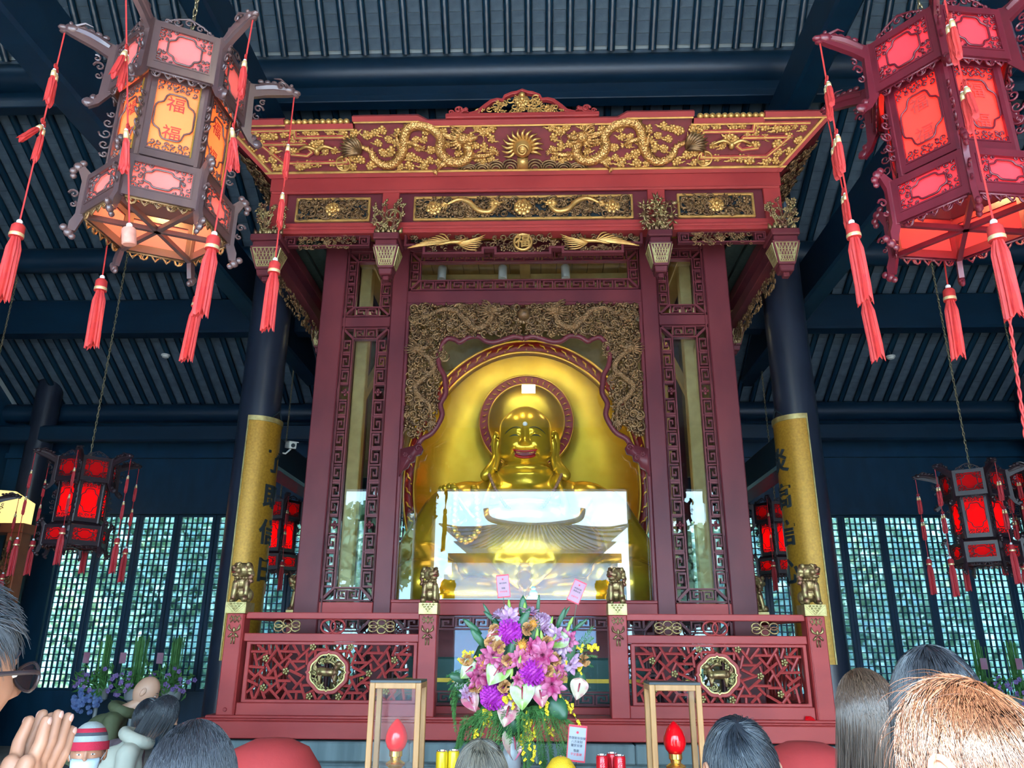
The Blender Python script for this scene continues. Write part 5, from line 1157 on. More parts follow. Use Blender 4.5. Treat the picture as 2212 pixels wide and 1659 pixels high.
bl = make_lantern('palace_lantern', 'black-framed red glowing lantern hanging low at the far left before the lattice windows', (-5.72, 9.7, 2.82), rad(-72), 'woodblack', 'paper_deep', 'paper_deep', DS, 11, (1, .4, .2), 'silkdark', group='dark lanterns further back', chain=3.4, txt=False)
for lc, ph, lab in (((5.6, 9.7, 2.64), -95, 'black-framed red glowing lantern hanging at the right before the lattice windows'), ((-4.12, 12.6, 2.78), -120, 'small dark red lantern seen between the left column and the shrine'), ((4.02, 12.6, 2.74), -118, 'small dark red lantern seen between the shrine and the right column'),
                    ((-7.95, 10.6, 2.55), -85, 'dark red lantern cut off by the left picture edge'), ((7.45, 11.3, 3.0), -85, 'dark red lantern cut off by the right picture edge')):
    c = copy_tree(bl, T(*lc) @ RZ(rad(ph)), lab, 'dark lanterns further back')
# ---------------------------------------------------------------- altar table and what stands on it
CI = camo.matrix_world.copy()
def at(px, py, Y):
    """world point at depth Y that the photograph shows at pixel (px, py)"""
    d = CI.to_3x3() @ Vector(((px - 1106) / 1661, -(py - 829.5) / 1661, -1)); o = CI.translation
    return o + d * ((Y - o.y) / d.y)
mk('oak', (.40, .21, .075), .45, c2=(.30, .15, .05), ns=5, nst=(6, 6, .6)); mk('lampred', (.70, .002, .008), .15, coat=.2); mk('brass', (.75, .52, .14), .2, .9)
mk('tablered', (.33, .02, .025), .5); mk('cloth', (.40, .035, .035), .8, c2=(.34, .028, .03), ns=4, bump=.1, bs=40)
MAT['lampglass'] = glass_mat('lampglass', (.97, .98, .98), .005)
tb = root('altar_table', (0, 4.9, 0), 'long red altar table in front of the balustrade', 'table')
MB().box(-1.06, 1.06, 4.2, 5.14, .90, .97).build('table_top', 'tablered', tb, bev=.01); MB().box(-1.05, 1.05, 4.3, 5.05, .78, .9).build('apron', 'tablered', tb)
for x in (-.98, .98):
    for y in (4.4, 4.95): MB().box(x - .05, x + .05, y - .05, y + .05, 0, .78).build('leg', 'tablered', tb, bev=.01)
def lampbox(x0, x1, y0, lab):
    cx = (x0 + x1) / 2; y1 = y0 + .24; zb, zt = .97, 1.492; e = .03
    r = root('lamp_case', (cx, y0 + .12, zb), lab[0], 'lamp case', 'oak and glass lamp cases on the altar')
    for xx in (x0, x1 - e):
        for yy in (y0, y1 - e): MB().box(xx, xx + e, yy, yy + e, zb, zt).build('stile', 'oak', r, bev=.003)
    for zz in (zb, zt - e):
        for yy in (y0, y1 - e): MB().box(x0 + e, x1 - e, yy, yy + e, zz, zz + e).build('rail', 'oak', r, bev=.003)
        for xx in (x0, x1 - e): MB().box(xx, xx + e, y0 + e, y1 - e, zz, zz + e).build('rail', 'oak', r, bev=.003)
    for yy in (y0 + .013, y1 - .017): MB().box(x0 + e, x1 - e, yy, yy + .004, zb + e, zt - e).build('glass_pane', 'lampglass', r)
    for xx in (x0 + .013, x1 - .017): MB().box(xx, xx + .004, y0 + e, y1 - e, zb + e, zt - e).build('glass_pane', 'lampglass', r)
    MB().box(x0 + e, x1 - e, y0 + e, y1 - e, zb, zb + .012).build('floor_board', 'oak', r); MB().box(x0 + .002, x1 - .002, y0 + .002, y1 - .002, zt, zt + .012).build('roof_board', 'ink', r)
    l = root('lotus_lamp', (cx, y0 + .12, zb + .012), lab[1], 'lamp', 'red lotus bud lamps')
    c = (cx, y0 + .12, 0); MB().lathe([(0, .983), (.05, .983), (.05, 1.0), (.03, 1.02), (.022, 1.05), (.05, 1.075), (.052, 1.085), (.028, 1.10), (.03, 1.115), (.036, 1.12), (.036, 1.145), (0, 1.145)], 24, c).build('brass_stand', 'brass', l, 'auto')
    MB().lathe([(0, 1.145), (.034, 1.145), (.05, 1.165), (.060, 1.195), (.058, 1.225), (.045, 1.258), (.028, 1.282), (.012, 1.298), (0, 1.305)], 28, c).build('bud_shade', 'lampred', l, True)
    li = bpy.data.lights.new('bud_light', 'POINT'); li.energy = .08; li.color = (1, .1, .05); lo = bpy.data.objects.new('bud_light', li); COL.objects.link(lo); lo.parent = l; lo.matrix_parent_inverse = WM[l.name].inverted(); lo.location = (cx, y0 + .02, 1.22); lo.data.shadow_soft_size = .03
lampbox(-.765, -.485, 4.42, ('oak-framed glass case around the left red lamp', 'glossy red bud lamp on brass stand in the left case')); lampbox(.735, 1.01, 4.42, ('oak-framed glass case around the right red lamp', 'glossy red bud lamp on brass stand in the right case'))
# drums under red cloth at either side
for px, lab in ((585, 'rounded red cloth cover beside the long dark hair, lower left'), (1745, 'rounded red cloth cover behind the black-haired head, lower right')):
    p = at(px, 1655 if px < 1000 else 1664, 4.6); r = root('cloth_covered_drum', (p.x, 4.6, 0), lab, 'drum')
    MB().lathe([(0, p.z + .14), (.1, p.z + .135), (.2, p.z + .09), (.27, p.z - .01), (.29, p.z - .1), (.3, .75), (0, .75)], 28, (p.x, 4.6, 0)).build('cloth_cover', 'cloth', r, 'auto'); MB().lathe([(0, 0), (.2, 0), (.2, .75), (0, .75)], 20, (p.x, 4.6, 0)).build('stand', 'tablered', r, 'auto')
# cans, pomelo
mk('canyellow', (.80, .58, .02), .25, .3); mk('canred', (.62, .01, .02), .25, .3); mk('tin', (.7, .7, .72), .2, .9); mk('pomelo', (.80, .50, .02), .5, c2=(.72, .44, .02), ns=60, bump=.25, bs=180)
def can(px, py, Y, m, lab, txt=None):
    p = at(px, py, Y); x, z = p.x, .97; h = p.z - z; r = root('drink_can', (x, Y, z), lab, 'can', 'drink cans on the altar')
    MB().lathe([(0, z), (.026, z), (.032, z + .008), (.032, z + h - .012), (.028, z + h - .004)], 22, (x, Y, 0)).build('can_body', m, r, 'auto'); MB().lathe([(.028, z + h - .004), (.0295, z + h), (.027, z + h), (.026, z + h - .006), (0, z + h - .006)], 22, (x, Y, 0)).build('can_lid', 'tin', r, 'auto')
    for k, ch in enumerate(txt or ''):
        me = text_mesh(ch, .026, .0005, 'white' if m == 'canred' else 'tablered', 'print')
        for v in me.vertices:
            a = -pi / 2 + v.co.x / .032; v.co = (x + .0325 * cos(a), Y + .0325 * sin(a), z + h - .03 - k * .026 + v.co.z)
        put('print', me, r)
can(955, 1621, 4.6, 'canyellow', 'yellow can at the left end of the yellow pair'); can(980, 1620, 4.62, 'canyellow', 'yellow can nearer the bouquet in the yellow pair'); can(1300, 1630, 4.6, 'canred', 'red can at the left of the front red pair', '旺仔'); can(1338, 1631, 4.6, 'canred', 'red can at the right of the front red pair', '旺仔'); can(1322, 1626, 4.72, 'canred', 'red can standing behind the front red pair')
p = at(1212, 1662, 4.6); r = root('pomelo', (p.x, 4.6, .97), 'round yellow pomelo at the foot of the bouquet', 'fruit')
MB().lathe([(0, .97), (.05, .975), (.085, 1.02), (.082, 1.06), (.05, 1.105), (.02, 1.118), (0, 1.116)], 28, (p.x, 4.6, 0)).build('rind', 'pomelo', r, True); MB().ell((p.x, 4.6, 1.118), (.008, .008, .006), 8, 5).build('stem_scar', 'beadwood', r)
# ---------------------------------------------------------------- the bouquet
mk('mum', (.42, .015, .40), .6, c2=(.56, .06, .54), ns=30); mk('lilypink', (.33, .01, .10), .5, c2=(.55, .17, .30), ns=24); mk('lilypale', (.36, .14, .30), .5, c2=(.56, .38, .50), ns=24); mk('peach', (.62, .31, .12), .7); mk('pincushion', (.55, .20, .03), .6, c2=(.75, .36, .05), ns=40)
mk('anth', (.26, .42, .08), .25, c2=(.46, .47, .34), ns=12, lo=.4, hi=.6, coat=.3); mk('anthpink', (.50, .44, .32), .25, c2=(.50, .10, .18), ns=14, lo=.4, hi=.62, coat=.3); mk('spadix', (.35, .03, .07), .5); mk('orchid', (.85, .62, .02), .5); mk('fern', (.05, .17, .04), .6, c2=(.10, .28, .07), ns=10); mk('leafdark', (.015, .075, .03), .4, c2=(.03, .12, .05), ns=5); mk('bud', (.30, .48, .08), .45); mk('vase', (.30, .32, .33), .3)
bq = root('flower_bouquet', (0, 5.05, .97), 'tall altar bouquet of magenta chrysanthemums, pink lilies, anthuriums and trailing ferns', 'bouquet')
BY = 5.1
def bp(px, py, dz=0.):
    k = ((px - 1120) / 170) ** 2 + ((py - 1440) / 150) ** 2
    return at(px, py, BY - .16 * max(0, 1 - k) - dz)
PX = 1 / 331.       # metres per pixel at the bouquet
r_ = random.Random(3)
def mum(px, py, rp, m='mum'):
    c = bp(px, py, .03); R0 = rp * PX; b = MB(); n = 0; b.ell(c, R0 * .7, 10, 7)
    for i in range(150):
        z = 1 - 2 * (i + .5) / 150; a = i * 2.39996; s = (1 - z * z) ** .5; d = Vector((s * cos(a), s * sin(a), z))
        if d.y > .55: continue
        u = d.orthogonal().normalized(); v = d.cross(u); q = c + d * R0 * .6; w_ = R0 * .13
        up = Vector((0, -.25, .1)); e = c + (d + up * .25).normalized() * R0 * r_.uniform(.95, 1.05)
        b.add([q + u * w_, q - u * w_, e - u * w_ * .8, e + u * w_ * .8, (q + e) / 2 + v * w_ * .8], [(0, 1, 4), (1, 2, 4), (2, 3, 4), (3, 0, 4), (0, 3, 2, 1)])
    b.build('chrysanthemum', m, bq)
for a in ((1100, 1365, 27), (1150, 1451, 28), (1066, 1503, 28)): mum(*a)
mum(1170, 1347, 22, 'lilypale')
def petal(b, c, d, L_, w_, up, curl=.35):
    d = d.normalized(); s = d.cross(up).normalized(); n = s.cross(d); rows = []
    for t in (0, .3, .6, .85, 1):
        ww = w_ * (sin(pi * min(1, t * .8 + .12))) * (1 if t < 1 else .15); p = c + d * L_ * t + n * (L_ * .25 * t - L_ * curl * t * t)
        rows.append([p - s * ww, p + n * ww * -.25, p + s * ww])
    b.sheet(rows)
def lily(px, py, rp, m='lilypink', ax=None, n=6):
    c = bp(px, py, .05); R0 = rp * PX; b = MB(); A = Vector(ax or (r_.uniform(-.6, .6), -1, r_.uniform(-.3, .7))).normalized(); u = A.orthogonal().normalized(); v = A.cross(u)
    for q, sc in ((0, 1.), (.5, .8)):
        for k in range(n): a = 2 * pi * (k + q) / n; petal(b, c, (u * cos(a) + v * sin(a)) * (.95 - .3 * q) + A * (.45 + .4 * q), R0 * sc, R0 * .22, A, .45)
    for k in range(5): b.tube([c, c + (A + u * .3 * cos(k * 1.26) + v * .3 * sin(k * 1.26)) * R0 * .6], .0012, 3)
    o = b.build('lily', m, bq, True); sm = o.modifiers.new('t', 'SOLIDIFY'); sm.thickness = .0015
for a in ((1050, 1430, 24), (1150, 1400, 22), (1205, 1450, 22), (1090, 1440, 20), (1065, 1415, 30), (1122, 1422, 27), (1172, 1415, 38), (1034, 1460, 32), (1192, 1478, 32), (1120, 1468, 17), (1226, 1384, 26)): lily(*a)
for a in ((1100, 1335, 28), (1145, 1325, 26, 'lilypale', (.2, -.4, 1)), (1232, 1436, 28), (1200, 1372, 24), (1078, 1328, 20, 'lilypale', (-.6, -.4, .8)), (1215, 1395, 26), (1008, 1498, 18)): lily(*(a if len(a) > 3 else (*a, 'lilypale')))
for px, py in ((1060, 1388), (1078, 1397), (1098, 1426), (1182, 1386), (1026, 1484), (1089, 1483), (1200, 1424), (1213, 1462), (1260, 1428), (1068, 1362), (1140, 1358), (1008, 1425), (1184, 1450)):
    b = MB(); c = bp(px, py, .06); R0 = 13 * PX
    for i in range(46):
        d = Vector((r_.gauss(0, 1), -abs(r_.gauss(0, 1)) - .2, r_.gauss(0, 1))).normalized(); u = d.orthogonal().normalized() * R0 * .38; v = d.cross(u); e = c + d * R0 * r_.uniform(.8, 1.05); w2 = r_.uniform(-.5, .5)
        b.add([c + d * R0 * .3, e + u + v * w2, e + d * R0 * .12, e - u - v * w2], [(0, 1, 2), (0, 2, 3)])
    b.build('carnation', 'peach', bq)
for px, py, rp in ((1128, 1396, 17), (1041, 1436, 15), (1152, 1348, 15)):
    b = MB(); c = bp(px, py, .06); R0 = rp * PX; b.ell(c, R0 * .55, 10, 7)
    for i in range(70):
        z = 1 - 2 * (i + .5) / 70; a = i * 2.39996; s = (1 - z * z) ** .5; d = Vector((s * cos(a), s * sin(a), z))
        if d.y < .4: b.tube([c + d * R0 * .4, c + d * R0 * .85, c + (d + Vector((0, -.35, 0))).normalized() * R0], .0016, 4)
    b.build('pincushion', 'pincushion', bq)
def anth(px, py, L_, m, ang, face=(0, -1, .25)):
    c = bp(px, py, .07); A = Vector(face).normalized(); s = A.cross(Vector((0, 0, 1))).normalized(); t = s.cross(A)
    d = t * cos(ang) + s * sin(ang); e = d.cross(A); Lm = L_ * PX; rows = []
    for q in (-.28, -.12, .1, .35, .6, .82, 1):
        ww = {-.28: .0, -.12: .5, .1: .58, .35: .54, .6: .38, .82: .2, 1: .01}[q]; p = c - d * Lm * (q - .35) * -1 * -1
        p = c + d * Lm * (.35 - q) * -1
        rows.append([p - e * Lm * ww + A * Lm * .1, p - e * Lm * ww * .5 + A * Lm * (.0), p + A * Lm * -.03, p + e * Lm * ww * .5, p + e * Lm * ww + A * Lm * .1])
    b = MB(); b.sheet(rows); o = b.build('anthurium', m, bq, True); sm = o.modifiers.new('t', 'SOLIDIFY'); sm.thickness = .002; u_ = o.modifiers.new('s', 'SUBSURF'); u_.levels = u_.render_levels = 1
    MB().tube([c + d * Lm * -.3 + A * .005, c + d * Lm * -.1 + A * .02, c + d * Lm * .22 + A * .03], [.005, .005, .003], 6).build('spadix', 'spadix', o, True)
for a in ((1073, 1452, 46, 'anth', 2.6), (1128, 1500, 46, 'anth', 3.14), (1168, 1503, 34, 'anthpink', 3.3), (1096, 1540, 42, 'anthpink', 2.9), (1018, 1515, 34, 'anthpink', 3.6), (1250, 1488, 34, 'anthpink', 2.9), (1109, 1606, 48, 'anthpink', 3.1, (.5, -1, .1)), (1208, 1386, 34, 'anth', 2.2, (-.3, -1, .5)), (1012, 1448, 34, 'anth', 2.4), (1068, 1372, 26, 'anthpink', 1.8)): anth(*a)
for px, py, a in ((1133, 1315, .05), (1232, 1345, .5), (1226, 1360, .4), (1160, 1372, .1), (1170, 1376, -.1), (1105, 1452, .1), (1196, 1450, -.4), (1100, 1308, -.1), (1190, 1345, .3), (1122, 1430, .2)):
    c = bp(px, py, .06); b = MB(); b.tube([c + Vector((sin(a), 0, cos(a))) * q * .04 for q in (-1, -.6, 0, .6, 1)], [.003, .009, .0115, .008, .001], 7); b.build('lily_bud', 'bud', bq, True)
def leafblade(px, py, L_, w_, ang, m='leafdark', dz=.0):
    c = bp(px, py, dz); d = Vector((sin(ang), -.15, cos(ang))).normalized(); b = MB(); petal(b, c, d, L_ * PX, w_ * PX, Vector((0, -1, .2)), .3); o = b.build('leaf', m, bq, True); sm = o.modifiers.new('t', 'SOLIDIFY'); sm.thickness = .001
for a in ((1240, 1500, 50, 20, .25), (1110, 1380, 70, 9, .5), (1090, 1400, 60, 10, -.4), (1100, 1440, 60, 10, .2), (1080, 1350, 44, 5, -.9), (1200, 1365, 54, 5, .4), (1050, 1400, 50, 8, -.7), (1040, 1370, 50, 6, -.9), (1200, 1440, 70, 20, .6), (1150, 1400, 60, 10, .2), (1205, 1350, 46, 4, .6), (1035, 1500, 46, 9, -1.6), (1010, 1470, 40, 10, -1.3), (1235, 1365, 44, 4, .9), (1065, 1345, 44, 4, -.5), (1160, 1335, 48, 4, .1), (1180, 1500, 60, 20, 2.4), (1130, 1340, 50, 9, .0)): leafblade(*a)
core = MB(); core.ell((-.02, 5.28, 1.5), (.28, .1, .30), 14, 10); core.tube([(-.02, 5.0, 1.2), (-.02, 5.25, 1.4)], .08, 10); core.build('foliage_core', 'leafdark', bq, True)
# feathery fern sprays
def spray(pts, m='fern', dens=60, ln=.035):
    P = smooth_path(pts, 6); b = MB(); b.tube(P, .0015, 4)
    for i in range(dens):
        f = i / dens * (len(P) - 2); k = int(f); p = P[k].lerp(P[k + 1], f - k); t = (P[k + 1] - P[k]).normalized(); l = ln * (1 - .5 * i / dens)
        for s in (-1, 1):
            u = (t.orthogonal() * s + t * .9 + Vector((r_.uniform(-.5, .5), r_.uniform(-.5, .5), r_.uniform(-.4, .2)))).normalized() * l; n_ = u.orthogonal().normalized() * .0034
            b.add([p, p + u * .6 + n_, p + u, p + u * .6 - n_], [(0, 1, 2), (0, 2, 3)])
    b.build('fern_spray', m, bq, kind='stuff')
for k in range(46):
    x = 990 + 5.6 * k + r_.uniform(-6, 6); x0 = 1120 + (x - 1120) * .55; end = 1590 + 75 * max(0, 1 - ((x - 1120) / 150) ** 2) + r_.uniform(-12, 14)
    spray([bp(x0, 1525, .02), bp((x + x0) / 2, 1550, .05 + r_.uniform(0, .05)), bp(x, end - 40, .04), bp(x + (x - 1120) * .06, end, .0)], dens=46)
for k in range(9): spray([bp(1040, 1480), bp(1000 - 2 * k, 1450 + 8 * k, .0), bp(962 + 3 * k, 1462 + 16 * k, .0)], dens=34)
for k in range(5): spray([bp(1215, 1420), bp(1255, 1385 + 10 * k), bp(1290 + r_.uniform(-8, 4), 1352 + 22 * k)], dens=30)
for k in range(4): spray([bp(1040, 1560), bp(1000, 1590 - 12 * k), bp(978 + 8 * k, 1630 - 6 * k)], dens=36)
# yellow dancing-lady orchid sprays
b = MB()
for k in range(4): a = 2 * pi * k / 4 + .7; b.ell((cos(a) * .006, 0, .004 + sin(a) * .005), (.005, .002, .004), 6, 4)
b.ell((0, -.002, -.006), (.0085, .002, .007), 7, 4); ORC = b.mesh('orchid_floret', 'orchid', True)
def orchid(pts, n, sp=10):
    P = [bp(*q, .05) for q in pts]; P = smooth_path(P, 6); o = MB().tube(P, .0012, 4).build('orchid_stem', 'bud', bq)
    for i in range(n): k = r_.randrange(len(P)); put('orchid_floret', ORC, o, T(*(P[k] + Vector((r_.uniform(-1, 1) * sp * PX, r_.uniform(-.03, .0), r_.uniform(-1, 1) * sp * .6 * PX)))) @ RY(r_.uniform(-1, 1)) @ RZ(r_.uniform(-.6, .6)) @ SC(r_.uniform(.8, 1.35)))
for q in (([(1040, 1440), (1015, 1415), (1000, 1440)], 17, 14), ([(1225, 1400), (1258, 1398), (1285, 1400)], 15, 10), ([(1225, 1430), (1250, 1440), (1248, 1455)], 7, 8), ([(1070, 1525), (1045, 1560), (1035, 1600)], 22, 12), ([(1170, 1500), (1178, 1545), (1190, 1590)], 18, 9), ([(1130, 1540), (1150, 1590), (1160, 1650)], 26, 10), ([(1210, 1500), (1238, 1540), (1252, 1570)], 12, 7), ([(1140, 1560), (1130, 1600), (1128, 1640)], 16, 9), ([(1085, 1510), (1095, 1505), (1110, 1525)], 12, 9), ([(1060, 1530), (1050, 1550), (1062, 1570)], 10, 8)): orchid(*q)
MB().lathe([(0, .97), (.045, .97), (.06, 1.0), (.055, 1.08), (.04, 1.15), (.05, 1.2), (0, 1.19)], 24, (-.02, 5.07, 0)).build('vase', 'vase', bq, 'auto')
# greeting cards on sticks
mk('cardred', (.66, .03, .06), .5); mk('cardpink', (.36, .13, .20), .6, c2=(.38, .22, .30), ns=4); mk('cardpale', (.33, .35, .40), .6)
def card(px, py, Y, w_, h, tilt, paper, lab, lines, stick=True):
    c = at(px, py, Y); r = root('greeting_card', c, lab, 'card'); M = T(*c) @ RY(tilt)
    b = MB(); b.m = M; b.box(-w_ / 2, w_ / 2, 0, .002, -h / 2, h / 2); b.build('card_mount', 'cardred', r); b = MB(); b.m = M; b.box(-w_ * .45, w_ * .45, -.0015, 0, -h * .45, h * .44); b.build('card_face', paper, r)
    b = MB(); b.m = M @ T(0, -.0025, h * .3); b.lathe([(0, 0), (w_ * .07, 0)], 10, ax='Y'); b.build('seal', 'cardred', r)
    for k, (s, z) in enumerate(lines): me = text_mesh(s, h * .085, .0002, 'cardred' if k == len(lines) - 1 else 'ink', 'card_text'); put('card_text', me, r, M @ T(0, -.0028, h * z))
    if stick: MB().tube([c + Vector((0, .003, -h * .4)), bp(px + (px - 1090) * -.12 + 8, py + 95)], .0018, 5).build('stick', 'leafdark', r)
card(1087, 1266, 5.05, .082, .142, -.10, 'cardpink', 'pink greeting card with red edge above the bouquet, left', (('佛光普照', .12), ('敬獻', -.1), ('吉祥如意', -.25)))
card(1246, 1278, 5.05, .082, .142, .42, 'cardpink', 'tilted pink greeting card above the bouquet, right', (('恭賀新禧', .12), ('萬事如意', .0), ('合家平安', -.25)))
card(1246, 1606, 4.75, .105, .19, .10, 'cardpale', 'pale greeting card with red edge below the bouquet', (('恭賀新年快樂', .14), ('八方來財', .04), ('闔家安康', -.06), ('敬獻', -.2), ('平安喜樂', -.3)))
p = at(1751, 1561, 7.46); r = root('folded_red_packet', (p.x, 7.46, 1.062), 'small crumpled red packet lying on the balustrade base, right', 'packet')
b = MB(); b.add([(p.x - .045, 7.47, 1.063), (p.x + .05, 7.47, 1.063), (p.x + .04, 7.49, 1.085), (p.x - .03, 7.485, 1.098), (p.x + .005, 7.45, 1.10), (p.x, 7.5, 1.063)], [(0, 1, 4), (1, 2, 4), (2, 3, 4), (3, 0, 4), (0, 5, 1), (1, 5, 2), (2, 5, 3), (3, 5, 0)]); b.build('packet_paper', 'lampred', r)
# ---------------------------------------------------------------- people
mk('skin', (.44, .21, .13), .5, c2=(.38, .175, .105), ns=20, sss=.1); mk('skinpale', (.50, .27, .18), .5, sss=.1)
def hairmat(n, c, c2, r=.32):
    mk(n, c, r, spec=.8); t_ = MAT[n].node_tree; g_ = t_.nodes.new('ShaderNodeNewGeometry'); m_ = t_.nodes.new('ShaderNodeMix'); m_.data_type = 'RGBA'; m_.inputs[6].default_value = (*c, 1); m_.inputs[7].default_value = (*c2, 1)
    t_.links.new(g_.outputs['Random Per Island'], m_.inputs[0]); t_.links.new(m_.outputs[2], t_.nodes['Principled BSDF'].inputs['Base Color'])
hairmat('hairblack', (.010, .012, .017), (.030, .034, .045), .3); hairmat('hairdark', (.016, .015, .018), (.05, .05, .06), .28); hairmat('hairgrey', (.016, .020, .027), (.075, .085, .10), .42); hairmat('hairbrown', (.05, .026, .018), (.14, .08, .05), .3); hairmat('hairsun', (.035, .014, .008), (.15, .07, .04), .26); hairmat('hairstraw', (.05, .04, .03), (.22, .18, .13), .4)
mk('olive', (.075, .085, .04), .8, c2=(.06, .07, .03), ns=12); mk('cream', (.40, .40, .34), .85); mk('mauve', (.12, .08, .10), .8); mk('blackcloth', (.012, .013, .016), .8); mk('navycloth', (.02, .025, .045), .8); mk('whitecloth', (.62, .60, .56), .8); mk('beaniered', (.40, .012, .04), .9, bump=.3, bs=150); mk('beaniegrey', (.30, .34, .34), .9, bump=.3, bs=150); mk('beaniedark', (.05, .06, .08), .9, bump=.3, bs=150); mk('mask', (.50, .64, .72), .8)
mk('specframe', (.03, .02, .022), .3); mk('eyewhite', (.75, .72, .70), .3); mk('nail', (.55, .30, .24), .35)
def man_shape(z):
    w_ = 1 - .30 * max(0, -z) ** 1.6 + .03 * math.exp(-((z - .3) / .3) ** 2); return (w_, 1 - .16 * max(0, -z - .2) ** 1.2)
def man_feat(x, z):
    s = abs(x); h = G(s, z, .40, .17, .3, .07, .05) - G(s, z, .40, .03, .2, .09, .09) + G(s, z, .42, .02, .13, .06, .05)
    h += G(x, z, 0, -.02, .09, .2, .14) + G(x, z, 0, -.18, .11, .08, .20) + G(s, z, .14, -.21, .07, .06, .08) + G(s, z, .5, -.15, .22, .16, .06)
    h += G(x, z, 0, -.44, .24, .035, .07) + G(x, z, 0, -.53, .22, .04, .07) - G(x, z, 0, -.485, .26, .018, .03) + G(x, z, 0, -.8, .28, .14, .12)
    return h
HS = (.079, .098, .122)
def strands(b, M, n, L, wv, swirl, lift, wid, seed, scal, segs=5, drop=0., region=None, sc=1.03, back=0., frizz=.12):
    """short or falling hair: ribs that start on the scalp and flow away from the whorl"""
    r = random.Random(seed); wv = Vector(wv).normalized(); k = 0; V = b.v; F = b.f
    while k < n:
        d = Vector((r.gauss(0, 1), r.gauss(0, 1), r.gauss(0, 1))).normalized()
        if not (region(d) if region else d.z > .34 + .30 * max(0, -d.y) - 1.0 * max(0, d.y)): continue
        k += 1; pts = []; l = L * r.uniform(.7, 1.15); st = l / segs; cur = d.copy(); free = None; lf = lift * r.uniform(.2, 1.2); fz = Vector((r.gauss(0, 1), r.gauss(0, 1), r.gauss(0, 1))) * frizz
        for i in range(segs + 1):
            q = i / segs
            if free is None:
                p = Vector((cur.x * scal[0], cur.y * scal[1], cur.z * scal[2])) * (sc + lf * q / .1 * .1 / max(scal[0], .01) * .1)
                t = cur - wv * cur.dot(wv) * 1.0; t = (cur * cur.dot(wv) - wv); t = t.normalized() if t.length > 1e-3 else cur.orthogonal(); t = (t + cur.cross(t) * swirl + fz).normalized()
                if drop and cur.z < .15: free = p.copy()
                else: cur = (cur + t * st / scal[1]).normalized()
            else:
                free = free + Vector((fz.x * .12 * st * 8, (back + fz.y * .1) * st, -st)); p = free.copy()
            pts.append(M @ p)
        base = len(V); w0 = wid * r.uniform(.7, 1.3)
        for i, p in enumerate(pts):
            t = (pts[min(i + 1, segs)] - pts[max(i - 1, 0)]); u = t.orthogonal().normalized(); v = t.normalized().cross(u); ww = w0 * (1 - .75 * (i / segs) ** 2)
            V.extend((tuple(p + u * ww), tuple(p - u * .5 * ww + v * .87 * ww), tuple(p - u * .5 * ww - v * .87 * ww)))
        for i in range(segs):
            a = base + i * 3; F.extend(((a, a + 1, a + 4, a + 3), (a + 1, a + 2, a + 5, a + 4), (a + 2, a, a + 3, a + 5)))
def scalp(M, scal, region=None, k=1.02):
    b = MB(); nu, nv = 36, 24; vs = []; ok = []
    for i in range(nv + 1):
        t = pi * i / nv
        for j in range(nu):
            p = 2 * pi * j / nu; d = Vector((sin(t) * cos(p), sin(t) * sin(p), cos(t))); vs.append(M @ Vector((d.x * scal[0] * k, d.y * scal[1] * k, d.z * scal[2] * k)))
            ok.append(region(d) if region else d.z > .30 + .30 * max(0, -d.y) - 1.0 * max(0, d.y))
    fs = [f for f in ((i * nu + j, (i + 1) * nu + j, (i + 1) * nu + (j + 1) % nu, i * nu + (j + 1) % nu) for i in range(nv) for j in range(nu)) if sum(ok[q] for q in f) >= 3]
    return b.add(vs, fs)
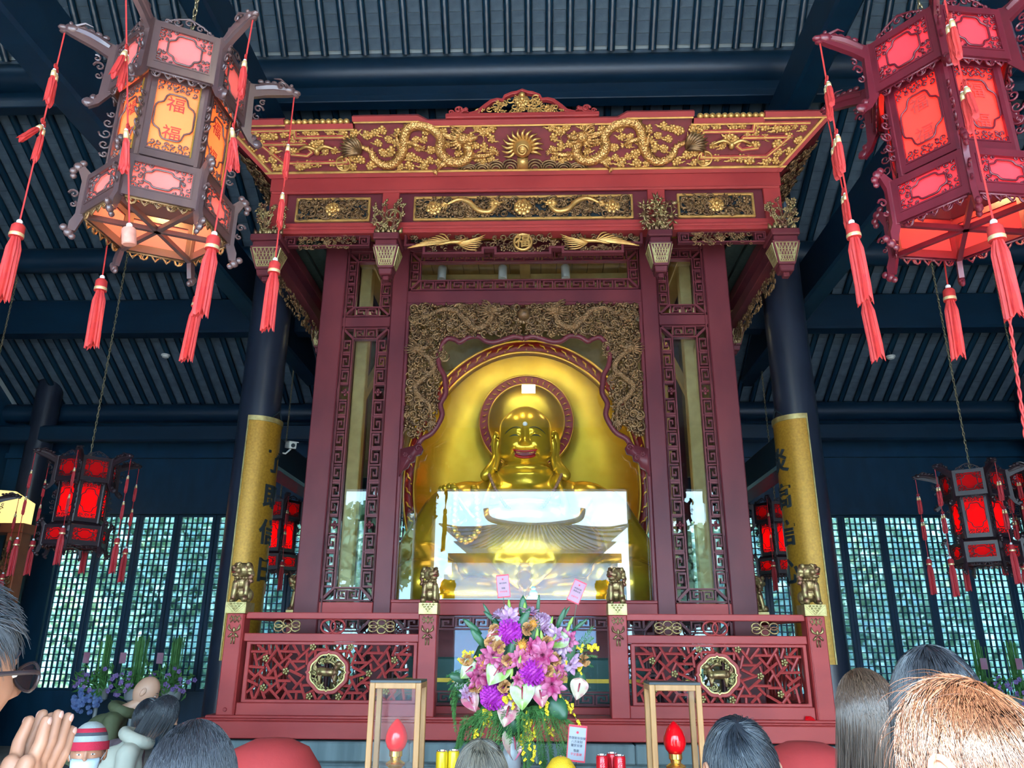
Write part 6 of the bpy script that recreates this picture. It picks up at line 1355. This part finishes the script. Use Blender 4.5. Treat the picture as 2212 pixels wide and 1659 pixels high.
def person(lab, hc, th, skin='skin', top='navycloth', legs='blackcloth', tilt=0., roll=0., bow=0., bald=False, hair=None, sleeves=True, arms='down', hs=1., hood=None, ears=True):
    """standing figure: hc head centre, th heading (0 faces -Y), bow = forward bend of the trunk in radians"""
    hc = Vector(hc); r = root('person', (hc.x, hc.y, 0), lab, 'person'); RZt = RZ(th); fwd = RZt @ Vector((0, -1, 0)); right = RZt @ Vector((-1, 0, 0)); up = Vector((0, 0, 1))
    M = T(*hc) @ RZt @ RX(tilt) @ RY(roll) @ SC(hs)
    nb = hc - fwd * .015 - up * .13                    # base of skull
    trunk = (up * cos(bow) - -fwd * -sin(bow) * -1) if False else (up * cos(bow) + fwd * sin(bow))
    H = hc.z + .12; nk = hc - fwd * .03 - trunk * .17; ch = nk - trunk * .22; hip = nk - trunk * .52; pel = hip - trunk * .05; leg = pel.z
    sk = MB(); cl = MB(); lg = MB()
    cap(sk, nb + up * .05, nk - trunk * .02, .05, .056, 12); cap(sk, nk - trunk * .10, hip, .07, .09, 12)
    cap(cl, nk - trunk * .085, ch, .085, .135, 14); cap(cl, ch, hip, .14, .15, 14); cl.ell(ch, (.17, .13, .15), 14, 9); cl.ell(pel, (.17, .14, .12), 14, 9)
    ends = []
    for s in (-1, 1):
        shd = nk - trunk * .10 + right * s * .165; cap(cl, nk - trunk * .06 + right * s * .05, shd, .06, .072, 12)
        if arms == 'pray':
            el = shd - trunk * .26 + right * s * .05 + fwd * .08; wr = Vector(PRAY) - Vector((0, .45, .9)).normalized() * .15 + right * s * .012
        else: el = shd - up * .27 + right * s * .03; wr = el - up * .24 + fwd * .05
        cap(cl, shd, el, .066, .055, 12); cap(cl, el, el.lerp(wr, .93), .055, .042, 12); cap(sk, shd, el, .045, .04, 10); cap(sk, el, wr, .04, .028, 10); ends.append((wr, (wr - el).normalized(), s))
        ft = pel + right * s * .09; ft.z = .06; kn = pel.lerp(ft, .5) + right * s * .09 * .4 + fwd * .03; hp = pel + right * s * .085
        cap(lg, hp, kn, .095, .065, 12); cap(lg, kn, ft, .063, .045, 12); cap(lg, ft - up * .015, ft + fwd * .14 - up * .02, .045, .038, 10); cap(sk, hp, kn, .07, .05, 8); cap(sk, kn, ft, .05, .035, 8)
    if arms != 'pray':
        for wr, d, s in ends:
            sk.ell(wr + d * .05, (.035, .035, .05), 10, 7)
            for k in range(4): cap(sk, wr + d * .08 + fwd * (.03 - .02 * k), wr + d * (.15 - .008 * abs(k - 1)) + fwd * (.03 - .02 * k), .009, .007, 6)
            cap(sk, wr + d * .03 + fwd * .035, wr + d * .08 + fwd * .06, .011, .008, 6)
    bm = fuse(sk, .012, skin, 'body', 2)
    hd = sculpt(72, 60, *HS, man_shape, man_feat)
    for s in (-1, 1) if ears else ():      # ears
        hd.ell((s * .081, .012, -.008), (.011, .02, .033), 10, 7); hd.tube([(s * .087, .012 + .018 * cos(a), -.004 + .030 * sin(a)) for a in [pi * (-.3 + 1.4 * k / 9) for k in range(10)]], .0045, 5)
    o = len(bm.vertices); vs = [tuple(v.co) for v in bm.vertices] + [tuple(M @ Vector(p)) for p in hd.v]; fs = [tuple(p.vertices) for p in bm.polygons] + [tuple(i + o for i in f) for f in hd.f]
    b = MB(); b.v = vs; b.f = fs; body = b.build('body', skin, r, True)
    for s in (-1, 1):
        e = MB(); e.m = M; e.ell((s * .0315, -.085, .003), (.013, .008, .0042), 10, 6); e.build('eye', 'eyewhite', body, True); e = MB(); e.m = M; e.ell((s * .0315, -.091, .003), (.0048, .003, .004), 8, 5); e.build('iris', 'specframe', body, True)
        e = MB(); e.m = M; e.tube([(s * (.014 + .036 * q), -.094 + .016 * q * q, .024 + .008 * sin(pi * q)) for q in (0, .25, .5, .75, 1)], [.002, .004, .004, .003, .001], 5); e.build('eyebrow', 'hairblack', body)
    put('top_garment', fuse(cl, .017, top, 'top_garment', 3), r); put('trousers', fuse(lg, .017, legs, 'trousers', 2), r)
    if hood:
        h_ = MB(); c = nk + trunk * -.03 - fwd * .05; h_.tube([c + (right * cos(a) * .115 + fwd * (.03 + .10 * sin(a)) + trunk * (.03 - .04 * sin(a))) for a in [2 * pi * k / 20 for k in range(21)]], .042, 10); put('hood', fuse(h_, .012, hood, 'hood', 2), r)
    if hair:
        for h in (hair if isinstance(hair, list) else [hair]):
            h = dict(h); m = h.pop('m'); nm = h.pop('name', 'hair'); reg = h.get('region'); b = scalp(M, HS, reg, h.pop('k', 1.03)) if h.pop('cap', True) else MB()
            strands(b, M, scal=HS, **h); b.build(nm, m, r, True, kind='stuff')
    return r, M
short = dict(n=2600, L=.06, wv=(0, .5, .85), swirl=.35, lift=.03, wid=.0011, seed=1)
LONG = lambda d: d.z > .12 + .5 * max(0, -d.y) - .8 * max(0, d.y)
# man praying at the left edge
PRAY = (-.575, 1.20, 1.565)
pr, PM = person('man in glasses with greying hair and palms pressed together, left edge', (-.635, 1.02, 1.652), rad(152), top='blackcloth', arms='pray', hair=[dict(short, m='hairgrey', n=5000, L=.05, wv=(0, .35, .9), lift=.012, wid=.0007, frizz=.12), dict(short, m='hairgrey', name='quiff', cap=False, n=700, L=.05, wv=(0, .9, .1), swirl=.1, lift=.12, wid=.0010, seed=9, region=lambda d: d.z > .55 and d.y < .1 and d.y > -.75, frizz=.25)])
hb = MB(); D = Vector((0, .42, .9)).normalized(); Fd = Vector((.0, .9, -.42)); Rt = Vector((1, 0, 0)); P0 = Vector(PRAY)
nails = []
for s in (-1, 1):     # two palms back to back, fingers upright and slightly fanned
    o = P0 + Rt * s * .011
    for k in range(5): cap(hb, o - D * .115 + Fd * (.032 - .016 * k), o - D * .045 + Fd * (.034 - .0175 * k), .012, .0115, 10)
    for k, ln in enumerate((.070, .080, .075, .058)):
        a = o - D * .045 + Fd * (.032 - .0195 * k); fd = (D + Fd * (.10 - .08 * k) + Rt * s * (.02 * (k % 2))).normalized(); m1 = a + fd * ln * .5 + Rt * s * .004; e = a + fd * ln
        cap(hb, a, m1, .0098, .0092, 10); cap(hb, m1, e, .0092, .0074, 10); nails.append((e, fd, s))
    t0 = o - D * .10 + Fd * .038; t1 = t0 + D * .035 + Fd * .025; t2 = t1 + D * .034 + Fd * .004; cap(hb, t0, t1, .0135, .011, 10); cap(hb, t1, t2, .011, .0085, 10)
    cap(hb, o - D * .115, P0 - D * .15 + Rt * s * .012, .024, .026, 12)
put('praying_hands', fuse(hb, .0026, 'skin', 'praying_hands', 2, .4), pr)
for e, d, s in nails: b = MB(); q = Vector((0, 0, 1)).rotation_difference(d).to_matrix(); b.ell(e + Rt * s * .0058 - d * .002, (.0026, .0052, .0072), 8, 6, q); b.build('fingernail', 'nail', pr, True)
g = root('eyeglasses', (-.62, 1.1, 1.64), 'dark-framed glasses worn by the praying man', 'glasses')
for s in (-1, 1):
    b = MB(); b.m = PM; L_ = [(s * .035 + .026 * cos(a) * (1 + .1 * cos(2 * a)), -.112 + .006 * abs(cos(a)), .0 + .0185 * sin(a)) for a in [2 * pi * k / 20 for k in range(21)]]; b.tube(L_, .0022, 6); b.build('rim', 'specframe', g, True)
    b = MB(); b.m = PM; b.add([p for p in L_[:-1]], [tuple(range(20))]); b.build('lens', 'lampglass', g)
    b = MB(); b.m = PM; b.tube(smooth_path([(s * .062, -.105, .006), (s * .083, -.085, .008), (s * .088, -.03, .006), (s * .086, .02, .0), (s * .084, .035, -.02)], 3), [.003] * 6 + [.004] * 7, 6); b.build('temple_arm', 'specframe', g, True)
b = MB(); b.m = PM; b.tube([(-.012, -.114, .006), (0, -.117, .009), (.012, -.114, .006)], .002, 6); b.build('bridge', 'specframe', g)
# foreground heads
person('person with long dark glossy hair seen from behind, lower left', (-.655, 1.93, 1.37), rad(175), ears=False, hs=1.14, top='navycloth', hair=dict(short, m='hairdark', k=1.1, sc=1.13, region=LONG, n=4800, L=.34, wv=(.1, -.1, 1), swirl=.1, lift=.02, wid=.0007, segs=8, drop=1, frizz=.06))
person('person with straw-grey cropped hair seen from behind, below the bouquet', (-.03, 2.56, 1.297), rad(180), top='navycloth', hair=dict(short, m='hairstraw', n=3000, L=.07, wv=(.0, .2, 1), swirl=.1, lift=.05, wid=.0011, seed=4))
person('person with short black hair seen from behind, lower right of centre', (.62, 2.03, 1.408), rad(185), top='blackcloth', hair=dict(short, m='hairblack', n=3200, L=.075, wv=(.15, .35, .9), swirl=.4, lift=.07, wid=.0011, seed=5))
person('woman with long dark brown hair and white top, right', (1.14, 2.55, 1.50), rad(190), ears=False, top='whitecloth', tilt=rad(12), hair=[dict(short, m='hairbrown', k=1.08, sc=1.1, region=LONG, n=3000, L=.46, wv=(0, -.1, 1), swirl=.05, lift=.02, wid=.0013, segs=9, drop=1, back=-.25, seed=6, frizz=.07)])
person('person with smooth dark hair behind the sunlit head, right edge', (1.06, 1.94, 1.548), rad(180), ears=False, hs=1.15, top='blackcloth', hair=dict(short, m='hairdark', k=1.08, sc=1.1, region=LONG, n=2600, L=.16, wv=(.1, .1, 1), swirl=.1, lift=.01, wid=.0011, segs=7, drop=1, seed=8, frizz=.05))
person('man with sunlit brown hair bowing his head, lower right corner', (.775, 1.24, 1.522), rad(207), skin='skinpale', top='navycloth', tilt=rad(24), hs=1.08, hair=[dict(short, m='hairsun', n=6500, L=.058, wv=(-.2, .62, .75), swirl=.5, lift=.05, wid=.0011, seed=12, segs=6, frizz=.2, k=1.02, region=lambda d: d.z > (.55 if d.y < .12 else .42 - 1.15 * d.y)), dict(short, m='hairsun', name='loose_hair', cap=False, n=160, L=.085, wv=(-.2, .62, .75), swirl=.3, lift=.3, wid=.0006, seed=13, segs=6, frizz=.4)])
# worshippers in the hall on the left
bp_, BM = person('person in a striped red and grey beanie and pale face mask', (-2.20, 4.33, 1.145), rad(24), skin='skin', top='navycloth', hair=dict(short, m='hairblack', n=500, L=.05, wid=.0016))
bn = root('striped_beanie', (-2.2, 4.33, 1.25), 'red, grey and dark striped knitted beanie', 'hat')
for k, (z0, z1, m) in enumerate(((.015, .055, 'beaniered'), (.055, .082, 'beaniegrey'), (.082, .098, 'beaniedark'), (.098, .118, 'beaniered'), (.118, .15, 'beaniegrey'))):
    f = lambda z: 1.17 * max(0.02, 1 - (max(0, z) / .152) ** 2.6) ** .5 * (1.06 if k == 0 else 1)
    b = MB(); b.m = BM @ RX(rad(-4)); zs = [z0 + (z1 - z0) * q / 4 for q in range(5)]; b.add([(HS[0] * f(z) * cos(a), HS[1] * f(z) * sin(a) * 1.02, z) for z in zs for a in [2 * pi * j / 32 for j in range(32)]], [(i * 32 + j, i * 32 + (j + 1) % 32, (i + 1) * 32 + (j + 1) % 32, (i + 1) * 32 + j) for i in range(4) for j in range(32)]); b.build('knit_band', m, bn, True)
mkk = root('face_mask', (-2.2, 4.25, 1.15), 'pale blue-white face mask over nose and mouth', 'mask')
b = MB(); b.m = BM; b.sheet([[(.078 * sin(a) * w_, -.098 * cos(a) * 1.0 - q, z) for a in [rad(-62 + 124 * k / 14) for k in range(15)]] for z, q, w_ in ((-.018, .004, .97), (-.034, .022, .97), (-.055, .026, .94), (-.08, .018, .86), (-.1, .004, .72))]); b.build('mask_cloth', 'mask', mkk, True).modifiers.new('t', 'SOLIDIFY').thickness = .002
for s in (-1, 1): b = MB(); b.m = BM; b.tube(smooth_path([(s * .07, -.05, -.03), (s * .084, -.01, .0), (s * .088, .02, .01)], 3), .0015, 4); b.build('ear_loop', 'mask', mkk)
person('man with shaved head in an olive hooded jacket bowing at the far left', (-3.10, 6.75, 1.30), rad(108), skin='skinpale', top='olive', tilt=rad(28), bow=rad(38), hood='olive')
person('dark-haired woman in a cream coat bowing beside the olive jacket', (-2.42, 5.62, 1.225), rad(112), ears=False, skin='skinpale', top='cream', tilt=rad(25), bow=rad(32), hood='cream', hair=dict(short, m='hairblack', region=LONG, n=1600, L=.2, wv=(0, .2, 1), swirl=.1, lift=.02, wid=.0016, segs=7, drop=1, seed=21))
person('person in a mauve jacket half hidden behind the cream coat', (-2.78, 6.15, 1.17), rad(150), top='mauve', bow=rad(30), tilt=rad(20), hair=dict(short, m='hairblack', n=900, L=.08, wid=.0016, seed=22))
# ---------------------------------------------------------------- small things about the hall
mk('camwhite', (.62, .62, .56), .5); mk('orangewood', (.38, .11, .04), .45, c2=(.30, .08, .03), ns=4); mk('yellowpanel', (.80, .60, .18), .7, em=(1, .75, .25), es=.5); mk('purplefl', (.34, .20, .48), .7, c2=(.22, .14, .40), ns=20); mk('bluefl', (.10, .16, .40), .7, c2=(.18, .26, .5), ns=20)
c = at(628, 962, 9.3); r = root('security_camera', (c.x, c.y, c.z - .1), 'small pale security camera on the beam beside the left gilt board', 'camera')
b = MB(); b.m = T(*c) @ RZ(rad(35)) @ RX(rad(12)); b.box(-.045, .045, -.10, .10, -.04, .04); b.build('housing', 'camwhite', r, bev=.006); b = MB(); b.m = T(*c) @ RZ(rad(35)) @ RX(rad(12)); b.box(-.055, .055, -.13, .09, .04, .048); b.build('sun_hood', 'camwhite', r); b = MB(); b.m = T(*c) @ RZ(rad(35)) @ RX(rad(12)); b.lathe([(0, -.105), (.026, -.105), (.026, -.10)], 14, ax='Y'); b.build('lens', 'ink', r)
MB().tube([c + Vector((0, .02, -.04)), c + Vector((-.06, .02, -.1)), c + Vector((-.2, .02, -.08))], .012, 6).build('bracket', 'camwhite', r)
for px, py, lab in ((357, 773, 'white round smoke detector on the ceiling behind the left lantern tassels'), (1925, 776, 'white round smoke detector on the ceiling below the right lantern')):
    p = at(px, py, 12.6); r = root('smoke_detector', p, lab, 'detector'); MB().lathe([(0, p.z + .06), (.075, p.z + .06), (.075, p.z + .035), (0, p.z + .035)], 20, (p.x, p.y, 0)).build('mounting_plate', 'camwhite', r, 'auto'); MB().lathe([(.06, p.z + .035), (.055, p.z + .01), (.03, p.z), (0, p.z)], 20, (p.x, p.y, 0)).build('sensor_dome', 'camwhite', r, 'auto'); MB().tube([(p.x, p.y, p.z + .06), (p.x, p.y, roofz(p.y) - .03)], .01, 6).build('drop_rod', 'ink', r)
# side altar at the far left
sa = root('side_altar', (-9.1, 12.2, 0), 'orange-brown timber side altar with a lit yellow back panel, far left', 'altar')
for x in (-9.7, -8.1): MB().box(x - .12, x + .12, 12.0, 12.25, 0, 3.35).build('altar_post', 'orangewood', sa, bev=.01)
MB().box(-9.85, -7.95, 11.95, 12.3, 3.3, 3.45).build('altar_beam', 'orangewood', sa, bev=.01); MB().prism([(-9.82, 3.45), (-7.95, 3.45), (-7.95, 3.78), (-8.3, 3.98), (-9.82, 4.1)], 12.1, 12.14).build('lit_panel', 'yellowpanel', sa)  # yellow panel glows by itself in place of light falling on it
MB().box(-9.82, -8.0, 12.2, 12.26, 0, 1.0).build('altar_front', 'orangewood', sa); foliage(sa, 'post_carving', -8.22, -7.98, 1.2, 3.2, 11.98, 120, 'giltdark', 71, .02, 0)
# flower stands along the rear windows
def stand(x, y, lab, seed, blue=False):
    r = root('flower_stand', (x, y, 0), lab, 'flowers', 'flower stands along the rear windows'); q = random.Random(seed)
    MB().lathe([(0, 0), (.16, 0), (.16, .03), (.03, .06), (.03, .75), (.14, .82), (.16, .98), (0, .98)], 18, (x, y, 0)).build('pot_stand', 'vase', r, 'auto')
    b = MB()
    for k in range(26): a = q.uniform(0, 6.3); rr = q.uniform(0, .09); b.tube([(x + rr * cos(a), y + rr * sin(a), .95), (x + rr * cos(a) * 1.2, y + rr * sin(a) * 1.2, 1.75 + q.uniform(-.08, .05))], .008, 4)
    b.build('upright_reeds', 'fern', r, kind='stuff'); b = MB()
    for k in range(80): d = Vector((q.gauss(0, 1), q.gauss(0, 1) - .5, q.gauss(0, .7) + .2)).normalized(); p = Vector((x, y, 1.02)) + d * q.uniform(.12, .36); leaf(b, p.x, p.y, p.z, .13, .02, q.uniform(0, 6.3), .4)
    b.build('leaf_mass', 'fern', r, kind='stuff')
    for k in range(22):
        d = Vector((q.gauss(0, 1), q.gauss(0, .6) - .8, q.gauss(0, .6))).normalized(); p = Vector((x, y, 1.06)) + Vector((d.x * .38, d.y * .25, d.z * .24)); b = MB()
        for j in range(5): a = j * 1.26; b.ell(p + Vector((cos(a) * .022, -.005, sin(a) * .022)), (.018, .009, .018), 6, 4)
        b.build('blossom', 'purplefl', r)
    if blue:
        b = MB()
        for k in range(60): d = Vector((q.gauss(0, 1), q.gauss(0, 1) - .6, q.gauss(0, .5))).normalized(); b.ell(Vector((x - .1, y - .1, .82)) + d * .2, .04, 6, 4)
        b.build('hydrangea_head', 'bluefl', r, kind='stuff')
    cd = MB().box(x - .16, x - .06, y - .32, y - .318, 1.36, 1.52).build('note_card', 'cardpink', r); MB().tube([(x - .11, y - .31, 1.1), (x - .11, y - .316, 1.4)], .004, 4).build('card_stick', 'fern', cd)
for i, (px, Y) in enumerate(((215, 12.9), (293, 12.9), (372, 12.9), (2125, 12.9), (2200, 12.9))):
    p = at(px, 1480, Y); stand(p.x, Y, ('flower stand with purple blossoms and blue hydrangea, left end of the rear row', 'purple flower stand second from the left by the rear windows', 'purple flower stand nearest the left column by the rear windows', 'flower stand by the rear windows behind the sunlit head', 'flower stand by the rear windows at the right picture edge')[i], 40 + i, i == 0)
# return sides of the balustrade with their rear lions
for sx in (-1, 1):
    x = sx * 2.70
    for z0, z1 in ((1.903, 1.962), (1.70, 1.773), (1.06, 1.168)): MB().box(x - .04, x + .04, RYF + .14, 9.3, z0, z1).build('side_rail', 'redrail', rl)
    p = MB().box(x - .085, x + .085, 9.3, 9.47, 1.06, 1.95).build('newel_post', 'redrail', rl, bev=.008)
    for k in range(12):
        y0 = RYF + .2 + k * .13
        for a, c_ in ((1.17, 1.70), (1.70, 1.17)): MB().tube([(x, y0, a), (x, y0 + .2, c_)], .0115, 5).build('lattice_bar', 'redrail', rl)
    r = root('guardian_lion', (x, 9.38, 2.05), 'gilt guardian lion on the rear newel between shrine and %s column' % ('left' if sx < 0 else 'right'), 'statue', 'guardian lions on the newels', rz=rad(90 * sx))
    put('lion_body', LION, r, SC(1.05), world=False); put('tongue', TONG, r, SC(1.05), world=False); put('pedestal_block', lb, r, None, world=False)
a, c = at(2174, 640, 2.95), at(2240, 1130, 2.95); r = root('pull_cord', (a.x, a.y, a.z), 'twisted pink pull cord hanging from the right lantern tassel', 'cord')
for q in (0, pi): MB().tube([a.lerp(c, t / 60) + Vector((.0045 * cos(t * .9 + q), .0045 * sin(t * .9 + q), 0)) for t in range(61)], .004, 5).build('strand', 'silk', r, True)
bpy.data.scenes.remove(TS)
